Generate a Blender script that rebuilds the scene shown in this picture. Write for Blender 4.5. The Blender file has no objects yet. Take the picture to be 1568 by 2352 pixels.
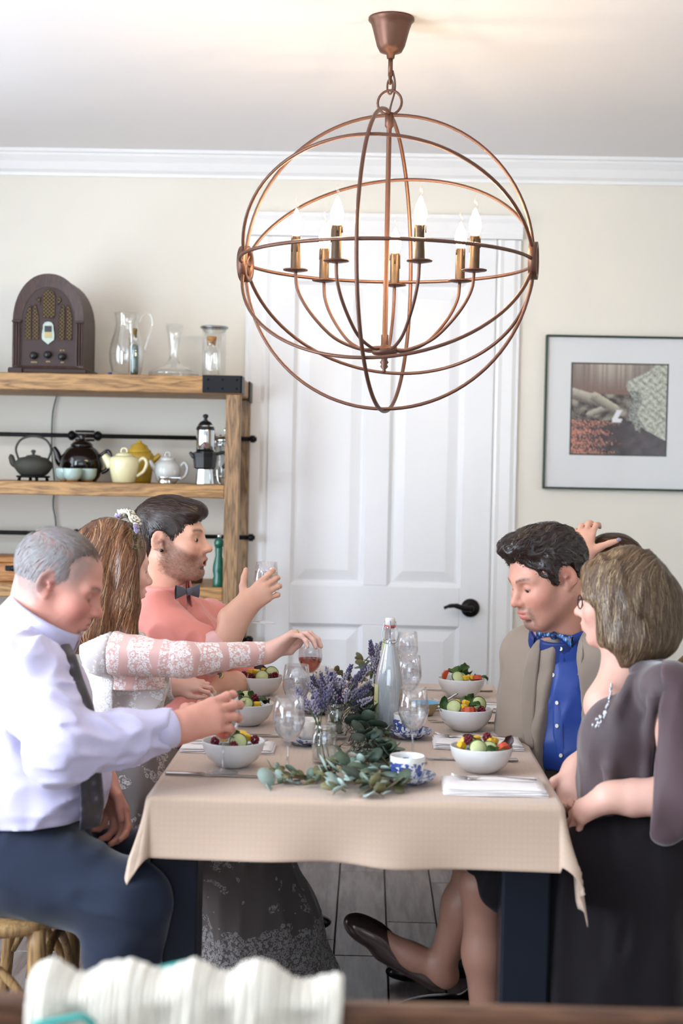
import bpy, bmesh, math, random
import numpy as np
from mathutils import Vector, Matrix, Euler

# ------------------------------------------------------------------ camera, world, lights, exposure
SC = bpy.context.scene
COL = SC.collection
RAD = math.radians
FPX = 50.0 / 36.0 * 2352
CAM_POS = Vector((0, 0, 1.45))
CAM_ROT = (Matrix.Rotation(RAD(1.126), 3, 'Z') @ Matrix.Rotation(RAD(90 - 1.62), 3, 'X') @ Matrix.Rotation(RAD(1.15), 3, 'Z'))
cam_data = bpy.data.cameras.new('camera')
cam_data.sensor_fit = 'VERTICAL'; cam_data.sensor_height = 36.0; cam_data.sensor_width = 24.0
cam_data.lens = 50.0
cam_data.clip_start = 0.05
cam_data.dof.use_dof = True
cam_data.dof.focus_distance = 3.95
cam_data.dof.aperture_fstop = 2.6
cam = bpy.data.objects.new('camera', cam_data)
cam.matrix_world = Matrix.Translation(CAM_POS) @ CAM_ROT.to_4x4()
COL.objects.link(cam)
SC.camera = cam

world = bpy.data.worlds.new('world'); SC.world = world
world.use_nodes = True
bgn = world.node_tree.nodes['Background']
bgn.inputs[0].default_value = (0.78, 0.89, 1.0, 1)
bgn.inputs[1].default_value = 1.0

def area_light(name, loc, size_x, size_y, target, energy, color):
    d = bpy.data.lights.new(name, 'AREA')
    d.shape = 'RECTANGLE'; d.size = size_x; d.size_y = size_y
    d.energy = energy; d.color = color
    o = bpy.data.objects.new(name, d)
    o.location = loc
    o.rotation_euler = (Vector(target) - Vector(loc)).to_track_quat('-Z', 'Y').to_euler()
    COL.objects.link(o)
    return o
# daylight through the room's windows: two on the left wall, one wide one behind the photographer
area_light('window_daylight', (-2.32, 1.85, 1.55), 1.7, 1.9, (0.0, 1.85, 1.45), 88, (0.76, 0.87, 1.0))
area_light('window_daylight', (-2.32, 4.05, 1.55), 1.1, 1.9, (0.0, 4.05, 1.45), 17, (0.80, 0.90, 1.0))
area_light('window_daylight', (-0.2, -1.92, 1.55), 3.2, 1.9, (-0.2, 0.0, 1.5), 27, (0.74, 0.86, 1.0))

SC.view_settings.view_transform = 'Standard'
SC.view_settings.look = 'None'
SC.view_settings.gamma = 1.0
SC.view_settings.use_curve_mapping = False
SC.view_settings.exposure = 0.7
try:
    SC.cycles.caustics_reflective = False
    SC.cycles.caustics_refractive = False
    SC.cycles.use_denoising = True
    SC.cycles.max_bounces = 8
    SC.cycles.diffuse_bounces = 3
    SC.cycles.glossy_bounces = 3
    SC.cycles.use_adaptive_sampling = True
    SC.cycles.adaptive_threshold = 0.08
    SC.cycles.adaptive_min_samples = 12
    SC.cycles.transparent_max_bounces = 24
    SC.cycles.sample_clamp_indirect = 6.0
except Exception:
    pass

# ------------------------------------------------------------------ measuring helpers
def ray(x, y):
    return CAM_ROT @ Vector(((x - 784) / FPX, -(y - 1176) / FPX, -1))
def P(x, y, Y):
    "the point of the room at depth Y that is seen at photo pixel x, y"
    r = ray(x, y); return CAM_POS + r * (Y / r.y)
def PZ(x, y, z):
    r = ray(x, y); return CAM_POS + r * ((z - CAM_POS.z) / r.z)
def pix(p):
    v = CAM_ROT.transposed() @ (Vector(p) - CAM_POS)
    return (784 + FPX * v.x / -v.z, 1176 - FPX * v.y / -v.z)

# ------------------------------------------------------------------ materials
MATS = {}
def srgb(r, g, b):
    f = lambda c: (c / 255 / 12.92) if c / 255 <= 0.04045 else ((c / 255 + 0.055) / 1.055) ** 2.4
    return (f(r), f(g), f(b))
def lerp3(a, b, t):
    return tuple(a[i] + (b[i] - a[i]) * t for i in range(3))
class NT:
    def __init__(s, name):
        s.m = bpy.data.materials.new(name); s.m.use_nodes = True
        s.t = s.m.node_tree; s.t.nodes.clear()
        s.out = s.n('ShaderNodeOutputMaterial')
    def n(s, typ, ins=None, **kw):
        nd = s.t.nodes.new(typ)
        for k, v in kw.items(): setattr(nd, k, v)
        for k, v in (ins or {}).items(): s.set(nd, k, v)
        return nd
    def set(s, nd, k, v):
        i = nd.inputs[k]
        if hasattr(v, 'is_output') or isinstance(v, bpy.types.NodeSocket): s.t.links.new(v, i)
        elif isinstance(v, bpy.types.Node): s.t.links.new(v.outputs[0], i)
        else:
            if i.type == 'RGBA' and len(v) == 3: v = (*v, 1)
            i.default_value = v
    def surf(s, nd): s.t.links.new(nd.outputs[0], s.out.inputs[0]); return s.m
    def mixc(s, fac, a, b, mode='MIX'):
        nd = s.n('ShaderNodeMix', data_type='RGBA', blend_type=mode)
        s.set(nd, 0, fac); s.set(nd, 6, a); s.set(nd, 7, b)
        return nd.outputs[2]
    def ramp(s, fac, stops):
        nd = s.n('ShaderNodeValToRGB'); s.set(nd, 0, fac)
        cr = nd.color_ramp
        while len(cr.elements) < len(stops): cr.elements.new(0.5)
        for e, (p, c) in zip(cr.elements, stops):
            e.position = p; e.color = (*c, 1) if len(c) == 3 else c
        return nd.outputs[0]
    def math(s, op, a, b=0.0, c=None):
        nd = s.n('ShaderNodeMath', operation=op); s.set(nd, 0, a); s.set(nd, 1, b)
        if c is not None: s.set(nd, 2, c)
        return nd.outputs[0]
    def coords(s, scale=(1, 1, 1), kind='Object'):
        tc = s.n('ShaderNodeTexCoord'); mp = s.n('ShaderNodeMapping')
        s.t.links.new(tc.outputs[kind], mp.inputs[0]); mp.inputs['Scale'].default_value = scale
        return mp.outputs[0]
    def noise(s, scale, detail=3, co=None, rough=0.55):
        nd = s.n('ShaderNodeTexNoise', {'Scale': scale, 'Detail': detail, 'Roughness': rough})
        if co is not None: s.set(nd, 'Vector', co)
        return nd.outputs[0]
    def bump(s, h, strength=0.3, dist=0.01):
        return s.n('ShaderNodeBump', {'Height': h, 'Strength': strength, 'Distance': dist}).outputs[0]
    def bsdf(s, **kw):
        return s.n('ShaderNodeBsdfPrincipled', {k.replace('_', ' '): v for k, v in kw.items()})

def mat(name, col, rough=0.5, metal=0.0, var=0.0, vscale=12.0, bump=0.0, bscale=60.0, bdist=0.002, stretch=(1, 1, 1), spec=0.5, sheen=0.0, coat=0.0, emit=None, attr=None, sss=0.0, objvar=0.0, trans=0.0, ior=1.45):
    "a plain procedural surface: colour with soft variation, optional fine relief"
    if name in MATS: return MATS[name]
    N = NT(name)
    co = N.coords(stretch)
    c = (*col, 1)
    if attr:
        a = N.n('ShaderNodeAttribute', attribute_name=attr); c = a.outputs[0]
    if var:
        f = N.noise(vscale, 4, co)
        dark = N.mixc(1.0, c, (1 - var, 1 - var, 1 - var, 1), 'MULTIPLY')
        c = N.mixc(f, dark, c)
    if objvar:
        oi = N.n('ShaderNodeObjectInfo')
        g = N.math('MULTIPLY_ADD', oi.outputs['Random'], objvar * 2, 1 - objvar)
        hv = N.n('ShaderNodeHueSaturation', {'Value': g, 'Color': c}); c = hv.outputs[0]
    kw = {'Base Color': c, 'Roughness': rough, 'Metallic': metal, 'Specular IOR Level': spec, 'IOR': ior}
    if sheen: kw['Sheen Weight'] = sheen; kw['Sheen Roughness'] = 0.4
    if coat: kw['Coat Weight'] = coat; kw['Coat Roughness'] = 0.1
    if trans: kw['Transmission Weight'] = trans
    if sss: kw['Subsurface Weight'] = sss; kw['Subsurface Radius'] = (0.012, 0.005, 0.003); kw['Subsurface Scale'] = 0.6
    if emit: kw['Emission Color'] = (*emit[0], 1); kw['Emission Strength'] = emit[1]
    b = N.n('ShaderNodeBsdfPrincipled', kw)
    if bump:
        N.set(b, 'Normal', N.bump(N.noise(bscale, 3, co), bump, bdist))
    MATS[name] = N.surf(b)
    return MATS[name]

def clear_glass(name, tint=(1, 1, 1), edge=0.06, rough=0.0):
    "thin clear glass: see-through with mirror reflection growing towards the edges"
    if name in MATS: return MATS[name]
    N = NT(name)
    lw = N.n('ShaderNodeLayerWeight', {'Blend': 0.5})
    tr = N.n('ShaderNodeBsdfTransparent', {'Color': tint})
    gl = N.n('ShaderNodeBsdfGlossy', {'Color': (1, 1, 1), 'Roughness': rough})
    f = N.math('MULTIPLY_ADD', N.math('POWER', lw.outputs['Facing'], 3.0), 0.65, edge)
    mx = N.n('ShaderNodeMixShader', {0: f}); N.set(mx, 1, tr); N.set(mx, 2, gl)
    MATS[name] = N.surf(mx)
    return MATS[name]

def wood(name, dark, light, axis=0, scale=1.0, rough=0.5, objvar=0.12, coat=0.0, ring=9.0):
    if name in MATS: return MATS[name]
    N = NT(name)
    st = [7, 7, 7]; st[axis] = 0.8
    co = N.coords(tuple(v * scale for v in st))
    oi = N.n('ShaderNodeObjectInfo')
    off = N.n('ShaderNodeVectorMath', operation='ADD'); N.set(off, 0, co)
    comb = N.n('ShaderNodeCombineXYZ'); r10 = N.math('MULTIPLY', oi.outputs['Random'], 37.0)
    for i in range(3): N.set(comb, i, r10)
    N.set(off, 1, comb.outputs[0]); cv = off.outputs[0]
    n1 = N.noise(1.6, 3, cv)
    rings = N.math('FRACT', N.math('MULTIPLY', n1, ring))
    rr = N.math('ABSOLUTE', N.math('SUBTRACT', rings, 0.5))
    fine = N.noise(22, 2, cv)
    f = N.math('ADD', N.math('MULTIPLY', rr, 1.1), N.math('MULTIPLY_ADD', fine, 0.7, -0.1))
    c = N.ramp(f, [(0.12, dark), (0.75, light)])
    g = N.math('MULTIPLY_ADD', oi.outputs['Random'], objvar * 2, 1 - objvar)
    c = N.n('ShaderNodeHueSaturation', {'Value': g, 'Color': c}).outputs[0]
    b = N.n('ShaderNodeBsdfPrincipled', {'Base Color': c, 'Roughness': rough, 'Coat Weight': coat, 'Coat Roughness': 0.25})
    N.set(b, 'Normal', N.bump(f, 0.12, 0.002))
    MATS[name] = N.surf(b)
    return MATS[name]

# ------------------------------------------------------------------ objects
def setp(o, label=None, cat=None, group=None, kind=None):
    if label: o['label'] = label
    if cat: o['category'] = cat
    if group: o['group'] = group
    if kind: o['kind'] = kind
    return o
def thing(name, label, cat, loc=(0, 0, 0), rz=0.0, group=None):
    o = bpy.data.objects.new(name, None); COL.objects.link(o)
    o.empty_display_size = 0.05
    o.location = loc; o.rotation_euler = (0, 0, rz)
    return setp(o, label, cat, group)
def link(name, me, parent=None, loc=None):
    o = bpy.data.objects.new(name, me); COL.objects.link(o)
    if parent is not None: o.parent = parent
    if loc is not None: o.location = loc
    return o
def copy_tree(o, parent=None):
    c = o.copy(); COL.objects.link(c); c.parent = parent
    for ch in o.children: copy_tree(ch, c)
    return c

class MB:
    "collects geometry; build() links it as one mesh object"
    def __init__(s): s.v = []; s.f = []; s.sm = []
    def add(s, vs, fs, smooth=True):
        n = len(s.v); s.v += [tuple(v) for v in vs]; s.f += [tuple(i + n for i in f) for f in fs]; s.sm += [smooth] * len(fs); return s
    def box(s, c, size, rot=None, bev=0.0):
        hx, hy, hz = size[0] / 2, size[1] / 2, size[2] / 2
        c = Vector(c)
        if bev <= 0:
            pts = [Vector((x, y, z)) for x in (-hx, hx) for y in (-hy, hy) for z in (-hz, hz)]
            fs = [(0, 1, 3, 2), (4, 6, 7, 5), (0, 4, 5, 1), (2, 3, 7, 6), (0, 2, 6, 4), (1, 5, 7, 3)]
        else:
            b = min(bev, hx * .9, hy * .9, hz * .9); pts = []; ix = {}
            for sx in (-1, 1):
                for sy in (-1, 1):
                    for sz in (-1, 1):
                        for a in range(3):
                            p = [sx * (hx - b), sy * (hy - b), sz * (hz - b)]; p[a] += (sx, sy, sz)[a] * b
                            ix[sx, sy, sz, a] = len(pts); pts.append(Vector(p))
            fs = []
            for a in range(3):
                o1, o2 = [i for i in range(3) if i != a]
                for sg in (-1, 1):
                    q = []
                    for u, w in ((-1, -1), (1, -1), (1, 1), (-1, 1)):
                        k = [0, 0, 0]; k[a] = sg; k[o1] = u; k[o2] = w; q.append(ix[(*k, a)])
                    fs.append(q if (sg > 0) == (a != 1) else q[::-1])
            for a in range(3):
                o1, o2 = [i for i in range(3) if i != a]
                for u in (-1, 1):
                    for w in (-1, 1):
                        q = []
                        for t in (-1, 1):
                            k = [0, 0, 0]; k[a] = t; k[o1] = u; k[o2] = w
                            q.append((ix[(*k, o1)], ix[(*k, o2)]))
                        fs.append((q[0][0], q[1][0], q[1][1], q[0][1]))
            for sx in (-1, 1):
                for sy in (-1, 1):
                    for sz in (-1, 1): fs.append(tuple(ix[sx, sy, sz, a] for a in range(3)))
        if rot is not None: pts = [rot @ p for p in pts]
        return s.add([p + c for p in pts], fs, False)
    def tube(s, path, r, n=8, cap=True, closed=False, flat=None):
        path = [Vector(p) for p in path]; m = len(path)
        rs = list(r) if hasattr(r, '__len__') else [r] * m
        vs = []; fs = []; nrm = None
        for i, p in enumerate(path):
            if closed: t = path[(i + 1) % m] - path[i - 1]
            else: t = path[min(i + 1, m - 1)] - path[max(i - 1, 0)]
            t = t.normalized() if t.length > 1e-9 else Vector((0, 0, 1))
            if nrm is None:
                nrm = t.orthogonal().normalized() if flat is None else (flat - t * flat.dot(t)).normalized()
            else:
                nrm = nrm - t * nrm.dot(t)
                nrm = nrm.normalized() if nrm.length > 1e-6 else t.orthogonal().normalized()
            bn = t.cross(nrm)
            for j in range(n):
                a = 2 * math.pi * j / n
                vs.append(p + nrm * (rs[i] * math.cos(a)) + bn * (rs[i] * math.sin(a)))
        for i in range(m if closed else m - 1):
            i2 = (i + 1) % m
            for j in range(n):
                j2 = (j + 1) % n
                fs.append((i * n + j, i * n + j2, i2 * n + j2, i2 * n + j))
        if cap and not closed:
            fs.append(tuple(reversed(range(n)))); fs.append(tuple((m - 1) * n + j for j in range(n)))
        return s.add(vs, fs)
    def lathe(s, prof, n=32, c=(0, 0, 0), close=False, rot=None, sq=(1, 1)):
        "prof: (radius, height) pairs"
        c = Vector(c); vs = []; fs = []; rows = []
        for r, z in prof:
            if r < 1e-6:
                rows.append([len(vs)] * n); vs.append(Vector((0, 0, z)))
            else:
                rows.append([len(vs) + j for j in range(n)])
                vs += [Vector((r * sq[0] * math.cos(2 * math.pi * j / n), r * sq[1] * math.sin(2 * math.pi * j / n), z)) for j in range(n)]
        pairs = list(zip(rows, rows[1:])) + ([(rows[-1], rows[0])] if close else [])
        for a, b in pairs:
            for j in range(n):
                k = (j + 1) % n
                q = [a[j], a[k], b[k], b[j]]
                u = []
                for i in q:
                    if i not in u: u.append(i)
                if len(u) > 2: fs.append(tuple(u))
        if rot is not None: vs = [rot @ v for v in vs]
        return s.add([v + c for v in vs], fs)
    def grid(s, fn, nu, nv, wrap_u=False, wrap_v=False):
        vs = [Vector(fn(i / (nu if wrap_u else nu - 1), j / (nv if wrap_v else nv - 1))) for i in range(nu) for j in range(nv)]
        fs = []
        for i in range(nu if wrap_u else nu - 1):
            for j in range(nv if wrap_v else nv - 1):
                i2, j2 = (i + 1) % nu, (j + 1) % nv
                fs.append((i * nv + j, i2 * nv + j, i2 * nv + j2, i * nv + j2))
        return s.add(vs, fs)
    def prism(s, poly, axis_fn, t, smooth=False):
        "flat outline pulled to thickness t; axis_fn(u, v, w) -> point"
        n = len(poly)
        vs = [axis_fn(u, v, 0) for u, v in poly] + [axis_fn(u, v, t) for u, v in poly]
        fs = [tuple(reversed(range(n))), tuple(range(n, 2 * n))]
        fs += [(j, (j + 1) % n, n + (j + 1) % n, n + j) for j in range(n)]
        return s.add(vs, fs, smooth)
    def ellipsoid(s, c, r, nu=12, nv=8, rot=None):
        c = Vector(c); prof = [(math.sin(math.pi * i / nv), -math.cos(math.pi * i / nv)) for i in range(nv + 1)]
        prof[0] = (0, -1); prof[-1] = (0, 1)
        t = MB().lathe(prof, nu)
        vs = [Vector((v[0] * r[0], v[1] * r[1], v[2] * r[2])) for v in t.v]
        if rot is not None: vs = [rot @ v for v in vs]
        return s.add([v + c for v in vs], t.f)
    def mesh(s, name, material=None, off=None):
        me = bpy.data.meshes.new(name)
        vs = s.v if off is None else [(v[0] - off[0], v[1] - off[1], v[2] - off[2]) for v in s.v]
        me.from_pydata(vs, [], s.f)
        me.polygons.foreach_set('use_smooth', s.sm)
        if material is not None: me.materials.append(material)
        bm = bmesh.new(); bm.from_mesh(me); bmesh.ops.recalc_face_normals(bm, faces=bm.faces); bm.to_mesh(me); bm.free()
        me.update()
        return me
    def build(s, name, material, parent=None, world=False, loc=None):
        off = parent.location if (world and parent is not None) else None
        return link(name, s.mesh(name, material, off), parent, loc)

def arc_pts(c, r, a0, a1, n, ax=(1, 0, 0), ay=(0, 0, 1)):
    c = Vector(c); ax = Vector(ax); ay = Vector(ay)
    return [c + ax * (r * math.cos(a0 + (a1 - a0) * i / n)) + ay * (r * math.sin(a0 + (a1 - a0) * i / n)) for i in range(n + 1)]
def smooth_path(pts, sub=6):
    "Catmull-Rom through pts"
    pts = [Vector(p) for p in pts]; q = [pts[0] * 2 - pts[1]] + pts + [pts[-1] * 2 - pts[-2]]; out = []
    for i in range(1, len(q) - 2):
        for k in range(sub):
            t = k / sub; p0, p1, p2, p3 = q[i - 1:i + 3]
            out.append(0.5 * ((2 * p1) + (p2 - p0) * t + (2 * p0 - 5 * p1 + 4 * p2 - p3) * t * t + (3 * p1 - p0 - 3 * p2 + p3) * t ** 3))
    out.append(pts[-1]); return out
# ------------------------------------------------------------------ the room
WY, CZ, XL, XR, YF = 5.6, 2.68, -2.4, 2.3, -2.0
M_WALL = mat('wall_paint', srgb(234, 229, 218), 0.75, var=0.03, vscale=3, bump=0.05, bscale=180, bdist=0.001)
M_CEIL = mat('ceiling_paint', srgb(236, 234, 235), 0.8, var=0.02, vscale=2, bump=0.05, bscale=120, bdist=0.001)
M_WHITE = mat('white_trim_paint', srgb(240, 240, 241), 0.35, var=0.015, vscale=5)
M_DOORP = mat('door_paint', srgb(238, 239, 242), 0.32, var=0.015, vscale=5)
M_BLACKM = mat('blackened_iron', srgb(30, 31, 34), 0.42, 0.7, var=0.25, vscale=40)
M_BRONZE = mat('dark_bronze', srgb(38, 34, 34), 0.35, 0.8, var=0.2, vscale=40)

def struct(mb, name, m, parent=None, kind='structure'):
    o = mb.build(name, m, parent)
    if parent is None: o['kind'] = kind
    return o
struct(MB().box(((XL + XR) / 2, (WY + YF) / 2, -0.06), (XR - XL + .4, WY - YF + .4, 0.1)), 'floor', mat('floor_joint', srgb(46, 40, 38), 0.8, var=.2))
FLOOR = bpy.data.objects['floor']
# wide floor planks laid along the room
M_PLANK = wood('floor_plank_wood', srgb(112, 98, 94), srgb(150, 138, 134), axis=1, scale=.9, rough=0.3, objvar=0.12, ring=5)
random.seed(4)
pw, x = 0.162, -2.33
def plank_mesh(L):
    return MB().box((0, 0, 0), (pw - .004, L - .004, .018), bev=.002).mesh('plank', M_PLANK)
plank_len = {L: plank_mesh(L) for L in (0.6, 0.9, 1.2)}
col_i = 0
seam0 = PZ(886, 2100, 0).x
x = seam0 - 14 * pw
while x < XR - .05:
    y = 1.9 - random.random() * 0.9 if col_i not in (14,) else 3.96 - 1.8
    if col_i == 13: y = 4.23 - 2.1
    if col_i == 12: y = 4.67 - 2.4
    while y < WY:
        L = random.choice((0.6, 0.9, 1.2))
        if y + L > WY: L = min(plank_len, key=lambda q: abs(q - (WY - y)))
        if True:
            o = link('plank', plank_len[L], FLOOR, (x + pw / 2, y + L / 2, -0.0095 + random.uniform(-.0006, .0006)))
        y += L
    x += pw; col_i += 1

T = 0.12
struct(MB().box(((XL + XR) / 2, WY + T / 2, CZ / 2), (XR - XL + 2 * T, T, CZ)), 'wall_back', M_WALL)
struct(MB().box((XR + T / 2, (WY + YF) / 2, CZ / 2), (T, WY - YF, CZ)), 'wall_right', M_WALL)
struct(MB().box(((XL + XR) / 2, (WY + YF) / 2, CZ + .06), (XR - XL + 2 * T, WY - YF + 2 * T, .12)), 'ceiling', M_CEIL)
def wall_with_holes(name, axis, pos, lo, hi, holes):
    mb = MB()
    def put(a, b, z0, z1):
        if b - a < 1e-4 or z1 - z0 < 1e-4: return
        if axis == 'x': mb.box((pos, (a + b) / 2, (z0 + z1) / 2), (T, b - a, z1 - z0))
        else: mb.box(((a + b) / 2, pos, (z0 + z1) / 2), (b - a, T, z1 - z0))
    c = lo
    for a, b, z0, z1 in holes:
        put(c, a, 0, CZ); put(a, b, 0, z0); put(a, b, z1, CZ); c = b
    put(c, hi, 0, CZ)
    return struct(mb, name, M_WALL)
def window_frame(name, axis, pos, a, b, z0, z1, nv):
    mb = MB(); w = .05
    def bar(u0, u1, v0, v1):
        c = ((u0 + u1) / 2, (v0 + v1) / 2)
        if axis == 'x': mb.box((pos, c[0], c[1]), (.06, u1 - u0, v1 - v0))
        else: mb.box((c[0], pos, c[1]), (u1 - u0, .06, v1 - v0))
    bar(a, b, z0, z0 + w); bar(a, b, z1 - w, z1); bar(a, a + w, z0, z1); bar(b - w, b, z0, z1)
    for i in range(1, nv): u = a + (b - a) * i / nv; bar(u - .015, u + .015, z0, z1)
    bar(a, b, (z0 + z1) / 2 - .015, (z0 + z1) / 2 + .015)
    return struct(mb, name, M_WHITE)
wall_with_holes('wall_left', 'x', XL - T / 2, YF, WY, [(1.0, 2.7, .6, 2.5), (3.5, 4.6, .6, 2.5)])
wall_with_holes('wall_front', 'y', YF - T / 2, XL, XR, [(-1.8, 1.4, .6, 2.5)])
window_frame('window_1', 'x', XL - .06, 1.0, 2.7, .6, 2.5, 2)
window_frame('window_2', 'x', XL - .06, 3.5, 4.6, .6, 2.5, 2)
window_frame('window_3', 'y', YF - .06, -1.8, 1.4, .6, 2.5, 3)

# crown moulding along the back and side walls
prof = [(0, 0), (.012, 0), (.014, .012), (.03, .022), (.046, .05), (.066, .07), (.07, .078), (.085, .08), (.085, .092), (0, .092)]
mb = MB(); mb.prism(prof, lambda u, v, w: Vector((XL + w, WY - u, CZ - .092 + v)), XR - XL); struct(mb, 'trim_1', M_WHITE)
mb = MB(); mb.prism(prof, lambda u, v, w: Vector((XR - u, YF + w, CZ - .092 + v)), WY - YF); struct(mb, 'trim_2', M_WHITE)
mb = MB(); mb.prism(prof, lambda u, v, w: Vector((XL + u, YF + w, CZ - .092 + v)), WY - YF); struct(mb, 'trim_3', M_WHITE)
bprof = [(0, 0), (.016, 0), (.016, .1), (.01, .118), (0, .12)]
for nm, a, b in (('baseboard_back', XL, -.51), ('baseboard_right', .585, XR)):
    mb = MB(); mb.prism(bprof, lambda u, v, w: Vector((a + w, WY - u, v)), b - a); struct(mb, nm, M_WHITE)

# the white four-panel door with its casing
DX0, DX1, DZ = -0.405, 0.475, 2.365
door = bpy.data.objects.new('door_1', None); COL.objects.link(door); door['kind'] = 'structure'
door.location = ((DX0 + DX1) / 2, WY, 0)
def dpart(name, x0, x1, z0, z1, y0, y1, bev=.003):
    return MB().box(((x0 + x1) / 2, (y0 + y1) / 2, (z0 + z1) / 2), (x1 - x0, y1 - y0, z1 - z0), bev=bev).build(name, M_DOORP, door, world=True)
dpart('door_core', DX0, DX1, 0.01, DZ, WY - .012, WY + .01, 0)
fy0, fy1 = WY - .028, WY - .011
PXS = [(-.305, -.02), (.075, .36)]
dpart('stile', DX0, -.305, .01, DZ, fy0, fy1); dpart('stile', .36, DX1, .01, DZ, fy0, fy1)
dpart('stile', -.02, .075, .2, .85, fy0, fy1); dpart('stile', -.02, .075, 1.005, 2.19, fy0, fy1)
for z0, z1 in ((.01, .2), (.85, 1.005), (2.19, DZ)):
    dpart('rail', -.305, .36, z0, z1, fy0, fy1)
for (a, b) in PXS:
    for (z0, z1) in ((.2, .85), (1.005, 2.19)):
        mb = MB()
        rects = [(0, WY - .024), (.012, WY - .013), (.02, WY - .0125), (.06, WY - .022)]
        vs = []
        for ins, yy in rects: vs += [(a + ins, yy, z0 + ins), (b - ins, yy, z0 + ins), (b - ins, yy, z1 - ins), (a + ins, yy, z1 - ins)]
        fs = [(4 * k + j, 4 * k + (j + 1) % 4, 4 * k + 4 + (j + 1) % 4, 4 * k + 4 + j) for k in range(3) for j in range(4)] + [(12, 13, 14, 15)]
        mb.add(vs, fs, False); mb.build('panel', M_DOORP, door, world=True)
hx, hz = P(1080, 1397, WY - .04).x, P(1080, 1397, WY - .04).z
mb = MB()
R90 = Matrix.Rotation(RAD(90), 3, 'X')
mb.lathe([(0, 0), (.036, 0), (.037, .004), (.034, .010), (.02, .014), (.013, .018), (.012, .05), (.009, .056), (0, .057)], 24, (hx, WY - .028, hz), rot=R90)
mb.tube(smooth_path([(hx, WY - .08, hz), (hx - .03, WY - .083, hz + .003), (hx - .06, WY - .083, hz + .012), (hx - .085, WY - .08, hz + .010), (hx - .105, WY - .078, hz + .002)], 5), [.011] * 6 + [.010] * 5 + [.008] * 5 + [.006] * 5, 10)
o = mb.build('door_handle', M_BRONZE, door, world=True); o['label'] = 'dark bronze lever handle'
cas = [(0, 0), (.016, 0), (.022, .015), (.018, .03), (.02, .07), (.014, .085), (.014, .095), (0, .095)]
mb = MB()
mb.prism(cas, lambda u, v, w: Vector((DX0 - v, WY - u - .002, w)), DZ + .0)
mb.prism(cas, lambda u, v, w: Vector((DX1 + v, WY - u - .002, w)), DZ + .0)
mb.prism([(0, 0), (.02, 0), (.026, .02), (.022, .06), (.03, .075), (.03, .09), (0, .09)], lambda u, v, w: Vector((DX0 - .1 + w, WY - u - .002, DZ + .003 + v)), DX1 - DX0 + .2)
struct(mb, 'trim_4', M_WHITE)

# switch plate beside the door
a, b = P(1206, 1203, WY), P(1294, 1203, WY)
sp = thing('switch_plate', 'white light switch plate on the wall beside the dark-haired man', 'switch', ((a.x + b.x) / 2, WY, a.z - .06))
MB().box((0, -.004, 0), (b.x - a.x, .008, .12), bev=.003).build('plate', M_WHITE, sp)
for k in (-1, 0, 1): MB().box((k * .046, -.009, 0), (.03, .006, .066), Matrix.Rotation(RAD(4), 3, 'X'), bev=.002).build('rocker', M_DOORP, sp)

# ------------------------------------------------------------------ framed photograph of a stream
pa, pb = P(1256, 771, WY - .02), P(1252, 1120, WY - .02)
FX0, FX1, FZ0, FZ1 = pa.x, pa.x + .585, pb.z, pa.z
pic = thing('framed_picture', 'framed woodland stream photograph in a wide white mat on the wall', 'picture', ((FX0 + FX1) / 2, WY, FZ0))
mfr = mat('frame_metal', srgb(70, 84, 74), 0.3, 0.85, var=.1)
mb = MB(); fw = .008
for c, s in ((((FX0 + FX1) / 2, FZ0), (FX1 - FX0, fw)), (((FX0 + FX1) / 2, FZ1), (FX1 - FX0, fw))):
    mb.box((c[0], WY - .014, c[1]), (s[0] + fw, .028, s[1]), bev=.002)
for xx in (FX0, FX1): mb.box((xx, WY - .014, (FZ0 + FZ1) / 2), (fw, .028, FZ1 - FZ0 - fw), bev=.002)
mb.build('frame', mfr, pic, world=True)
MB().box(((FX0 + FX1) / 2, WY - .008, (FZ0 + FZ1) / 2), (FX1 - FX0 - fw, .012, FZ1 - FZ0 - fw)).build('mat_board', mat('mat_board_paper', srgb(236, 238, 240), .8), pic, world=True)
qa, qb = P(1312, 832, WY - .016), P(1530, 1049, WY - .016)
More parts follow.
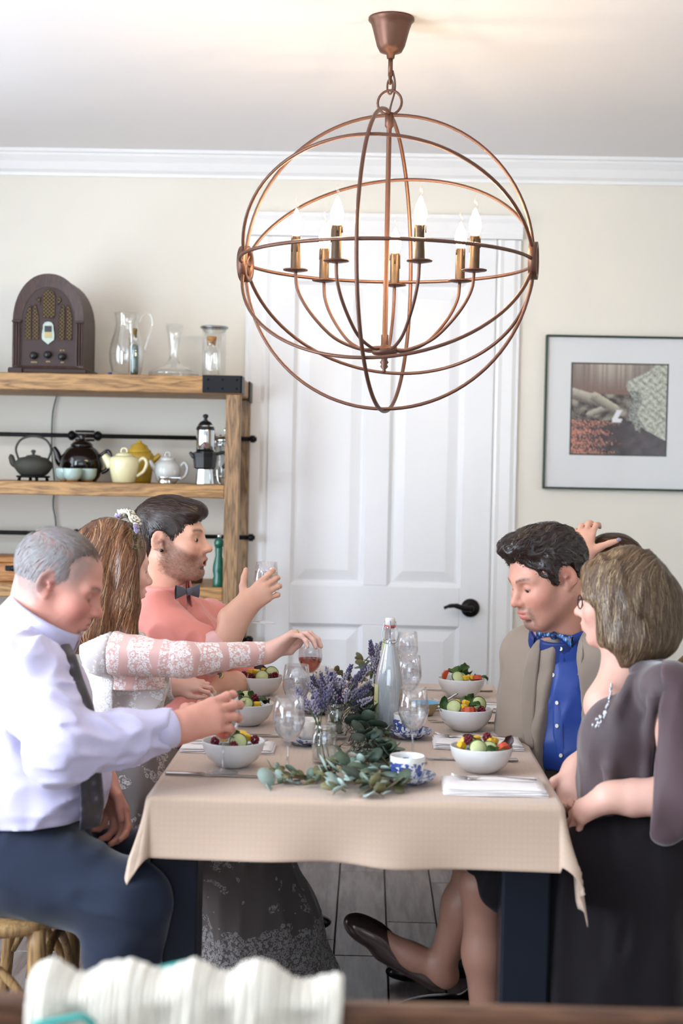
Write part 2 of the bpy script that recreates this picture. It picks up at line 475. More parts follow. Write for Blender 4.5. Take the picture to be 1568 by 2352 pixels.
# the print: trees, a big boulder, tumbled rocks, a small fall and red leaves, as flat colours of the print
def stream_print(u, v, rnd):
    "u right, v down, 0..1"
    n = lambda f, s=0: 0.5 + 0.25 * math.sin(u * f * 6.1 + s + 2.3 * math.sin(v * f * 4.7 + s)) + 0.25 * math.sin(v * f * 7.3 - s + 1.9 * math.sin(u * f * 5.3 + 2 * s))
    j = rnd.uniform(-1, 1)
    tree = srgb(120, 98, 92); pale = srgb(214, 206, 192)
    if v < .34:
        st = n(7.0, 1) if True else 0
        s2 = 0.5 + 0.5 * math.sin(u * 95 + 2 * math.sin(u * 37))
        c = lerp3(tree, pale, max(0, min(1, (0.75 - v * 2.3) * (.4 + .6 * s2) * (1.2 if .2 < u < .62 else .5))))
        c = lerp3(c, srgb(140, 104, 96), min(1, max(0, (v - .16) * 4)) * .7)
    elif v < .62:
        c = lerp3(srgb(52, 40, 44), srgb(168, 160, 146), max(0, min(1, (n(4, 2) - .38) * 2.2 + .25 * j)))
    else:
        c = lerp3(srgb(44, 36, 48), srgb(84, 70, 76), max(0, min(1, n(5, 4) + .2 * j)))
        red = (1 - u / .62) * (.8 + .4 * n(9, 3))
        if u < .6 and rnd.random() < max(0, red - .25 + .18 * math.sin(v * 60)): c = lerp3(srgb(176, 96, 84), srgb(224, 160, 134), rnd.random())
    # long rocks at the left
    for (ra, rb, rt, tone) in (((.0, .33), (.33, .43), .06, 0), ((.2, .56), (.36, .49), .035, 1), ((.25, .37), (.46, .5), .05, 0)):
        ax, ay = ra; bx, by = rb
        t = max(0, min(1, ((u - ax) * (bx - ax) + (v - ay) * (by - ay)) / ((bx - ax) ** 2 + (by - ay) ** 2)))
        d = math.hypot(u - ax - t * (bx - ax), v - ay - t * (by - ay))
        if d < rt: c = lerp3(srgb(206, 200, 180), srgb(96, 84, 84), max(0, min(1, .5 + (v - ay - t * (by - ay)) / rt * .6 + .15 * j)))
    # boulder at the right
    edge = .6 + .03 * math.sin(v * 20) + (.28 * max(0, (.2 - v)) / .2) + (.1 * max(0, v - .3))
    if u > edge and v < .62 + .22 * (u - .6) / .4 + (.06 if u < .72 else 0):
        c = lerp3(srgb(112, 112, 100), srgb(216, 220, 204), max(0, min(1, n(11, 5) * .7 + .35 * j + .25)))
        if u < edge + .1 and v > .3: c = lerp3(srgb(76, 78, 80), srgb(178, 182, 170), rnd.random())
    # the fall
    if .43 < u < .55 and .5 < v < .645 and abs(u - (.47 + (.58 - v) * .5)) < .03 + (.05 if v > .6 else 0): c = srgb(238, 240, 246)
    if min(u, v, 1 - u, 1 - v) < .012: c = srgb(30, 34, 34)
    return c
rnd = random.Random(7); NG = 96
me = bpy.data.meshes.new('print')
vs = []; fs = []; cols = []
for i in range(NG + 1):
    for j in range(NG + 1):
        u, v = i / NG, j / NG
        vs.append((qa.x + (qb.x - qa.x) * u - pic.location.x, -.0155, qa.z + (qb.z - qa.z) * v - pic.location.z)); cols.append((*stream_print(u, v, rnd), 1))
for i in range(NG):
    for j in range(NG): k = i * (NG + 1) + j; fs.append((k, k + 1, k + NG + 2, k + NG + 1))
me.from_pydata(vs, [], fs)
at = me.color_attributes.new('Col', 'FLOAT_COLOR', 'POINT'); at.data.foreach_set('color', [c for q in cols for c in q])
me.materials.append(mat('photo_print', (1, 1, 1), .5, attr='Col'))
link('print', me, pic)
MB().box(((FX0 + FX1) / 2, WY - .0215, (FZ0 + FZ1) / 2), (FX1 - FX0 - fw, .002, FZ1 - FZ0 - fw)).build('glass', clear_glass('picture_glass', edge=.04), pic, world=True)

# ------------------------------------------------------------------ orb chandelier
cc = P(887, 603, 3.89)
M_RUST = mat('aged_bronze', srgb(118, 84, 70), 0.42, 0.65, var=.3, vscale=30)
M_SLEEVE = mat('candle_sleeve_bronze', srgb(96, 76, 58), 0.4, 0.6, var=.35, vscale=60)
ch = thing('chandelier', 'round bronze orb chandelier with seven lit flame bulbs above the table', 'chandelier', (cc.x, cc.y, CZ))
RR = .398; rz = RAD(-11.0)
ax = Vector((math.cos(rz), math.sin(rz), 0)); ay = Vector((-math.sin(rz), math.cos(rz), 0)); az = Vector((0, 0, 1))
for k in range(4):
    ph = RAD(45 * k)
    up = az * math.cos(ph) - ay * math.sin(ph)
    MB().tube([cc + ax * (RR * math.cos(t)) + up * (RR * math.sin(t)) for t in [2 * math.pi * i / 96 for i in range(96)]], .0048, 8, closed=True).build('orb_ring', M_RUST, ch, world=True)
MB().tube([cc + ay * ((RR + .006) * math.cos(t)) + az * ((RR + .006) * math.sin(t)) for t in [2 * math.pi * i / 96 for i in range(96)]], .0055, 8, closed=True).build('orb_ring', M_RUST, ch, world=True)
for sg in (-1, 1):
    rot = Matrix((ax, ay, az)).transposed() @ Matrix.Rotation(RAD(90), 3, 'Y')
    MB().lathe([(.036, -.011), (.05, -.011), (.05, .011), (.036, .011)], 32, cc + ax * (sg * RR), close=True, rot=rot).build('side_collar', M_RUST, ch, world=True)
ztop = cc.z + RR
top = Vector((cc.x, cc.y, ztop))
mb = MB(); mb.lathe([(0, 0), (.062, 0), (.0625, -.006), (.056, -.012), (.05, -.03), (.038, -.075), (.03, -.09), (.012, -.096), (.01, -.108), (0, -.109)], 32, (cc.x, cc.y, CZ)); mb.build('canopy', M_RUST, ch, world=True)
zr = ztop + .075
MB().tube([(cc.x, cc.y, CZ - .1), (cc.x, cc.y, ztop + .105)], .0065, 10).build('drop_rod', M_RUST, ch, world=True)
def ring_link(c, r, h, rotz, thick=.003):
    pts = []
    for i in range(24):
        t = 2 * math.pi * i / 24; q = Vector((math.cos(t) * r, 0, math.sin(t) * h)); pts.append(Vector(c) + Matrix.Rotation(rotz, 3, 'Z') @ q)
    return MB().tube(pts, thick, 6, closed=True)
ring_link((cc.x, cc.y, ztop + .1), .006, .016, RAD(70)).build('chain_link', M_RUST, ch, world=True)
ring_link((cc.x, cc.y, ztop + .077), .008, .02, RAD(-20)).build('chain_link', M_RUST, ch, world=True)
ring_link((cc.x, cc.y, ztop + .034), .033, .033, rz, .0035).build('hanging_ring', M_RUST, ch, world=True)
MB().tube(smooth_path([(cc.x + .006, cc.y, ztop + .12), (cc.x + .013, cc.y, ztop + .09), (cc.x + .012, cc.y, ztop + .06), (cc.x + .002, cc.y, ztop + .02), (cc.x, cc.y, ztop - .01)], 5), .0028, 6).build('wire', mat('brown_wire', srgb(90, 66, 60), .6), ch, world=True)
zh = cc.z - .245
mb = MB(); mb.lathe([(0, ztop + .006 - 0), (.012, ztop + .006), (.012, ztop - .03), (.008, ztop - .034), (.0068, ztop - .04), (.0068, zh + .05), (.010, zh + .048), (.010, zh + .022), (.012, zh + .018), (.034, zh + .016), (.036, zh), (.03, zh - .006), (.01, zh - .008), (.008, zh - .02), (.012, zh - .026), (.008, zh - .032), (.011, zh - .038), (.004, zh - .046), (.006, zh - .051), (0, zh - .056)], 20, (cc.x, cc.y, 0)); mb.build('centre_stem', M_RUST, ch, world=True)
N = NT('lit_bulb'); em = N.n('ShaderNodeEmission', {'Color': (1.0, .72, .42), 'Strength': 100.0}); M_BULB = N.surf(em)
M_TIP = clear_glass('bulb_tip_glass', (1, .95, .9), .08)
zp = cc.z - .03; ra = .247
for k in range(7):
    th = RAD(19.5 + k * 360 / 7)
    d = Vector((math.sin(th), -math.cos(th), 0)); b = Vector((cc.x, cc.y, 0)) + d * ra; b.z = zp
    arm = MB()
    h = Vector((cc.x, cc.y, zh + .008))
    arm.tube(smooth_path([h + d * .028, h + d * .07 + Vector((0, 0, .001)), h + d * .14 + Vector((0, 0, .03)), h + d * .205 + Vector((0, 0, .095)), h + d * .24 + Vector((0, 0, .155)), Vector((b.x, b.y, zp))], 6), .0045, 8)
    A = arm.build('arm', M_RUST, ch, world=True)
    MB().lathe([(0, -.004), (.012, -.004), (.033, 0), (.034, .003), (.03, .002), (.012, .002), (0, .002)], 24, b).build('drip_pan', M_RUST, ch, world=True)
    sl = MB(); sl.lathe([(.0135, 0), (.0135, .086), (.0128, .09), (0, .09)], 16, b + Vector((0, 0, .002)))
    for q in range(4):
        an = q * 1.7 + k; r0 = .0138; l = .018 + .012 * ((q * 7 + k) % 3)
        sl.tube([b + Vector((math.cos(an) * r0, math.sin(an) * r0, .091)), b + Vector((math.cos(an) * r0, math.sin(an) * r0, .091 - l))], [.0015, .0022], 6)
    sl.build('candle_sleeve', M_SLEEVE, ch, world=True)
    bb = b + Vector((0, 0, .092))
    MB().lathe([(0, 0), (.008, .001), (.012, .008), (.0165, .022), (.0165, .034), (.012, .05), (.007, .062), (.003, .072), (0, .076)], 18, bb).build('bulb', M_BULB, ch, world=True)
    MB().tube(smooth_path([bb + Vector((0, 0, .07)), bb + Vector((.002, 0, .084)), bb + Vector((-.003, 0, .096)), bb + Vector((.002, 0, .108))], 4), [.0046, .0044, .0042, .004, .0036, .0033, .003, .0026, .0022, .0018, .0014, .001, .0006], 8).build('bulb_tip', M_TIP, ch, world=True)
# ------------------------------------------------------------------ the wooden shelving unit with iron corners
M_OAK = wood('oak_shelf_wood', srgb(108, 76, 42), srgb(176, 134, 82), axis=0, scale=1.5, rough=.5, ring=8)
M_OAKV = wood('oak_post_wood', srgb(86, 66, 48), srgb(154, 122, 86), axis=2, scale=1.5, rough=.5, ring=11)
SX0, SX1, SY0, SY1 = -2.05, -.472, 5.12, 5.56
ST = 1.785; S2 = 1.393; S3 = 1.021; S4 = .62
shelf = thing('shelving_unit', 'oak shelving unit with blackened iron corner brackets and rods', 'shelf', ((SX0 + SX1) / 2, (SY0 + SY1) / 2, 0))
def sbox(name, x0, x1, y0, y1, z0, z1, m, par=shelf, bev=.003):
    c = Vector(((x0 + x1) / 2, (y0 + y1) / 2, (z0 + z1) / 2)); lo = shelf.location
    if par is not shelf: lo = shelf.location
    return MB().box(c - lo, (x1 - x0, y1 - y0, z1 - z0), bev=bev).build(name, m, par)
PWX = .053
for px in (SX0, SX1 - PWX):
    for py in (SY0, SY1 - .05):
        sbox('post', px, px + PWX, py, py + .05, 0, ST - .064, M_OAKV)
topb = sbox('top_board', SX0, SX1, SY0 + .0, SY1, ST - .062, ST, M_OAK)
for z in (S2, S3, S4, .2):
    sbox('shelf_board', SX0 + PWX, SX1 - PWX, SY0 + .004, SY1 - .004, z - .048, z, M_OAK)
# iron corner bracket with rivets, front and side
bx0 = P(465, 880, SY0).x
br = sbox('corner_bracket', bx0, SX1 + .004, SY0 - .004, SY0 + .002, ST - .06, ST + .003, M_BLACKM, bev=.001)
rv = MB().ellipsoid((0, 0, 0), (.004, .002, .004), 8, 5).mesh('rivet', mat('iron_rivet', srgb(20, 20, 22), .4, .8))
for i in range(3):
    for j in range(2):
        link('rivet', rv, br, Vector((bx0 + .02 + i * .052, SY0 - .005, ST - .045 + j * .032)) - shelf.location)
sbox('corner_bracket', SX1 - .001, SX1 + .005, SY0 - .004, SY0 + .10, ST - .06, ST + .003, M_BLACKM, bev=.001)
sbox('corner_bracket', SX1 - .001, SX1 + .006, SY1 - .12, SY1, ST - .075, ST + .003, M_BLACKM, bev=.001)
# tension rods along the back, with a turnbuckle on each
ry = 5.5
for (yy, tbx) in ((1003, 195), (1229, 205), (1463, None)):
    z = P(300, yy, ry).z
    rod = MB().tube([Vector((SX0 - .02, ry, z)) - shelf.location, Vector((SX1 + .03, ry, z)) - shelf.location], .0085, 8).build('tension_rod', M_BLACKM, shelf)
    MB().lathe([(0, 0), (.014, 0), (.014, .018), (0, .018)], 6, Vector((SX1 + .006, ry, z)) - shelf.location, rot=Matrix.Rotation(RAD(90), 3, 'Y')).build('rod_nut', M_BLACKM, rod)
    if tbx:
        cx = P(tbx, yy, ry).x
        mb = MB()
        for dz in (-.0165, .0165): mb.box(Vector((cx, ry, z + dz)) - shelf.location, (.075, .018, .009), bev=.003)
        for sx in (-1, 1): mb.lathe([(0, -.016), (.009, -.016), (.019, -.004), (.019, .006), (.01, .016), (0, .016)], 10, Vector((cx + sx * .05, ry, z)) - shelf.location, rot=Matrix.Rotation(RAD(90 * sx), 3, 'Y'))
        mb.build('turnbuckle', M_BLACKM, rod)
# lamp cord of the radio
c0 = P(124, 900, 5.5); c1 = P(118, 1000, 5.52); c2 = P(124, 1100, 5.52); c3 = P(125, 1180, 5.52); c4 = P(128, 1230, 5.52)
cordp = [Vector((c0.x + .01, 5.585, ST + .03)), Vector((c0.x, 5.585, ST - .03)), P(121, 950, 5.585), P(119, 1040, 5.585), P(125, 1110, 5.585), P(122, 1160, 5.585), P(128, 1200, 5.585), P(127, 1260, 5.585), P(120, 1380, 5.585), P(122, 1600, 5.585)]
cord = MB().tube(smooth_path(cordp, 6), .0028, 6).build('power_cord', mat('green_black_cord', srgb(26, 58, 50), .5), None)
setp(cord, 'thin dark green power cord hanging down the wall behind the shelves', 'cord')

# ------------------------------------------------------------------ cathedral radio
rb = P(112, 858, 5.2)
radio = thing('radio', 'vintage arched wooden tabletop radio with three knobs on the top shelf', 'radio', (rb.x, 5.19, ST))
M_RW = wood('radio_walnut', srgb(38, 22, 17), srgb(68, 42, 33), axis=2, scale=2.5, rough=.5, objvar=.05, coat=.0)
M_RD = mat('radio_dark_wood', srgb(58, 37, 34), .55, var=.25, vscale=25)
M_CLOTH = NT('grille_cloth'); _c = M_CLOTH.coords((150, 150, 150)); _v = M_CLOTH.n('ShaderNodeTexChecker', {'Scale': 1.0, 'Color1': srgb(104, 84, 52), 'Color2': srgb(26, 24, 18)}); M_CLOTH.set(_v, 'Vector', _c)
M_CLOTH = M_CLOTH.surf(M_CLOTH.n('ShaderNodeBsdfPrincipled', {'Base Color': _v.outputs[0], 'Roughness': .9}))
def arch(hw, zb, zs, zt, n=18, p=2.0):
    pts = [(-hw, zb), (hw, zb)]
    for i in range(n + 1):
        a = math.pi * i / n
        c, s_ = math.cos(a), math.sin(a)
        pts.append((hw * (abs(c) ** .92) * (1 if c >= 0 else -1), zs + (zt - zs) * s_ ** 1.0))
    return pts
mb = MB(); mb.prism(arch(.128, .022, .19, .362), lambda u, v, w: Vector((u, w, v)), .215, False); mb.build('cabinet', M_RW, radio)
mb = MB(); mb.box((0, .1, .011), (.29, .235, .022), bev=.005); mb.box((-.115, -.022, .011), (.05, .012, .021), bev=.002); mb.build('base', M_RD, radio)
# arched front rim, raised, and inner front board
mb = MB()
outer = arch(.13, .022, .19, .365, 24); inner = arch(.1, .03, .17, .318, 24)
n = len(outer); vs = [Vector((u, -.012, v)) for u, v in outer] + [Vector((u, -.006, v)) for u, v in inner] + [Vector((u, .004, v)) for u, v in outer] + [Vector((u, .004, v)) for u, v in inner]
fs = []
for j in range(n):
    k = (j + 1) % n
    fs += [(j, k, n + k, n + j), (j, 2 * n + j, 2 * n + k, k), (n + j, n + k, 3 * n + k, 3 * n + j)]
mb.add(vs, fs, False); mb.build('front_rim', M_RW, radio)
for sx in (-1, 1):
    c_ = MB()
    for q in range(3): c_.box((sx * (.106 + q * .009), -.013, .108), (.005, .006, .155), bev=.0015)
    c_.box((sx * .115, -.013, .19), (.034, .012, .008), bev=.002)
    c_.build('pilaster', M_RW, radio)
MB().prism(arch(.1, .03, .17, .318, 24), lambda u, v, w: Vector((u, -.004 + w, v)), .005).build('front_board', M_RD, radio)
def opening(pts):
    o = MB().prism(pts, lambda u, v, w: Vector((u, -.0065 + w, v)), .003).build('grille', M_CLOTH, radio)
    cx = sum(p[0] for p in pts) / len(pts); cz = sum(p[1] for p in pts) / len(pts)
    e = MB(); q = [(cx + (u - cx) * 1.0, cz + (v - cz) * 1.0) for u, v in pts]
    e.tube([Vector((u, -.0065, v)) for u, v in q], .0016, 5, closed=True); e.build('grille_edge', M_RW, radio)
opening([(-.02, .205), (.02, .205), (.023, .22), (.023, .285), (.014, .302), (0, .308), (-.014, .302), (-.023, .285), (-.023, .22)])
for s_ in (-1, 1):
    opening([(s_ * .036, .125), (s_ * .058, .125), (s_ * .058, .245), (s_ * .052, .252), (s_ * .047, .25), (s_ * .036, .205)][::s_])
    opening([(s_ * .064, .125), (s_ * .086, .125), (s_ * .086, .205), (s_ * .076, .246), (s_ * .069, .252), (s_ * .064, .245)][::s_])
    opening([(s_ * .034, .25), (s_ * .046, .272), (s_ * .038, .28), (s_ * .03, .278)][::s_])
# the dial
esc = [(-.022, .125), (0, .108), (.022, .125), (.023, .145), (.019, .165), (.019, .178), (.012, .188), (0, .191), (-.012, .188), (-.019, .178), (-.019, .165), (-.023, .145)]
dial = MB().prism(esc, lambda u, v, w: Vector((u, -.011 + w, v)), .006).build('dial_plate', mat('pale_metal_plate', srgb(150, 158, 146), .35, .6, var=.2, vscale=200), radio)
MB().box((0, -.0115, .164), (.026, .003, .022)).build('dial_window', mat('dial_dark', srgb(14, 12, 14), .2), dial)
MB().box((0, -.0115, .142), (.026, .003, .02)).build('dial_scale', mat('dial_scale_brass', srgb(176, 160, 108), .4), dial)
for u, v in ((-.052, .066), (0, .07), (.052, .064)):
    MB().lathe([(0, .0), (.0135, 0), (.0135, .012), (.011, .017), (0, .019)], 16, (u, -.005, v), rot=R90).build('knob', mat('black_knob', srgb(22, 24, 28), .25), radio)
mg = mat('gold_lettering', srgb(190, 160, 96), .4)
for (u, v, w) in ((-.052, .043, .022), (0, .046, .016), (.052, .044, .012), (.046, .088, .006), (.056, .088, .006)):
    mb = MB(); kk = max(3, int(w / .003))
    for q in range(kk): mb.box((u - w / 2 + w * (q + .5) / kk, -.0045, v + .0008 * ((q % 2) * 2 - 1)), (w / kk * .6, .002, .0035 if q % 2 else .005))
    mb.build('knob_marking', mg, radio)

# ------------------------------------------------------------------ glassware on the top shelf
GL = clear_glass('shelf_glass', (.985, .99, .985), .09)
def lathe_thing(name, label, cat, loc, prof, m, partname='body', n=36, rz=0, group=None):
    t = thing(name, label, cat, loc, rz, group)
    MB().lathe(prof, n).build(partname, m, t)
    return t
p = P(288, 858, 5.28)
pit = lathe_thing('glass_pitcher', 'clear curved glass pitcher with a looped handle on the top shelf', 'pitcher', (p.x, 5.30, ST), [(0, .004), (.045, .002), (.056, .02), (.064, .06), (.066, .09), (.06, .13), (.048, .17), (.042, .2), (.046, .235), (.049, .24), (.046, .236), (.04, .2), (.046, .17), (.058, .13), (.064, .09), (.062, .06), (.054, .022), (0, .008)], GL)
MB().tube(smooth_path([(.045, 0, .205), (.06, 0, .235), (.085, 0, .235), (.094, 0, .2), (.08, 0, .15), (.065, 0, .1)], 6), .0055, 8).build('handle', GL, pit)
MB().grid(lambda u, v: Vector((-.04 - .034 * u, (v - .5) * .06 * (1 - u * .8), .238 + .004 * u - .02 * (1 - u) * (4 * (v - .5) ** 2) * 0)), 5, 7).build('spout', GL, pit)
p = P(308, 858, 5.2)
bt = thing('souvenir_bottle', 'slim clear bottle with a green and blue insert and stopper beside the pitcher', 'bottle', (p.x + .001, 5.2, ST))
MB().lathe([(0, 0), (.022, 0), (.0235, .004), (.0235, .105), (.02, .118), (.009, .126), (.0085, .148), (.010, .15), (.007, .15), (.0065, .126), (.018, .115), (.021, .105), (.021, .006), (0, .006)], 24).build('glass', GL, bt)
MB().lathe([(0, .006), (.013, .006), (.014, .01), (.014, .1), (.011, .112), (0, .118)], 16).build('insert', mat('blue_green_insert', srgb(24, 92, 84), .35, var=.8, vscale=70), bt)
MB().lathe([(0, .14), (.007, .14), (.0075, .165), (.0085, .166), (.0085, .173), (0, .174)], 14).build('stopper', mat('gold_green_stopper', srgb(140, 112, 52), .4, .3, var=.5, vscale=60), bt)
p = P(255, 856, 5.18)
o = MB().ellipsoid((0, 0, .005), (.008, .006, .005), 12, 6).build('glass_pebble', mat('cobalt_glass', srgb(36, 48, 130), .15), None, loc=(p.x, 5.16, ST)); setp(o, 'tiny cobalt blue glass pebble at the foot of the pitcher', 'pebble')
p = P(396, 858, 5.26)
lathe_thing('wine_decanter', 'wide-based clear glass wine decanter on the top shelf', 'decanter', (p.x, 5.29, ST), [(0, .003), (.08, .002), (.095, .012), (.092, .022), (.07, .034), (.036, .046), (.02, .07), (.018, .1), (.024, .15), (.034, .2), (.0325, .2), (.0225, .15), (.0165, .1), (.0185, .07), (.034, .048), (.068, .036), (.089, .023), (.092, .013), (.08, .006), (0, .006)], GL)
p = P(487, 858, 5.32)
can = lathe_thing('glass_canister', 'tall glass canister with a flat metal lid behind the corked bottle', 'canister', (p.x, 5.37, ST), [(0, .002), (.044, .002), (.046, .006), (.046, .195), (.044, .195), (.044, .008), (0, .008)], GL)
MB().lathe([(0, .195), (.052, .195), (.053, .199), (.05, .203), (.01, .205), (0, .205)], 32).build('lid', mat('steel_lid', srgb(150, 154, 156), .25, .9), can)
p = P(484, 858, 5.2)
cb = lathe_thing('corked_bottle', 'small clear glass bottle with a cork stopper on the top shelf', 'bottle', (p.x, 5.21, ST), [(0, .003), (.03, .003), (.034, .008), (.034, .09), (.03, .102), (.019, .112), (.018, .125), (.021, .128), (.021, .134), (.016, .134), (.0165, .112), (.028, .1), (.032, .09), (.032, .01), (0, .008)], GL)
MB().lathe([(0, .118), (.015, .118), (.018, .145), (.0178, .15), (0, .15)], 16).build('cork', mat('cork', srgb(176, 128, 78), .9, var=.4, vscale=90), cb)

# ------------------------------------------------------------------ teapots and coffee makers on the middle shelf
def spout_tube(par, m, pts, r0, r1, name='spout'):
    q = smooth_path(pts, 5); k = len(q)
    return MB().tube(q, [r0 + (r1 - r0) * i / (k - 1) for i in range(k)], 10).build(name, m, par)
M_IRON = mat('cast_iron_grey', srgb(74, 74, 68), .7, .2, var=.25, vscale=60, bump=.3, bscale=220)
p = P(76, 1096, 5.3)
tp = thing('cast_iron_teapot', 'grey cast iron teapot with a high arched handle on a trivet', 'teapot', (p.x, 5.3, S2 + .02))
MB().lathe([(0, 0), (.045, 0), (.055, .008), (.071, .03), (.068, .05), (.05, .066), (.03, .07), (0, .07)], 32).build('body', M_IRON, tp)
MB().lathe([(0, .068), (.028, .068), (.027, .074), (.006, .078), (.005, .083), (.009, .088), (.008, .094), (0, .097)], 20).build('lid', M_IRON, tp)
spout_tube(tp, M_IRON, [(-.055, 0, .035), (-.075, 0, .045), (-.083, 0, .066), (-.09, 0, .07)], .014, .009)
MB().tube(smooth_path([(-.055, 0, .058), (-.066, 0, .1), (-.045, 0, .135), (0, 0, .147), (.045, 0, .135), (.066, 0, .1), (.055, 0, .058)], 6), .0042, 8).build('handle', M_IRON, tp)
tv = thing('trivet', 'small black iron trivet under the grey cast iron teapot', 'trivet', (p.x, 5.3, S2))
mb = MB(); mb.lathe([(0, .012), (.06, .012), (.063, .016), (.06, .0195), (0, .0195)], 24)
for a in (0.4, 2.0, 3.6, 5.2): mb.tube([(.05 * math.cos(a), .05 * math.sin(a), .014), (.053 * math.cos(a), .053 * math.sin(a), 0)], .006, 8)
mb.build('trivet_body', M_BLACKM, tv)
M_BCER = mat('black_glaze', srgb(20, 15, 16), .1, coat=.5)
p = P(182, 1090, 5.38)
bp = thing('black_teapot', 'large shiny black ceramic teapot at the back of the middle shelf', 'teapot', (p.x, 5.42, S2))
MB().lathe([(0, 0), (.055, 0), (.07, .02), (.083, .06), (.078, .095), (.058, .122), (.04, .135), (0, .136)], 36).build('body', M_BCER, bp)
MB().lathe([(0, .132), (.042, .132), (.043, .14), (.03, .152), (.014, .158), (.01, .164), (.016, .172), (.013, .181), (0, .184)], 24).build('lid', M_BCER, bp)
spout_tube(bp, M_BCER, [(-.06, 0, .06), (-.085, 0, .075), (-.095, 0, .105), (-.108, 0, .128)], .02, .009)
MB().tube(smooth_path([(.072, 0, .1), (.1, 0, .118), (.112, 0, .09), (.1, 0, .05), (.078, 0, .035)], 6), .0075, 8).build('handle', M_BCER, bp)
M_CEL = mat('celadon_glaze', srgb(176, 198, 192), .2, var=.15, vscale=40, coat=.4)
for k, (px, yy) in enumerate(((149, 5.26), (166, 5.19), (200, 5.25))):
    p = P(px, 1100, yy)
    lb = ('pale celadon teacup with a brown foot, left one of three before the black teapot', 'pale celadon teacup with a brown foot, front one of three before the black teapot', 'pale celadon teacup with a brown foot, right one of three before the black teapot')[k]
    t = thing('tea_bowl', lb, 'cup', (p.x, yy, S2), group='celadon cups on the middle shelf')
    MB().lathe([(.02, .007), (.028, .012), (.034, .026), (.0355, .044), (.035, .05), (.033, .05), (.033, .044), (.031, .026), (.02, .014), (0, .012)], 28).build('bowl', M_CEL, t)
    MB().lathe([(0, 0), (.02, 0), (.021, .008), (0, .008)], 24).build('foot', mat('bare_clay', srgb(150, 94, 54), .8, var=.2), t)
M_CREAM = mat('cream_glaze', srgb(226, 220, 178), .2, var=.05, coat=.4)
p = P(284, 1105, 5.22)
t = thing('cream_teapot', 'pale cream conical teapot with a loop-top lid on the middle shelf', 'teapot', (p.x, 5.22, S2))
MB().lathe([(0, 0), (.038, 0), (.042, .004), (.05, .04), (.057, .075), (.052, .092), (.036, .1), (0, .1)], 32).build('body', M_CREAM, t)
lid = MB().lathe([(0, .098), (.034, .099), (.028, .107), (.012, .112), (0, .113)], 24).build('lid', M_CREAM, t)
ring_link((0, 0, .117), .011, .011, 0, .0035).build('loop', M_CREAM, lid)
spout_tube(t, M_CREAM, [(-.045, 0, .06), (-.062, 0, .085), (-.075, 0, .1)], .02, .011)
MB().tube(smooth_path([(.05, 0, .075), (.07, 0, .092), (.083, 0, .075), (.073, 0, .045), (.047, 0, .025)], 6), .0065, 8).build('handle', M_CREAM, t)
M_MUS = mat('mustard_glaze', srgb(196, 160, 58), .25, var=.12, coat=.3)
p = P(318, 1090, 5.36)
t = thing('mustard_teapot', 'tall mustard yellow lidded pot behind the cream teapot', 'teapot', (p.x, 5.37, S2))
MB().lathe([(0, 0), (.044, 0), (.046, .01), (.055, .07), (.058, .1), (.05, .112), (.046, .116), (0, .116)], 32).build('body', M_MUS, t)
MB().lathe([(0, .115), (.045, .115), (.046, .121), (.034, .13), (.03, .142), (.012, .15), (.009, .153), (.01, .158), (0, .162)], 24).build('lid', M_MUS, t)
spout_tube(t, M_MUS, [(.05, 0, .085), (.065, 0, .095), (.078, 0, .108)], .014, .008)
M_PGREY = mat('pearl_grey_glaze', srgb(196, 198, 196), .2, coat=.5)
p = P(384, 1108, 5.27)
t = thing('grey_teapot', 'small round pearl grey teapot with a loop-top lid on the middle shelf', 'teapot', (p.x, 5.27, S2))
MB().lathe([(0, 0), (.03, 0), (.042, .015), (.05, .045), (.046, .07), (.03, .086), (0, .088)], 32).build('body', M_PGREY, t)
lid = MB().lathe([(0, .085), (.03, .085), (.026, .095), (.012, .101), (0, .102)], 24).build('lid', M_PGREY, t)
ring_link((0, 0, .107), .009, .010, 0, .003).build('loop', M_PGREY, lid)
spout_tube(t, M_PGREY, [(-.042, 0, .05), (-.055, 0, .065), (-.066, 0, .085)], .012, .007)
MB().tube(smooth_path([(.044, 0, .06), (.062, 0, .078), (.074, 0, .06), (.066, 0, .03), (.045, 0, .015)], 6), .0055, 8).build('handle', M_PGREY, t)
M_CHROME = mat('polished_chrome', srgb(220, 224, 226), .08, 1.0)
p = P(378, 1110, 5.19)
t = thing('silver_strainer', 'small shiny silver tea strainer stand in front of the grey teapot', 'strainer', (p.x, 5.19, S2))
MB().lathe([(0, 0), (.024, 0), (.022, .006), (.02, .02), (.026, .026), (.022, .026), (.017, .02), (0, .012)], 24).build('cup', M_CHROME, t)
MB().box((.04, 0, .023), (.04, .01, .004), bev=.001).build('handle', M_CHROME, t)
# octagonal stovetop coffee pot
M_BPL = mat('black_plastic', srgb(26, 27, 30), .3)
p = P(468, 1113, 5.2)
t = thing('moka_pot', 'chrome and black stovetop espresso pot with a domed top on the middle shelf', 'coffee pot', (p.x, 5.22, S2))
def octo(prof, nm, m): 
    o = MB().lathe(prof, 8); o.sm = [False] * len(o.f); return o.build(nm, m, t)
octo([(0, 0), (.033, 0), (.034, .003), (.028, .058), (0, .058)], 'boiler', M_CHROME)
octo([(0, .056), (.03, .056), (.04, .062), (.044, .1), (.047, .115), (.04, .12), (0, .12)], 'waist', M_BPL)
MB().lathe([(0, .118), (.033, .118), (.034, .16), (.034, .195), (.03, .215), (.018, .23), (0, .236)], 28).build('dome', M_CHROME, t)
MB().lathe([(0, .232), (.012, .233), (.006, .238), (.006, .243), (.0105, .249), (.0095, .256), (0, .259)], 16).build('knob', M_BPL, t)
MB().lathe([(.0345, .2), (.033, .208), (.027, .219), (.0185, .2305), (.0, .2365), (0, .2355), (.018, .2295), (.03, .2145), (.034, .2)], 28).build('dome_cap', M_BPL, t)
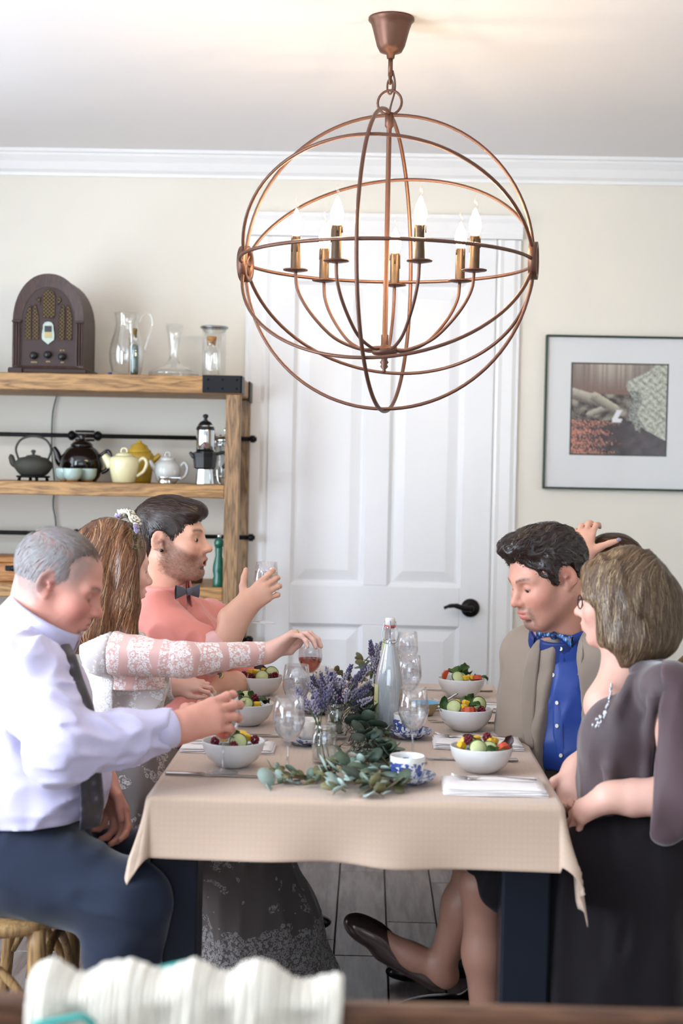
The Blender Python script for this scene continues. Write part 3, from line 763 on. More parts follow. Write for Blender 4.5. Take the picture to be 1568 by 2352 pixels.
spout_tube(t, M_BPL, [(-.04, 0, .1), (-.056, 0, .118)], .009, .005)
MB().tube(smooth_path([(.04, 0, .112), (.07, 0, .118), (.08, 0, .1), (.076, 0, .075), (.066, 0, .062)], 6), .0065, 8).build('handle', M_BPL, t)
MB().tube(smooth_path([(.045, 0, .06), (.047, 0, .03), (.052, 0, .008), (.06, 0, .003)], 5), .003, 6).build('support', M_CHROME, t)
p = P(498, 1100, 5.42)
t = thing('french_press', 'glass and chrome coffee press half hidden behind the shelf post', 'coffee press', (p.x + .03, 5.42, S2))
MB().lathe([(0, .02), (.042, .02), (.044, .024), (.044, .16), (.042, .16), (.042, .026), (0, .024)], 28).build('beaker', GL, t)
fm = MB(); 
for a in (.5, 2.1, 3.7, 5.3): fm.tube([(.047 * math.cos(a), .047 * math.sin(a), 0), (.046 * math.cos(a), .046 * math.sin(a), .19)], .004, 8)
fm.tube(arc_pts((0, 0, .15), .046, 0, 2 * math.pi, 32, (1, 0, 0), (0, 1, 0)), .004, 6); fm.tube(arc_pts((0, 0, .03), .046, 0, 2 * math.pi, 32, (1, 0, 0), (0, 1, 0)), .004, 6)
fm.build('frame', M_CHROME, t)
MB().lathe([(0, .16), (.046, .16), (.044, .175), (.015, .185), (.004, .186), (.004, .2), (.011, .206), (0, .218)], 24).build('lid', M_CHROME, t)

# ------------------------------------------------------------------ lower shelf
p = P(500, 1345, 5.16)
t = thing('pepper_mill', 'tall turned dark green pepper mill with a silver knob on the lower shelf', 'pepper mill', (p.x, 5.18, S3))
M_GRN = mat('green_lacquer', srgb(10, 92, 74), .2, coat=.5)
MB().lathe([(0, 0), (.021, 0), (.022, .004), (.021, .03), (.018, .038), (.022, .06), (.0205, .08), (.013, .115), (.0145, .14), (.013, .143), (0, .143)], 24).build('body', M_GRN, t)
MB().lathe([(0, .143), (.015, .144), (.0185, .158), (.0165, .17), (.012, .176), (0, .178)], 24).build('head', M_GRN, t)
MB().lathe([(0, .177), (.004, .177), (.0075, .184), (.006, .191), (0, .193)], 14).build('knob', M_CHROME, t)
p0, p1 = P(0, 1285, 5.3), P(57, 1335, 5.3)
t = thing('wooden_box', 'oak box with an iron latch at the edge of the lower shelf', 'box', (p1.x - .17, 5.3, S3))
M_BOX = wood('box_oak', srgb(126, 76, 30), srgb(178, 120, 60), axis=0, scale=2, rough=.45)
MB().box((0, 0, .035), (.34, .2, .07), bev=.004).build('body', M_BOX, t)
MB().box((0, 0, .0805), (.346, .206, .021), bev=.004).build('lid', M_BOX, t)
mb = MB(); mb.box((.17, -.02, .045), (.006, .175, .092), bev=.001); mb.build('corner_strip', M_RD, t)
mb = MB(); mb.box((.135, -.104, .05), (.026, .006, .018), bev=.002); mb.ellipsoid((.15, -.107, .05), (.009, .004, .011), 10, 6); mb.build('latch', M_BLACKM, t)
p = P(455, 1345, 5.3)
t = lathe_thing('dark_jar', 'small dark brown jar on the lower shelf behind the bow tie', 'jar', (p.x - .02, 5.33, S3), [(0, 0), (.03, 0), (.034, .01), (.034, .05), (.028, .062), (.026, .07), (.03, .074), (.03, .082), (0, .084)], mat('brown_glaze', srgb(60, 42, 34), .3))
# ------------------------------------------------------------------ table and cloth
TX0, TX1, TY0, TY1, TZ = -.452, .415, 3.0, 4.70, .755
M_NAVY = mat('dark_navy_steel', srgb(27, 33, 46), .33, .35, var=.15, vscale=20)
tab = thing('dining_table', 'long dining table with square dark navy legs under the beige cloth', 'table', ((TX0 + TX1) / 2, (TY0 + TY1) / 2, 0))
MB().box(((TX0 + TX1) / 2, (TY0 + TY1) / 2, TZ - .03), (TX1 - TX0 - .01, TY1 - TY0 - .01, .05), bev=.006).build('tabletop', M_NAVY, tab, world=True)
for lx in (TX0 - .02 + .065, TX1 - .06):
    for ly in (TY0 + .1, TY1 - .1):
        MB().box((lx, ly, (TZ - .06) / 2), (.105, .105, TZ - .062), bev=.006).build('leg', M_NAVY, tab, world=True)
for ly in (TY0 + .08, TY1 - .08): MB().box(((TX0 + TX1) / 2, ly, TZ - .09), (TX1 - TX0 - .24, .03, .06), bev=.003).build('apron', M_NAVY, tab, world=True)
N = NT('woven_table_linen')
co = N.coords((1, 1, 1))
def sqr(v, sc):
    sp = N.n('ShaderNodeSeparateXYZ'); N.set(sp, 0, v); out = []
    for k in (0, 1, 2):
        out.append(N.math('ABSOLUTE', N.math('SUBTRACT', N.math('FRACT', N.math('MULTIPLY', sp.outputs[k], sc)), .5)))
    return out
at = N.n('ShaderNodeAttribute', attribute_name='uvw')
sx, sy, sz = sqr(at.outputs['Vector'], 82.0)
sq = N.math('MULTIPLY', N.math('GREATER_THAN', sx, .22), N.math('GREATER_THAN', sy, .22))
wv = N.n('ShaderNodeTexNoise', {'Scale': 500.0, 'Detail': 2.0}); N.set(wv, 'Vector', at.outputs['Vector'])
c = N.mixc(N.math('MULTIPLY', sq, .2), srgb(198, 170, 148), srgb(212, 188, 168))
c = N.mixc(N.math('MULTIPLY', wv.outputs[0], .35), c, srgb(180, 152, 130))
b = N.n('ShaderNodeBsdfPrincipled', {'Base Color': c, 'Roughness': .62, 'Sheen Weight': .3})
N.set(b, 'Normal', N.bump(sq, .06, .001)); M_LINEN = N.surf(b)
def cloth_mesh():
    oh_f, oh_s = .135, .225
    us = []; 
    def axis(lo, hi, o):
        k = [lo - o + o * i / 22 for i in range(22)] + [lo + .012 * i / 4 for i in range(4)] + [lo + .012 + (hi - lo - .024) * i / 40 for i in range(41)]
        k += [hi - .012 + .012 * (i + 1) / 4 for i in range(4)] + [hi + o * (i + 1) / 22 for i in range(22)]
        return k
    U = axis(TX0, TX1, oh_s); V = axis(TY0, TY1, oh_f)
    vs = []; uvw = []
    for u in U:
        for v in V:
            cx = min(max(u, TX0), TX1); cy = min(max(v, TY0), TY1)
            dx, dy = u - cx, v - cy; L = math.hypot(dx, dy)
            z = TZ; x_, y_ = u, v
            if L > 0:
                ux, uy = dx / L, dy / L
                corner = abs(ux * uy) * 2
                flare = .10 + .17 * corner
                along = u if abs(uy) > abs(ux) else v
                wave = .5 + .5 * math.sin(along * 17 + 1.3 * math.sin(along * 7.3))
                r0 = .012
                if L < r0 * 1.57:
                    a = L / r0; hor = r0 * math.sin(a); drop = r0 * (1 - math.cos(a))
                else:
                    q = L - r0 * 1.57; t = min(1, q / .12)
                    hor = r0 + q * flare + .026 * wave * t * t - .010 * t
                    drop = r0 + q * math.sqrt(1 - flare * flare) + .004 * t * math.sin(along * 11)
                if L > .02: drop += .0
                x_ = cx + ux * hor; y_ = cy + uy * hor; z = TZ - drop
                if dy < 0 and abs(dx) < 1e-6: z -= .012 * (cx - TX0) / (TX1 - TX0) * min(1, L / .1)
            else:
                z += .0006 * math.sin(u * 31 + v * 17)
            vs.append((x_, y_, z)); uvw.append((u, v, 0))
    nv = len(V); fs = [(i * nv + j, (i + 1) * nv + j, (i + 1) * nv + j + 1, i * nv + j + 1) for i in range(len(U) - 1) for j in range(nv - 1)]
    me = bpy.data.meshes.new('tablecloth'); me.from_pydata(vs, [], fs)
    a = me.attributes.new('uvw', 'FLOAT_VECTOR', 'POINT'); a.data.foreach_set('vector', [c for q in uvw for c in q])
    me.polygons.foreach_set('use_smooth', [True] * len(fs)); me.materials.append(M_LINEN)
    return me
cl = link('tablecloth', cloth_mesh()); setp(cl, 'beige woven tablecloth draped over the long dining table', 'tablecloth')
sm = cl.modifiers.new('thick', 'SOLIDIFY'); sm.thickness = .0016; sm.offset = -1
TT = TZ + .0016

# ------------------------------------------------------------------ glasses
M_WG = clear_glass('wine_glass_clear', (.97, .97, .98), .12)
def liquid(name, tint, rough=0.0, cloud=0.0):
    if name in MATS: return MATS[name]
    N = NT(name)
    lw = N.n('ShaderNodeLayerWeight', {'Blend': .5})
    tr = N.n('ShaderNodeBsdfTransparent', {'Color': tint}); rf = N.n('ShaderNodeBsdfRefraction', {'Color': tint, 'IOR': 1.2, 'Roughness': rough})
    m1 = N.n('ShaderNodeMixShader', {0: .3}); N.set(m1, 1, tr); N.set(m1, 2, rf)
    gl = N.n('ShaderNodeBsdfGlossy', {'Roughness': .02}); m2 = N.n('ShaderNodeMixShader', {0: N.math('MULTIPLY_ADD', N.math('POWER', lw.outputs['Facing'], 4.0), .4, .04)})
    if cloud:
        tl = N.n('ShaderNodeBsdfTranslucent', {'Color': tint}); df = N.n('ShaderNodeBsdfDiffuse', {'Color': tint}); m3 = N.n('ShaderNodeMixShader', {0: .5}); N.set(m3, 1, tl); N.set(m3, 2, df)
        m4 = N.n('ShaderNodeMixShader', {0: cloud}); N.set(m4, 1, m1); N.set(m4, 2, m3); m1 = m4
    N.set(m2, 1, m1); N.set(m2, 2, gl); MATS[name] = N.surf(m2); return MATS[name]
GH = .18
GPROF = [(.0, .0), (.034, .0012), (.0345, .002), (.02, .0035), (.006, .007), (.0035, .014), (.003, .04), (.0035, .068), (.006, .074), (.016, .081), (.028, .096), (.0355, .114), (.037, .124), (.0355, .145), (.0315, .18)]
GIN = [(.0308, .18), (.0347, .145), (.0362, .124), (.0347, .114), (.0272, .097), (.0155, .083), (.005, .077), (0, .076)]
def r_in(z):
    pts = sorted([(b, a) for a, b in GIN])
    for (z0, r0), (z1, r1) in zip(pts, pts[1:]):
        if z0 <= z <= z1: return r0 + (r1 - r0) * (z - z0) / (z1 - z0)
    return .0308
def wine_glass(loc, label, level=None, tint=None, name='wine_glass', rot=None):
    t = thing(name, label, 'glass', loc, group='wine glasses on and above the table')
    if rot: t.rotation_euler = rot
    MB().lathe([(r, z) for r, z in GPROF if z >= .068] + GIN, 36).build('bowl', M_WG, t)
    MB().lathe([(r, z) for r, z in GPROF if .0035 <= z <= .07] + [(0, .07)], 20).build('stem', M_WG, t)
    MB().lathe([(0, 0), (.034, .0), (.0345, .0015), (.02, .0035), (.006, .006), (0, .0065)], 36).build('foot', M_WG, t)
    if level:
        zs = [.0785, .083, .09, .097, .105, .114, .124, .135, .145, .155, .165]; pr = [(0, .0778)]
        for z in zs:
            if z < level: pr.append((r_in(z) - .0006, z))
        pr += [(r_in(level) - .0006, level), (0, level)]
        MB().lathe(pr, 36).build('drink', tint, t)
    return t
LQ_W = liquid('pale_lemonade', (.97, .97, .97), .12, .3)
LQ_C = liquid('clear_water', (.985, .985, .985), .02, .12)
LQ_A = liquid('amber_wine', (.62, .16, .06), .0)
LQ_R = liquid('orange_wine', (.85, .25, .08), .0)
def on_table(px, Y): 
    p = P(px, 1700, Y); return Vector((p.x, Y, TT))
def glass_at(px, py, Y, *a, **k):
    g = wine_glass((0, 0, 0), *a, **k); c = P(px, py, Y); g.location = (c.x, Y, TT); return g
glass_at(663, 1650, 3.22, 'wine glass of pale drink nearest the front on the left side of the garland', .135, LQ_W)
glass_at(680, 1590, 3.755, 'wine glass of sparkling drink standing behind the frontmost left glass', .14, LQ_W)
glass_at(712, 1530, 4.33, 'wine glass half full of amber red wine beside the bride’s hand'.replace('’', "'"), .122, LQ_A)
glass_at(949, 1640, 3.40, 'wine glass of clear water before the blue and white cups', .13, LQ_C)
glass_at(938, 1560, 4.0, 'wine glass of clear water beside the swing-top bottle', .138, LQ_C)
glass_at(934, 1500, 4.6, 'farthest wine glass, standing behind the bottle before the white door', .13, LQ_C)
glass_at(513, 1690, 3.23, 'wine glass of orange wine gripped by the grey-haired man', .1, LQ_R)
gy = wine_glass((0, 0, 0), 'wine glass held up by the young man in the pink shirt', .15, LQ_C)
_b, _t = P(605, 1431, 4.15), P(612, 1296, 4.15)
gy.location = _b; gy.rotation_euler = (0, math.atan2(_t.x - _b.x, _t.z - _b.z), 0)
YG_B, YG_T = _b, _t

# ------------------------------------------------------------------ salad bowls
M_BOWL = mat('white_stoneware', srgb(228, 226, 226), .3, var=.03, vscale=30, coat=.2)
BH = .06
def bowl(px, Y, label):
    p = on_table(px, Y)
    t = thing('salad_bowl', label, 'bowl', p, group='salad bowls')
    MB().lathe([(0, .004), (.03, .004), (.031, 0), (.035, 0), (.04, .004), (.058, .018), (.069, .038), (.0735, .058), (.0728, .0605), (.071, .058), (.0665, .04), (.056, .022), (.038, .009), (0, .008)], 48).build('bowl_body', M_BOWL, t)
    return p
M_MANGO = mat('mango_flesh', srgb(238, 190, 44), .35, var=.15, vscale=60, sss=.2)
M_CUKE = mat('cucumber_flesh', srgb(206, 214, 158), .3, var=.1, vscale=90, sss=.2)
M_PEEL = mat('cucumber_peel', srgb(60, 92, 40), .35)
M_RASP = mat('raspberry_flesh', srgb(112, 20, 38), .35, sss=.2)
M_LEAFG = mat('salad_leaf_green', srgb(60, 96, 40), .45, var=.5, vscale=50, objvar=.2)
M_LEAFD = mat('salad_leaf_purple', srgb(64, 30, 36), .45, var=.5, vscale=50)
M_TOM = mat('tomato_flesh', srgb(206, 84, 52), .25, var=.2, vscale=40)
def cuke_mesh():
    mb = MB(); mb.lathe([(0, -.0015), (.0195, -.0015), (.0195, .0015), (0, .0015)], 22); return mb
CUKE = cuke_mesh().mesh('cucumber_slice', M_CUKE); CRIM = MB().tube(arc_pts((0, 0, 0), .0198, 0, 2 * math.pi * 23 / 24, 23, (1, 0, 0), (0, 1, 0)), .0019, 6, closed=True).mesh('peel', M_PEEL)
MANGO = MB().box((0, 0, 0), (.019, .017, .015), bev=.003).mesh('mango_chunk', M_MANGO)
def rasp_mesh():
    mb = MB(); rr = random.Random(3)
    for i in range(26):
        z = 1 - 2 * (i + .5) / 26; a = i * 2.4; r = math.sqrt(1 - z * z)
        mb.ellipsoid((.0085 * r * math.cos(a), .0085 * r * math.sin(a), .0095 * z), (.0032,) * 3, 6, 4)
    return mb.mesh('raspberry', M_RASP)
RASP = rasp_mesh()
def leafy_mesh(seed, m, L=.045, W=.026):
    rr = random.Random(seed); mb = MB()
    def f(u, v):
        w = W * math.sin(math.pi * min(1, u * .92 + .08)) ** .6 * (1 + .16 * math.sin(u * 22 + seed))
        s_ = (v - .5) * 2
        return (L * (u - .5), s_ * w / 2, .007 * math.sin(u * 5 + seed) + .006 * abs(s_) + .003 * math.sin(v * 14 + u * 9) * abs(s_))
    mb.grid(f, 9, 7); return mb.mesh('salad_leaf', m)
LEAVES_S = [leafy_mesh(i, M_LEAFG if i % 3 else M_LEAFD) for i in range(6)]
TOMW = MB().prism([(-.02, 0), (.02, 0), (.012, .012), (0, .016), (-.012, .012)], lambda u, v, w: Vector((u, w - .007, v)), .014).mesh('tomato_wedge', M_TOM)
GREENS = {}
def greens_mesh(seed):
    rr = random.Random(seed); mb = MB()
    mb.lathe([(0, .048), (.03, .047), (.05, .043), (.063, .036), (.05, .02), (0, .014)], 20)
    for i in range(60):
        a = rr.uniform(0, 6.28); r = .058 * math.sqrt(rr.random()); L = rr.uniform(.014, .028)
        d = Vector((math.cos(a + rr.uniform(-1.5, 1.5)), math.sin(a + rr.uniform(-1.5, 1.5)), rr.uniform(-.1, .6))).normalized()
        s_ = d.cross(Vector((0, 0, 1))).normalized() * L * .35; c = Vector((r * math.cos(a), r * math.sin(a), .046 - r * .1))
        mb.add([c - d * L / 2, c + s_ + Vector((0, 0, .003)), c + d * L / 2, c - s_ + Vector((0, 0, .003))], [(0, 1, 2, 3)])
    return mb
def salad(p, where, items, seed):
    rr = random.Random(seed)
    g = greens_mesh(seed).build('salad_greens', mat('mixed_greens', srgb(74, 84, 44), .5, var=.75, vscale=45), None, loc=p)
    setp(g, 'bed of mixed torn greens in the bowl ' + where, 'salad', 'salad greens', 'stuff')
    info = {'c': ('cucumber_slice', 'round cucumber slice', 'cucumber'), 'm': ('mango_chunk', 'yellow mango chunk', 'mango'), 'r': ('raspberry', 'dark red raspberry', 'raspberry'), 'l': ('salad_leaf', 'curled salad leaf', 'lettuce'), 't': ('tomato_wedge', 'orange red tomato wedge', 'tomato')}
    plural = {'c': 'round cucumber slices', 'm': 'yellow mango chunks', 'r': 'dark red raspberries', 'l': 'curled salad leaves', 't': 'orange red tomato wedges'}
    words = ['none', 'one', 'two', 'three', 'four', 'five', 'six', 'seven']
    for kind, u, v, h, rx, ry, rz in items:
        nm, lab, cat_ = info[kind]
        me = {'c': CUKE, 'm': MANGO, 'r': RASP, 'l': LEAVES_S[rr.randrange(6)], 't': TOMW}[kind]
        o = link(nm, me, None, (p[0] + u, p[1] + v, p[2] + h)); o.rotation_euler = (RAD(rx), RAD(ry), RAD(rz))
        if kind == 'c': link('peel', CRIM, o)
        same = sorted(q[1] for q in items if q[0] == kind); n_ = len(same); k_ = same.index(u)
        if n_ == 1: lb = lab
        elif n_ == 2: lb = ('left' if k_ == 0 else 'right') + ' one of two ' + plural[kind]
        else: lb = ('leftmost' if k_ == 0 else 'rightmost' if k_ == n_ - 1 else ('second', 'third', 'fourth')[k_ - 1] + ' from left') + ' of ' + words[n_] + ' ' + plural[kind]
        setp(o, lb + ' in the bowl ' + where, cat_, plural[kind].split(' ', 1)[1] + ' in the bowl ' + where)
def rand_items(seed, spec):
    rr = random.Random(seed); it = []
    for kind, n in spec:
        for _ in range(n):
            a = rr.uniform(0, 6.28); r = .05 * math.sqrt(rr.random())
            it.append((kind, r * math.cos(a), r * math.sin(a) * .9, .058 + .012 * rr.random() - .1 * max(0, r - .03), rr.uniform(-40, 40), rr.uniform(-40, 40), rr.uniform(0, 360)))
    return it
b1 = bowl(1106, 3.315, 'white salad bowl nearest the woman in the plum dress')
salad(b1, 'nearest the woman in plum', [('c', -.012, -.045, .062, 62, 0, 5), ('c', .012, -.04, .06, 50, 15, -20), ('m', -.048, -.02, .064, 10, 20, 30), ('m', -.04, .0, .07, 30, 10, 60), ('m', .02, -.015, .07, 20, 40, 10), ('m', .03, .01, .07, 0, 30, 40), ('r', -.033, -.02, .076, 0, 0, 0), ('r', .012, .0, .08, 0, 20, 0), ('t', .046, -.028, .058, 30, -20, 20), ('l', .058, -.01, .064, 30, -40, 60), ('l', .03, -.05, .056, 40, 0, 10), ('l', -.02, .02, .07, 0, 0, 0), ('m', -.01, .03, .07, 0, 0, 20)], 1)
b2 = bowl(1068, 3.85, 'white salad bowl before the man in the blue shirt')
salad(b2, 'before the blue-shirted man', [('c', -.035, -.03, .066, 55, -30, 0), ('c', .035, .0, .072, 60, 35, 0), ('m', -.008, -.03, .066, 20, 0, 40), ('m', .0, -.005, .074, 0, 20, 10), ('m', -.02, .02, .07, 20, 20, 60), ('l', .025, -.03, .068, 20, 20, 30), ('l', .01, .015, .08, 60, 0, 50), ('l', -.06, -.01, .068, 0, -60, 80), ('r', .04, -.035, .06, 0, 0, 0), ('l', -.01, .04, .07, 0, 0, 0), ('t', .005, -.045, .058, 60, 0, 0)], 2)
b3 = bowl(1056, 4.42, 'white salad bowl farthest away, with a tomato wedge poking up')
salad(b3, 'with the upright tomato wedge', [('t', -.045, .0, .066, 0, -70, 10), ('l', -.02, .0, .08, 30, 10, 20), ('l', .005, .01, .085, 40, -10, 60), ('l', .015, -.01, .075, 20, 0, 100), ('c', -.012, -.035, .066, 50, 20, 0), ('m', .012, -.03, .064, 0, 0, 30), ('m', .03, -.02, .064, 0, 20, 50), ('t', .045, -.015, .06, 60, 0, 20), ('l', .06, .0, .06, 0, 30, 0)], 3)
b4 = bowl(536, 3.31, 'white salad bowl behind the glass of the grey-haired man')
salad(b4, 'behind the gripped glass', [('c', .015, -.04, .064, 60, 10, 0), ('l', -.002, -.02, .076, 60, 0, 70), ('m', .032, -.01, .07, 10, 20, 30), ('m', .02, .01, .072, 30, 10, 10), ('r', .052, -.022, .066, 0, 0, 0), ('r', -.04, -.03, .062, 0, 0, 0), ('m', -.02, -.02, .068, 0, 0, 10), ('l', -.03, .02, .07, 0, 0, 40), ('r', .005, -.05, .056, 0, 0, 0)], 4)
b5 = bowl(565, 3.855, 'white salad bowl in the middle of the left row, behind the knuckles')
salad(b5, 'behind the ringed hand', [('l', -.03, -.01, .078, 10, 10, 10), ('c', .002, .01, .075, 40, 10, 30), ('r', .022, -.01, .074, 0, 0, 0), ('l', .012, .01, .072, 20, 40, 60), ('m', .03, -.03, .06, 0, 0, 20), ('l', .04, -.01, .062, 10, 0, 10), ('c', .0, -.04, .062, 60, 0, 0), ('l', -.02, -.04, .062, 20, 0, 40), ('l', .05, .0, .06, 0, 0, 90)], 5)
b6 = bowl(592, 4.37, 'white salad bowl in front of the young man in pink')
salad(b6, 'before the young man', [('r', -.045, -.02, .064, 0, 0, 0), ('m', -.01, -.01, .072, 10, 10, 20), ('m', .015, .005, .074, 0, 20, 50), ('m', -.025, .0, .07, 0, 20, 60), ('l', .005, .02, .076, 40, 0, 10), ('c', .04, .0, .07, 50, 30, 0), ('r', .05, -.01, .062, 0, 0, 0), ('r', .035, -.03, .06, 0, 0, 0), ('c', .012, -.04, .062, 60, 0, 0), ('r', -.02, -.035, .06, 0, 0, 0)], 6)

# ------------------------------------------------------------------ blue and white cups and saucers
N = NT('willow_pattern'); co = N.coords((1, 1, 1)); n1 = N.noise(42, 4, co, .65); n2 = N.noise(130, 3, co, .6)
sp = N.n('ShaderNodeSeparateXYZ'); N.set(sp, 0, co)
band = N.math('MULTIPLY', N.math('LESS_THAN', sp.outputs[2], .043), N.math('GREATER_THAN', sp.outputs[2], .006))
f = N.math('ADD', N.math('MULTIPLY', n1, .75), N.math('MULTIPLY', n2, .35)); f = N.math('MULTIPLY', N.math('GREATER_THAN', f, .545), band)
c = N.mixc(f, srgb(232, 230, 226), N.ramp(n2, [(.35, srgb(30, 38, 84)), (.65, srgb(74, 96, 168))]))
M_WILLOW = N.surf(N.n('ShaderNodeBsdfPrincipled', {'Base Color': c, 'Roughness': .15, 'Coat Weight': .4}))
N = NT('willow_saucer'); co = N.coords((1, 1, 1)); n1 = N.noise(70, 4, co, .65)
c = N.mixc(N.math('GREATER_THAN', n1, .5), srgb(196, 200, 210), srgb(70, 84, 140))
M_WSAUCER = N.surf(N.n('ShaderNodeBsdfPrincipled', {'Base Color': c, 'Roughness': .15, 'Coat Weight': .4}))
M_CREAMC = mat('cream_china', srgb(226, 216, 206), .2, coat=.4)
def saucer(loc, label, m=None):
    t = thing('saucer', label, 'saucer', loc, group='saucers')
    MB().lathe([(0, .006), (.028, .0055), (.03, .0065), (.05, .0115), (.064, .0195), (.0655, .021), (.066, .0195), (.06, .012), (.04, .003), (.036, 0), (.03, 0), (.029, .002), (0, .002)], 44).build('plate', m or M_WSAUCER, t)
    return t
def cup(loc, label, m, rz=0, handle=True):
    t = thing('teacup', label, 'cup', loc, rz, 'teacups')
    MB().lathe([(0, .002), (.026, .002), (.027, 0), (.03, 0), (.0305, .004), (.036, .009), (.0385, .02), (.039, .054), (.0385, .0555), (.037, .054), (.0365, .02), (.033, .011), (0, .009)], 40).build('cup_body', m, t)
    if handle: MB().tube(smooth_path([(.037, 0, .046), (.052, 0, .048), (.059, 0, .036), (.054, 0, .022), (.038, 0, .015)], 6), .0035, 8).build('handle', M_CREAMC, t)
    return t
def cup_and_saucer(px, Y, l1, l2, m, rz=0):
    p = on_table(px, Y); saucer(p, l2, M_WSAUCER); return cup(p + Vector((0, 0, .0068)), l1, m, rz)
cup_and_saucer(936, 3.17, 'blue and white patterned teacup nearest the front, beside the eucalyptus', 'patterned saucer under the frontmost blue and white teacup', M_WILLOW, RAD(120))
cup_and_saucer(936, 3.72, 'blue and white patterned teacup behind the water glass and beside the bottle', 'patterned saucer under the teacup beside the bottle', M_WILLOW, RAD(100))
cup_and_saucer(703, 3.60, 'pale teacup on the left side of the garland behind the front jar', 'patterned saucer on the left side of the garland behind the front jar', M_CREAMC, RAD(250))
cup_and_saucer(727, 4.07, 'pale teacup beside the middle lavender jar', 'patterned saucer beside the middle lavender jar', M_CREAMC, RAD(250))
cup_and_saucer(742, 4.58, 'dark-patterned cream teacup next to the amber wine', 'patterned saucer next to the amber wine glass', M_WILLOW, RAD(250))

# ------------------------------------------------------------------ napkins and cutlery
M_NAP = mat('white_napkin_linen', srgb(240, 232, 230), .8, var=.05, vscale=120, bump=.25, bscale=700, bdist=.0006, sheen=.2)
M_STEEL = mat('cutlery_steel', srgb(190, 186, 182), .18, 1.0, var=.1, vscale=40)
def napkin(x0, x1, y0, y1, label, layers=4, skew=0.0):
    t = thing('napkin', label, 'napkin', ((x0 + x1) / 2, (y0 + y1) / 2, TT), group='folded napkins')
    hx, hy = (x1 - x0) / 2, (y1 - y0) / 2
    for k in range(layers):
        mb = MB(); th = .0034
        def f(u, v, k=k):
            sx = -1 + 2 * u; sy = -1 + 2 * v
            return (sx * hx * (1 - .012 * k) + skew * sy * hy + .002 * math.sin(k * 2.1), sy * hy * (1 - .03 * k) + .003 * math.sin(sx * 4 + k * 2), k * (th + .0005))
        nu, nv = 14, 8
        def top(u, v, k=k):
            q = Vector(f(u, v)); q.z += th * (1 - max(abs(2 * u - 1), abs(2 * v - 1)) ** 14 * .7) + .0006 * math.sin(u * 19 + v * 11 + k); return q
        mb.grid(lambda u, v: Vector(f(u, v)), nu, nv); mb.grid(top, nu, nv)
        n = nu * nv; rim = [i * nv for i in range(nu)] + [(nu - 1) * nv + j for j in range(1, nv)] + [i * nv + nv - 1 for i in range(nu - 2, -1, -1)] + [j for j in range(nv - 2, 0, -1)]
        for a_, b_ in zip(rim, rim[1:] + rim[:1]): mb.f.append((a_, b_, n + b_, n + a_)); mb.sm.append(False)
        mb.build('fold_layer', M_NAP, t)
    return TT + layers * .0039
def fork(loc, rz, label, scale=1.0, tilt=0):
    t = thing('fork', label, 'fork', loc, rz, 'forks'); L = .19 * scale
    mb = MB()
    hp = [(-L / 2, .004, .0045), (-L * .3, .0048, .006), (-L * .05, .0028, .0085), (L * .14, .0026, .0075), (L * .2, .006, .0035), (L * .26, .0108, .0022), (L * .31, .0112, .003)]
    vs = []; fs = []
    for x_, w, z in hp: vs += [(x_, -w, z), (x_, w, z), (x_, w * .8, z + .0018), (x_, -w * .8, z + .0018)]
    for i in range(len(hp) - 1):
        for j in range(4): fs.append((i * 4 + j, i * 4 + (j + 1) % 4, i * 4 + 4 + (j + 1) % 4, i * 4 + 4 + j))
    fs += [(0, 1, 2, 3), tuple(len(vs) - 4 + j for j in range(4))]
    mb.add(vs, fs).build('handle', M_STEEL, t)
    for k in range(4):
        y_ = -.0084 + k * .0056
        MB().tube([(L * .31, y_, .0038), (L * .4, y_, .0055), (L * .5, y_ * .95, .0115)], [.0017, .0015, .0009], 6).build('tine', M_STEEL, t)
    return t
def knife(loc, rz, label):
    t = thing('knife', label, 'knife', loc, rz, 'table knives')
    MB().box((-.06, 0, .004), (.09, .013, .007), bev=.0025).build('handle', M_STEEL, t)
    MB().prism([(-.016, -.006), (.1, -.0085), (.118, -.004), (.115, .002), (.06, .0065), (-.016, .006)], lambda u, v, w: Vector((u, v, .002 + w)), .002).build('blade', M_STEEL, t)
    return t
a, b = PZ(1018, 1826, TT), PZ(1258, 1829, TT)
z_ = napkin(a.x, b.x, a.y, a.y + .15, 'folded white napkin nearest the front, beside the plum sleeve', 4)
fork((a.x + .115, a.y + .085, z_), RAD(175), 'fork lying on the frontmost white napkin')
a, b = PZ(996, 1720, TT), PZ(1202, 1722, TT)
z_ = napkin(a.x, b.x, a.y, a.y + .13, 'folded white napkin between the two nearer bowls on the right side', 4)
fork((a.x + .1, a.y + .075, z_), RAD(175), 'fork lying on the napkin between the two nearer right-side bowls')
a, b = PZ(990, 1634, TT), PZ(1160, 1636, TT)
z_ = napkin(a.x, b.x, a.y, a.y + .12, 'folded white napkin farthest away on the right side', 4)
fork((a.x + .1, a.y + .06, z_), RAD(175), 'fork lying on the farthest napkin on the right side')
a, b = PZ(408, 1728, TT), PZ(628, 1730, TT)
z_ = napkin(a.x + .004, b.x, a.y, a.y + .13, 'folded white napkin behind the bowl of the grey-haired man', 3)
fork((a.x + .12, a.y + .06, z_), RAD(3), 'fork lying on the napkin behind the grey-haired man')
a = PZ(506, 1580, TT)
z_ = napkin(a.x, a.x + .17, a.y, a.y + .1, 'folded napkin beside the wristwatch of the young man', 3)
fork((a.x + .1, a.y + .04, z_), RAD(3), 'fork lying on the napkin beside the wristwatch')
p = PZ(1090, 1747, TT); knife((p.x, p.y, TT), RAD(180), 'steel knife behind the frontmost bowl on the right side')
p = PZ(1080, 1660, TT); knife((p.x, p.y, TT), RAD(180), 'steel knife behind the bowl before the blue shirt')
p = PZ(1056, 1587, TT); knife((p.x, p.y, TT), RAD(180), 'steel knife behind the farthest bowl on the right side')
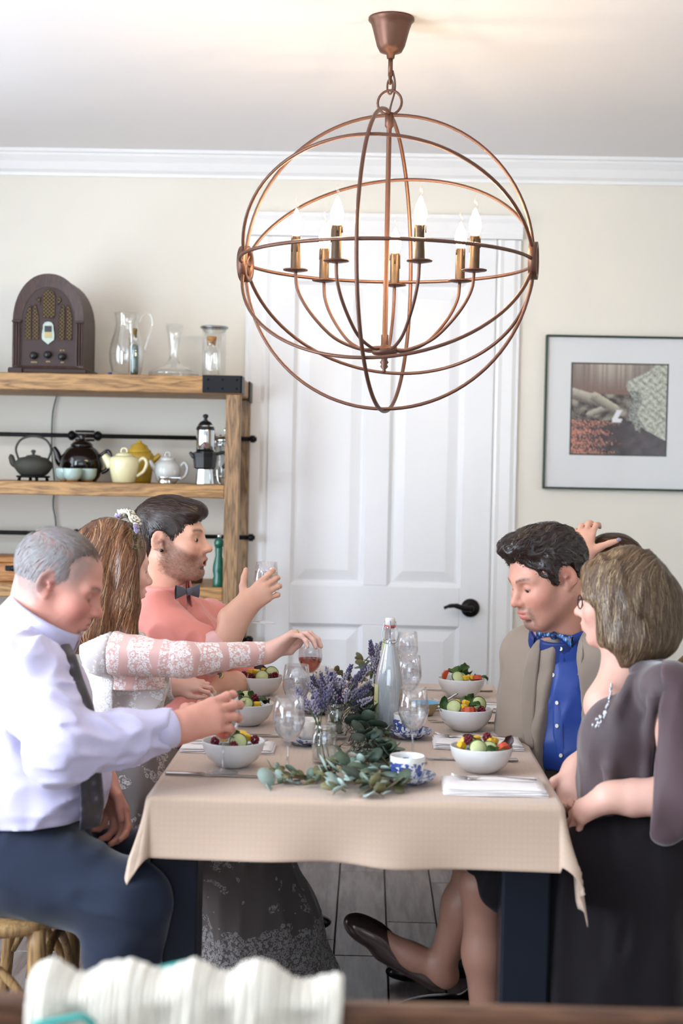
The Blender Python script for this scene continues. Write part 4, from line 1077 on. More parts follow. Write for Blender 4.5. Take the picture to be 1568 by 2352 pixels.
p = PZ(480, 1782, TT); knife((p.x + .005, p.y + .0, TT), RAD(-2), 'steel knife nearest the front, under the foot of the gripped glass')
p = PZ(588, 1690, TT); knife((p.x, p.y, TT), RAD(-2), 'steel knife beside the middle bowl of the left row')

# ------------------------------------------------------------------ swing-top lemonade bottle
p = on_table(890, 3.82)
bo = thing('lemonade_bottle', 'tall frosted swing-top bottle of cloudy lemonade with a red and white stopper', 'bottle', p)
N = NT('cloudy_lemonade_glass')
b = N.n('ShaderNodeBsdfPrincipled', {'Base Color': srgb(208, 214, 216), 'Roughness': .28, 'Coat Weight': .6, 'Coat Roughness': .05, 'Subsurface Weight': .35, 'Subsurface Radius': (.03, .03, .03), 'Subsurface Scale': .5})
M_LEMO = N.surf(b)
MB().lathe([(0, .003), (.03, .003), (.0365, .008), (.0372, .02), (.0372, .12), (.036, .14), (.031, .168), (.0235, .2), (.0165, .226), (.0145, .236), (0, .236)], 40).build('lemonade', M_LEMO, bo)
MB().lathe([(.0375, .004), (.0378, .02), (.0378, .12), (.0366, .14), (.0316, .168), (.0241, .2), (.017, .227), (.0145, .245), (.0135, .268), (.016, .27), (.016, .282), (.0125, .284), (.0118, .268), (.0128, .245), (.015, .23)], 40).build('glass', M_WG, bo)
MB().lathe([(0, .283), (.0135, .283), (.0138, .287), (.0138, .300), (.012, .303), (0, .3035)], 24).build('stopper', mat('white_ceramic', srgb(226, 222, 218), .25), bo)
MB().lathe([(.0, .276), (.0125, .276), (.0148, .279), (.0148, .2835), (0, .2838)], 24).build('gasket', mat('red_rubber', srgb(184, 36, 44), .5), bo)
wire = mat('bail_wire', srgb(176, 178, 182), .2, 1.0)
mb = MB()
for s_ in (-1, 1):
    mb.tube(smooth_path([(s_ * .0145, 0, .294), (s_ * .019, -.002, .275), (s_ * .0205, -.006, .255), (s_ * .0165, -.012, .238)], 5), .0011, 6)
mb.tube(smooth_path([(-.0165, -.012, .238), (-.006, -.02, .236), (.0, -.0205, .25), (.006, -.02, .236), (.0165, -.012, .238)], 5), .0011, 6)
mb.tube(arc_pts((0, 0, .243), .0155, 0, 2 * math.pi, 28, (1, 0, 0), (0, 1, 0)), .0011, 6)
mb.tube([(0, -.0145, .296), (0, -.019, .28), (0, -.0195, .248)], .0011, 6)
mb.build('wire_bail', wire, bo)
ml = mat('pale_yellow_label', srgb(224, 222, 158), .6, var=.05)
def wrap_label(name, a0, a1, z0, z1, r, m, par):
    mb = MB(); nn = 10
    mb.grid(lambda u, v: Vector((r * math.cos(a0 + (a1 - a0) * u), r * math.sin(a0 + (a1 - a0) * u), z0 + (z1 - z0) * v)), nn, 4)
    mb.grid(lambda u, v: Vector(((r + .0006) * math.cos(a0 + (a1 - a0) * u), (r + .0006) * math.sin(a0 + (a1 - a0) * u), z0 + (z1 - z0) * v)), nn, 4)
    return mb.build(name, m, par)
l1 = wrap_label('front_label', RAD(165), RAD(222), .045, .125, .0381, ml, bo)
wrap_label('label_emblem', RAD(168), RAD(186), .095, .118, .0388, mat('label_blue', srgb(80, 92, 170), .6), l1)
wrap_label('label_lettering', RAD(180), RAD(212), .078, .081, .0388, mat('label_grey_ink', srgb(150, 150, 120), .6), l1)
l2 = wrap_label('back_label', RAD(-38), RAD(30), .05, .105, .0381, mat('label_gold', srgb(200, 182, 84), .6), bo)
for q in range(9): wrap_label('label_lettering', RAD(-33), RAD(-24) if q % 3 else RAD(-18), .055 + q * .0052, .0575 + q * .0052, .0388, mat('label_dark_ink', srgb(84, 78, 40), .6), l2)
o = MB().prism([(-.004, -.008), (.006, -.006), (.0055, .028), (-.0035, .03)], lambda u, v, w: Vector((-.0165 + u, -.0065 - w, .218 + v)), .0008).build('neck_tag', ml, bo)
MB().tube(arc_pts((-.004, -.0295, .163), .0105, 0, 2 * math.pi, 28, (1, 0, 0), (0, .33, 1)), .0009, 6).build('embossed_ring', M_WG, bo)

# ------------------------------------------------------------------ little blue dish with a fork in it
p = on_table(972, 4.08)
t = thing('dip_dish', 'small blue-lined dish of red sauce with a utensil beside the water glasses', 'dish', p)
MB().lathe([(0, .003), (.02, .003), (.022, 0), (.026, 0), (.03, .008), (.044, .034), (.042, .035), (.027, .012), (0, .01)], 32).build('dish_body', mat('ochre_stoneware', srgb(186, 164, 118), .4, var=.2), t)
MB().lathe([(.0435, .0352), (.0418, .0352), (.0268, .0125), (0, .0105), (0, .0102), (.0268, .0122), (.0416, .034)], 32).build('blue_lining', mat('sky_blue_glaze', srgb(106, 168, 206), .25), t)
MB().lathe([(0, .018), (.032, .018), (.032, .0195), (0, .0195)], 24).build('sauce', mat('red_sauce', srgb(140, 44, 40), .3), t)
t = thing('teaspoon', 'steel spoon leaning in the small blue-lined dish', 'spoon', p + Vector((.02, -.01, .02)))
MB().tube(smooth_path([(0, 0, .0), (.02, -.004, .012), (.05, -.008, .03), (.075, -.01, .047)], 5), [.003] * 8 + [.0035] * 8, 8).build('handle', M_STEEL, t)
MB().ellipsoid((-.012, .002, -.0045), (.016, .011, .003), 14, 8).build('spoon_bowl', M_STEEL, t)

# ------------------------------------------------------------------ lavender jars and eucalyptus garland
M_JAR = clear_glass('mason_jar_glass', (.97, .985, .98), .1)
def jar(px, Y, label):
    p = on_table(px, Y); t = thing('mason_jar', label, 'jar', p, group='mason jars')
    MB().lathe([(0, .003), (.028, .003), (.0305, .008), (.0305, .066), (.027, .073), (.0255, .076), (.0275, .078), (.0255, .0805), (.0275, .083), (.0255, .0855), (.0262, .091), (.0245, .092), (.0235, .078), (.0285, .064), (.0285, .01), (0, .008)], 32).build('jar_body', M_JAR, t)
    MB().lathe([(0, .0085), (.0283, .0085), (.0283, .04), (0, .04)], 28).build('water', LQ_C, t)
    return p
M_STEM = mat('lavender_stem', srgb(84, 96, 62), .6)
M_LAV = [mat('lavender_bloom_%d' % i, c, .7, var=.4, vscale=200) for i, c in enumerate((srgb(112, 102, 140), srgb(150, 138, 172), srgb(86, 78, 108), srgb(186, 176, 200)))]
def sprig_part(par, base, tip, bend, seed):
    rr = random.Random(seed); base = Vector(base); tip = Vector(tip)
    mid = (base + tip) / 2 + Vector(bend)
    path = smooth_path([base, mid, tip], 6)
    st = MB().tube(path, [.0013] * len(path), 5).build('lavender_sprig', M_STEM, par)
    mb = MB(); d = (path[-1] - path[-4]).normalized(); L = rr.uniform(.035, .06); n = 26
    for i in range(n):
        t_ = i / n; a = i * 2.4 + seed; w = .0075 * (1 - .6 * t_)
        c = tip - d * L * (1 - t_) + Vector((math.cos(a), math.sin(a), .2)).cross(d).normalized() * w
        mb.ellipsoid(c, (.0026, .0026, .0042), 5, 4, rot=Matrix.Rotation(a, 3, 'Z') @ Matrix.Rotation(.5, 3, 'X'))
    mb.build('flower_head', M_LAV[rr.randrange(4)], st)
def lavender(p, label, n, spread, hmin, hmax, seed, lean=(0, 0)):
    t = thing('lavender_bunch', label, 'flowers', p + Vector((0, 0, .01)), group='lavender bunches in jars'); rr = random.Random(seed)
    for i in range(n):
        a = rr.uniform(0, 6.28); r = spread * math.sqrt(rr.random())
        h = rr.uniform(hmin, hmax)
        tip = Vector((r * math.cos(a) + lean[0], r * math.sin(a) + lean[1], h)); base = Vector((.014 * math.cos(a + 2), .014 * math.sin(a + 2), .002))
        sprig_part(t, base, tip, (-.012 * math.cos(a), -.012 * math.sin(a), .012), seed * 100 + i)
j1 = jar(745, 3.37, 'clear mason jar at the front of the eucalyptus garland')
lavender(j1, 'loose lavender stems in the front mason jar', 6, .05, .13, .17, 11, (-.035, 0))
j2 = jar(772, 3.69, 'clear mason jar full of lavender in the middle of the table')
lavender(j2, 'thick bunch of purple lavender in the middle mason jar', 38, .095, .085, .18, 12, (.005, 0))
j3 = jar(856, 4.17, 'clear mason jar behind the lemonade bottle')
lavender(j3, 'dark lavender sprigs in the jar behind the lemonade bottle', 9, .045, .12, .2, 13, (-.005, 0))
M_EUC = [mat('eucalyptus_leaf_%d' % i, c, .5, var=.35, vscale=70, objvar=.15) for i, c in enumerate((srgb(120, 142, 124), srgb(88, 106, 86), srgb(176, 196, 186), srgb(124, 118, 80), srgb(52, 68, 56), srgb(72, 128, 136)))]
def euc_leaf(W, L, cup):
    mb = MB()
    ring = [(L * .5 * math.cos(a) + L * .5, W * .5 * math.sin(a), cup * (abs(math.sin(a)) ** 2) * W + cup * .3 * L * (math.cos(a) ** 2)) for a in [2 * math.pi * i / 12 for i in range(12)]]
    vs = ring + [(L * .45, 0, 0)]; n = 12
    fs = [(i, (i + 1) % n, n) for i in range(n)]
    vs2 = [(x, y, z - .0008) for x, y, z in vs]; fs2 = [(n + 1 + b_, n + 1 + a_, 2 * n + 1) for a_, b_, _ in fs]
    mb.add(vs + vs2, fs + fs2 + [(i, n + 1 + i, n + 1 + (i + 1) % n, (i + 1) % n) for i in range(n)]); return mb
LM = {}
def euc_mesh(k, m):
    if (k, m) not in LM: LM[k, m] = euc_leaf(*[(.024, .027, .12), (.018, .03, .1), (.03, .034, .08), (.014, .02, .15), (.04, .048, .06)][k]).mesh('leaf', M_EUC[m])
    return LM[k, m]
gar = thing('eucalyptus_garland', 'trailing eucalyptus garland running down the middle of the table', 'garland', on_table(800, 3.3))
def gstem(pts, leaves, seed, sizes=(0, 1, 2, 3), tones=(0, 1, 2, 3), spread=1.0):
    rr = random.Random(seed); q = smooth_path([Vector(v) for v in pts], 8)
    MB().tube(q, [.0022 * (1 - .6 * i / len(q)) for i in range(len(q))], 6).build('stem', mat('eucalyptus_stem', srgb(128, 96, 66), .6, var=.3), gar, world=True)
    for i in range(leaves):
        f_ = (i + rr.random()) / leaves * (len(q) - 1.01); k = int(f_); p_ = q[k].lerp(q[k + 1], f_ - k)
        d = (q[k + 1] - q[k]).normalized()
        a = rr.uniform(-1.3, 1.3) * spread; side = 1 if i % 2 else -1
        az_ = math.atan2(d.y, d.x) + side * rr.uniform(.5, 1.5)
        o = link('leaf', euc_mesh(rr.choice(sizes), rr.choice(tones)), gar, p_ - gar.location + Vector((0, 0, rr.uniform(0, .004))))
        o.rotation_euler = (rr.uniform(-.9, .9) * spread, rr.uniform(-1.0, .35) * spread, az_)
        s_ = rr.uniform(.9, 1.4); o.scale = (s_, s_, s_)
def TP(px, py, dz=.008): 
    p = PZ(px, py, TT + dz); return p
gstem([TP(900, 1790, .02), TP(800, 1795, .012), TP(700, 1790, .006), TP(615, 1805, .004)], 26, 1)
gstem([TP(880, 1770, .03), TP(800, 1790, .02), TP(765, 1825, .006)], 18, 2, tones=(0, 2, 2, 3))
gstem([TP(880, 1760, .03), TP(850, 1800, .02), TP(880, 1830, .005)], 16, 3, tones=(0, 2, 3))
gstem([TP(870, 1740, .03), TP(800, 1760, .03), TP(730, 1790, .01)], 22, 4)
gstem([TP(880, 1735, .02), TP(900, 1790, .018), TP(925, 1808, .01)], 14, 5, tones=(3, 3, 1))
gstem([TP(840, 1620, .02), TP(845, 1680, .03), TP(850, 1740, .03), TP(830, 1800, .02)], 32, 6, sizes=(2, 4, 4), tones=(1, 4, 4))
gstem([TP(830, 1600, .03), TP(835, 1650, .04), TP(840, 1700, .05)], 26, 7, sizes=(2, 4), tones=(4, 4, 1))
gstem([TP(850, 1700, .05), TP(880, 1720, .035), TP(900, 1745, .02)], 18, 8, sizes=(4, 2, 1), tones=(1, 4, 4))
gstem([TP(760, 1650, .03), TP(735, 1610, .045), TP(715, 1585, .06)], 10, 9, sizes=(0, 3), tones=(5, 5, 0))
gstem([TP(820, 1580, .03), TP(800, 1560, .06), TP(775, 1545, .08)], 14, 10, sizes=(0, 1), tones=(1, 3))
gstem([TP(830, 1570, .02), TP(840, 1540, .06), TP(830, 1510, .09)], 16, 11, sizes=(0, 1), tones=(1, 3, 3))
gstem([TP(700, 1790, .01), TP(650, 1780, .02), TP(620, 1760, .03)], 8, 12, sizes=(3, 1), tones=(0, 3))
gstem([TP(790, 1740, .03), TP(760, 1765, .025), TP(725, 1800, .01)], 18, 14, tones=(0, 1, 3))
gstem([TP(900, 1700, .03), TP(880, 1690, .05), TP(850, 1680, .06)], 12, 15, sizes=(3, 1), tones=(4, 1))
# a rosemary-like dark filler heaped under the garland
fil = MB(); rr = random.Random(9)
for i in range(700):
    t_ = rr.random(); c = on_table(830 + rr.gauss(0, 14), 3.25 + t_ * .9) + Vector((rr.gauss(0, .02), 0, rr.uniform(.004, .05)))
    d = Vector((rr.uniform(-1, 1), rr.uniform(-1, 1), rr.uniform(-.2, .9))).normalized() * rr.uniform(.012, .026)
    s_ = d.cross(Vector((rr.random(), rr.random(), 1))).normalized() * .0016
    fil.add([c - s_, c + s_, c + d + s_ * .3, c + d - s_ * .3], [(0, 1, 2, 3)])
o = fil.build('rosemary_needles', mat('rosemary_green', srgb(52, 66, 50), .6, var=.4), gar, world=True); o['kind'] = 'stuff'
# ------------------------------------------------------------------ soft-form modelling for bodies, clothes and hair
F32 = np.float32
def A3(v): return np.array([float(v[0]), float(v[1]), float(v[2])])
class Field:
    "a distance grid; forms are blended into it and its zero surface becomes a mesh"
    FAR = 0.08
    def __init__(s, lo, hi, h):
        s.lo = A3(lo); s.h = h
        s.n = np.ceil((A3(hi) - s.lo) / h).astype(int) + 1
        s.d = np.full(s.n, s.FAR, F32)
    def sl(s, lo, hi, m):
        a = np.clip(np.floor((lo - m - s.lo) / s.h).astype(int), 0, s.n); b = np.clip(np.ceil((hi + m - s.lo) / s.h).astype(int) + 1, 0, s.n)
        if np.any(b <= a): return None
        return tuple(slice(i, j) for i, j in zip(a, b))
    def xyz(s, q):
        ax = [(s.lo[i] + s.h * np.arange(q[i].start, q[i].stop)).astype(F32) for i in range(3)]
        return ax[0][:, None, None], ax[1][None, :, None], ax[2][None, None, :]
    def _mix(s, q, e, k, op):
        d = s.d[q]
        if op == 'sub':
            e = -e
            hh = np.clip(.5 - .5 * (d - e) / k, 0, 1).astype(F32); s.d[q] = d + (e - d) * hh + k * hh * (1 - hh)
        else:
            hh = np.clip(.5 + .5 * (d - e) / k, 0, 1).astype(F32); s.d[q] = d + (e - d) * hh - k * hh * (1 - hh)
    def cone(s, a, b, ra, rb, k=.01, flat=None, op='add'):
        a = A3(a); b = A3(b); r = max(ra, rb)
        q = s.sl(np.minimum(a, b) - r, np.maximum(a, b) + r, k + 3 * s.h if op == 'add' else k + s.h)
        if q is None: return
        if flat is not None and flat[1] > 1:
            q = s.sl(np.minimum(a, b) - r * flat[1], np.maximum(a, b) + r * flat[1], k + 3 * s.h)
            if q is None: return
        X, Y, Z = s.xyz(q); X = X - F32(a[0]); Y = Y - F32(a[1]); Z = Z - F32(a[2])
        ab = (b - a); L2 = max(float(ab @ ab), 1e-9); ab = ab.astype(F32)
        t = np.clip((X * ab[0] + Y * ab[1] + Z * ab[2]) / F32(L2), 0, 1)
        X = X - t * ab[0]; Y = Y - t * ab[1]; Z = Z - t * ab[2]
        l2 = X * X + Y * Y + Z * Z; f = 1.0
        if flat is not None:
            n, f = A3(flat[0]).astype(F32), flat[1]
            c = X * n[0] + Y * n[1] + Z * n[2]; l2 = l2 + c * c * F32(1 / f ** 2 - 1)
        e = (np.sqrt(np.maximum(l2, 0)) - (F32(ra) + t * F32(rb - ra))) * F32(1.0 if f >= 1 else max(f, .5))
        s._mix(q, e.astype(F32), F32(k), op)
    def ell(s, c, r, R=None, k=.01, op='add'):
        c = A3(c); r = A3(r); m = r.max()
        q = s.sl(c - m, c + m, k + 3 * s.h if op == 'add' else k + s.h)
        if q is None: return
        X, Y, Z = s.xyz(q); X = X - F32(c[0]); Y = Y - F32(c[1]); Z = Z - F32(c[2])
        if R is not None:
            R = np.asarray(R, dtype=float)   # columns are the axes
            U = X * F32(R[0, 0]) + Y * F32(R[1, 0]) + Z * F32(R[2, 0]); V = X * F32(R[0, 1]) + Y * F32(R[1, 1]) + Z * F32(R[2, 1]); W = X * F32(R[0, 2]) + Y * F32(R[1, 2]) + Z * F32(R[2, 2])
        else: U, V, W = X, Y, Z
        k0 = np.sqrt((U / r[0]) ** 2 + (V / r[1]) ** 2 + (W / r[2]) ** 2); k1 = np.sqrt((U / r[0] ** 2) ** 2 + (V / r[1] ** 2) ** 2 + (W / r[2] ** 2) ** 2)
        e = k0 * (k0 - 1) / np.maximum(k1, 1e-4)
        e = np.where(k0 < 1e-3, -r.min(), e)
        s._mix(q, e.astype(F32), F32(k), op)
    def cut(s, p, n, lo=None, hi=None, k=.004):
        "take away everything on the side n points to"
        p = A3(p); n = A3(n) / np.linalg.norm(A3(n))
        q = s.sl(A3(lo) if lo is not None else s.lo, A3(hi) if hi is not None else s.lo + s.n * s.h, 0)
        if q is None: return
        X, Y, Z = s.xyz(q)
        e = (X - F32(p[0])) * F32(n[0]) + (Y - F32(p[1])) * F32(n[1]) + (Z - F32(p[2])) * F32(n[2])
        s._mix(q, (-e).astype(F32), F32(k), 'sub')
    def minus(s, o, grow=0.0):
        "carve another field of the same grid away"
        s.d = np.maximum(s.d, -(o.d - F32(grow)))
    def disp(s, fn, band=.02):
        i = np.nonzero(np.abs(s.d) < band)
        p = np.stack(i, 1) * s.h + s.lo
        s.d[i] -= fn(p).astype(F32)
    def sample(s, p):
        g = (np.asarray(p) - s.lo) / s.h; i = np.clip(np.floor(g).astype(int), 0, s.n - 2); f = np.clip(g - i, 0, 1)
        d = s.d; x, y, z = i.T; fx, fy, fz = f.T
        c = lambda a, b, e: d[x + a, y + b, z + e]
        return ((c(0, 0, 0) * (1 - fx) + c(1, 0, 0) * fx) * (1 - fy) + (c(0, 1, 0) * (1 - fx) + c(1, 1, 0) * fx) * fy) * (1 - fz) + ((c(0, 0, 1) * (1 - fx) + c(1, 0, 1) * fx) * (1 - fy) + (c(0, 1, 1) * (1 - fx) + c(1, 1, 1) * fx) * fy) * fz
    def grad(s, p):
        e = s.h; g = np.stack([s.sample(p + np.eye(3)[i] * e) - s.sample(p - np.eye(3)[i] * e) for i in range(3)], 1)
        return g / np.maximum(np.linalg.norm(g, axis=1, keepdims=True), 1e-6)
    def surface(s):
        d = s.d
        d[0], d[-1] = s.FAR, s.FAR; d[:, 0], d[:, -1] = s.FAR, s.FAR; d[:, :, 0], d[:, :, -1] = s.FAR, s.FAR
        ins = d < 0
        cnt = np.zeros(s.n - 1, np.uint8)
        for a in (0, 1):
            for b in (0, 1):
                for c in (0, 1): cnt += ins[a:s.n[0] - 1 + a, b:s.n[1] - 1 + b, c:s.n[2] - 1 + c]
        act = np.argwhere((cnt > 0) & (cnt < 8)); del cnt
        if not len(act): return np.zeros((0, 3)), np.zeros((0, 4), int)
        idx = np.full(s.n - 1, -1, np.int32); idx[tuple(act.T)] = np.arange(len(act))
        cor = [(a, b, c) for a in (0, 1) for b in (0, 1) for c in (0, 1)]
        val = np.stack([d[act[:, 0] + a, act[:, 1] + b, act[:, 2] + c] for a, b, c in cor], 1)
        acc = np.zeros((len(act), 3)); num = np.zeros(len(act))
        for i in range(8):
            for j in range(i + 1, 8):
                if sum(abs(cor[i][t] - cor[j][t]) for t in range(3)) != 1: continue
                v0, v1 = val[:, i], val[:, j]; cr = (v0 < 0) != (v1 < 0)
                t = np.where(cr, v0 / np.where(cr, v0 - v1, 1), 0)[:, None]
                acc += np.where(cr[:, None], np.array(cor[i]) + t * (np.array(cor[j]) - np.array(cor[i])), 0); num += cr
        V = s.lo + (act + acc / num[:, None]) * s.h
        quads = []
        for ax in range(3):
            o1, o2 = [(1, 2), (2, 0), (0, 1)][ax]
            sa = [slice(None)] * 3; sb = [slice(None)] * 3; sa[ax] = slice(0, -1); sb[ax] = slice(1, None)
            e0, e1 = ins[tuple(sa)], ins[tuple(sb)]
            for flip in (False, True):
                g = np.argwhere((e0 & ~e1) if not flip else (~e0 & e1))
                g = g[(g[:, o1] > 0) & (g[:, o2] > 0) & (g[:, o1] < s.n[o1] - 1) & (g[:, o2] < s.n[o2] - 1)]
                if not len(g): continue
                def at(u, w):
                    k = g.copy(); k[:, o1] -= u; k[:, o2] -= w; return idx[tuple(k.T)]
                q = np.stack([at(1, 1), at(0, 1), at(0, 0), at(1, 0)], 1)
                quads.append(q[:, ::-1] if flip else q)
        Q = np.concatenate(quads); Q = Q[(Q >= 0).all(1)]
        return V, Q
    def build(s, name, material, parent, color=None, relax=1, attrs=None):
        V, Q = s.surface()
        if not len(V): print('EMPTY', name); return None
        for _ in range(relax):
            acc = np.zeros_like(V); num = np.zeros(len(V))
            for i in range(4):
                np.add.at(acc, Q[:, i], V[Q[:, (i + 1) % 4]]); np.add.at(num, Q[:, i], 1)
            V = V * .5 + .5 * acc / np.maximum(num, 1)[:, None]
        me = bpy.data.meshes.new(name)
        L = V - A3(parent.location) if parent is not None else V
        me.vertices.add(len(V)); me.vertices.foreach_set('co', L.ravel())
        me.loops.add(len(Q) * 4); me.loops.foreach_set('vertex_index', Q.ravel().astype(np.int32))
        me.polygons.add(len(Q)); me.polygons.foreach_set('loop_start', np.arange(0, len(Q) * 4, 4, dtype=np.int32))
        me.polygons.foreach_set('use_smooth', np.ones(len(Q), bool))
        me.update(calc_edges=True); me.validate()
        if color is not None:
            c = np.concatenate([color(V), np.ones((len(V), 1))], 1)
            a = me.color_attributes.new('Col', 'FLOAT_COLOR', 'POINT'); a.data.foreach_set('color', c.ravel().astype(F32))
        for nm, fn in (attrs or {}).items():
            a = me.attributes.new(nm, 'FLOAT_VECTOR', 'POINT'); a.data.foreach_set('vector', fn(V).ravel().astype(F32))
        me.materials.append(material)
        return link(name, me, parent)

def vnoise(p, sc, seed=0):
    "smooth value noise on points"
    q = p * sc + seed * 17.3; i = np.floor(q).astype(np.int64); f = q - i; f = f * f * (3 - 2 * f); out = 0
    for a in (0, 1):
        for b in (0, 1):
            for c in (0, 1):
                h = ((i[:, 0] + a) * 374761393 + (i[:, 1] + b) * 668265263 + (i[:, 2] + c) * 2147483647 + seed * 974711) & 0xffffffff
                h = ((h ^ (h >> 13)) * 1274126177) & 0xffffffff
                w = (f[:, 0] if a else 1 - f[:, 0]) * (f[:, 1] if b else 1 - f[:, 1]) * (f[:, 2] if c else 1 - f[:, 2])
                out = out + w * ((h & 0xffff) / 65535.0)
    return out
def folds(amp, sc=18, stretch=(1, 1, .5), seed=1, sharp=1.5):
    st = np.array(stretch)
    def fn(p):
        w = p + .03 * np.stack([vnoise(p, 9, seed + k) - .5 for k in (1, 2, 3)], 1)
        n = vnoise(w * st, sc, seed); r = 1 - np.abs(2 * n - 1)
        return amp * (r ** sharp - .4)
    return fn

def frame(o, yaw, pitch=0, roll=0, s=1.0):
    "head frame: x forward, y to the person's left, z up; yaw 0 looks along +X, pitch tips the face down"
    yw, pt, rl = RAD(yaw), RAD(pitch), RAD(roll)
    f0 = Vector((math.cos(yw), math.sin(yw), 0)); z = Vector((0, 0, 1))
    f = f0 * math.cos(pt) - z * math.sin(pt); u = z * math.cos(pt) + f0 * math.sin(pt)
    if rl: u = Matrix.Rotation(rl, 3, f) @ u
    l = u.cross(f)
    M = Matrix((f, l, u)).transposed()
    return {'o': Vector(o), 'M': M, 's': s, 'N': np.array([[M[i][j] for j in range(3)] for i in range(3)])}
def H(fr, x, y, z): return fr['o'] + fr['M'] @ (Vector((x, y, z)) * fr['s'])
def hbox(fr, x0=-.18, x1=.15, y=.14, z0=-.14, z1=.17):
    return [H(fr, a, b, c) for a in (x0, x1) for b in (-y, y) for c in (z0, z1)]
def to_local(fr, V): return ((V - A3(fr['o'])) @ fr['N']) / fr['s']

def head(F, fr, mouth=0.0, eyes='open', nose=1.0, jaw=1.0, fat=0.0, ear=True, neck_to=None, neck_r=.058, chin=1.0, brow=1.0):
    s = fr['s']; N = fr['N']
    def E(c, r, k=.01, op='add', R=None):
        F.ell(H(fr, *c), [v * s for v in r], N if R is None else N @ R, k * s, op)
    def C(a, b, ra, rb, k=.01, op='add'): F.cone(H(fr, *a), H(fr, *b), ra * s, rb * s, k * s, None, op)
    E((-.016, 0, .03), (.096, .076, .087), .01)
    E((.03, 0, -.005), (.058, .062, .088), .03)
    E((.045, 0, -.06), (.04 + fat * .5, .046 + fat, .05), .03)
    for y in (-1, 1):
        C((-.012, y * .05, -.05), (.06, y * .018, -.096), .02 + fat * .4, .016 * chin, .03)
        E((.058, y * .043, -.028), (.024, .022, .022), .03)
    E((.072, 0, -.1), (.018 * chin, .023 * chin, .016), .02)
    # brow, sockets, eyes
    for y in (-1, 1):
        C((.07, y * .046, .018), (.084, y * .014, .017), .009, .009 * brow, .02)
        E((.092, y * .031, -.001), (.016, .019, .012), .016, 'sub')
        E((.0715, y * .031, -.003), (.0138, .0145, .0135), .005)
        if eyes == 'open': E((.09, y * .031, -.003), (.0125, .0115, .0042), .002, 'sub')
        elif eyes == 'down': E((.0895, y * .031, -.008), (.0115, .0115, .0022), .002, 'sub')
        else: E((.0895, y * .031, -.0085), (.0105, .0125, .0013), .002, 'sub')
    # nose
    C((.083, 0, .008), (.106, 0, -.026), .0085, .0098, .014)
    E((.108 + .004 * (nose - 1) * 10, 0, -.032), (.0125, .0115, .0105), .008)
    for y in (-1, 1):
        E((.096, y * .0115, -.036), (.0115, .0085, .0085), .007)
        E((.101, y * .0062, -.0435), (.005, .0034, .005), .003, 'sub')
    # mouth
    E((.084, 0, -.066), (.016, .03, .022), .014)
    g = mouth
    E((.0945, 0, -.0605 + g * .003), (.0105, .023, .0062), .005)
    E((.0920 - g * .4, 0, -.0735 - g * 1.0), (.0105, .0205, .0066), .005)
    if g > 0: E((.1, 0, -.066 - g * .45), (.018, .0165, .0022 + g * .5), .003, 'sub')
    else: E((.105, 0, -.0665), (.012, .023, .0013), .003, 'sub')
    E((.088, 0, -.0845), (.008, .02, .004), .008, 'sub')
    if ear:
        Rt = np.array([[math.cos(.25), 0, -math.sin(.25)], [0, 1, 0], [math.sin(.25), 0, math.cos(.25)]])
        Rt = Rt.T
        for y in (-1, 1):
            Rz = np.array([[math.cos(.35 * y), -math.sin(.35 * y), 0], [math.sin(.35 * y), math.cos(.35 * y), 0], [0, 0, 1]]).T
            R2 = Rz @ Rt
            E((-.018, y * .079, .0), (.0195, .0065, .031), .005, R=R2)
            E((-.0075, y * .077, -.026), (.009, .006, .011), .006)
            E((-.0155, y * .0855, .004), (.0115, .0055, .021), .004, 'sub', R=R2)
            E((-.009, y * .08, -.003), (.006, .006, .007), .003)
            E((-.012, y * .084, -.009), (.0065, .008, .007), .003, 'sub')
    if neck_to is not None:
        F.cone(H(fr, -.03, 0, -.045), neck_to, neck_r * s, neck_r * s * 1.08, .025)
        F.cone(H(fr, .012, 0, -.075), Vector(neck_to) + (fr['M'] @ Vector((.012, 0, 0))), .036 * s, .042, .03)

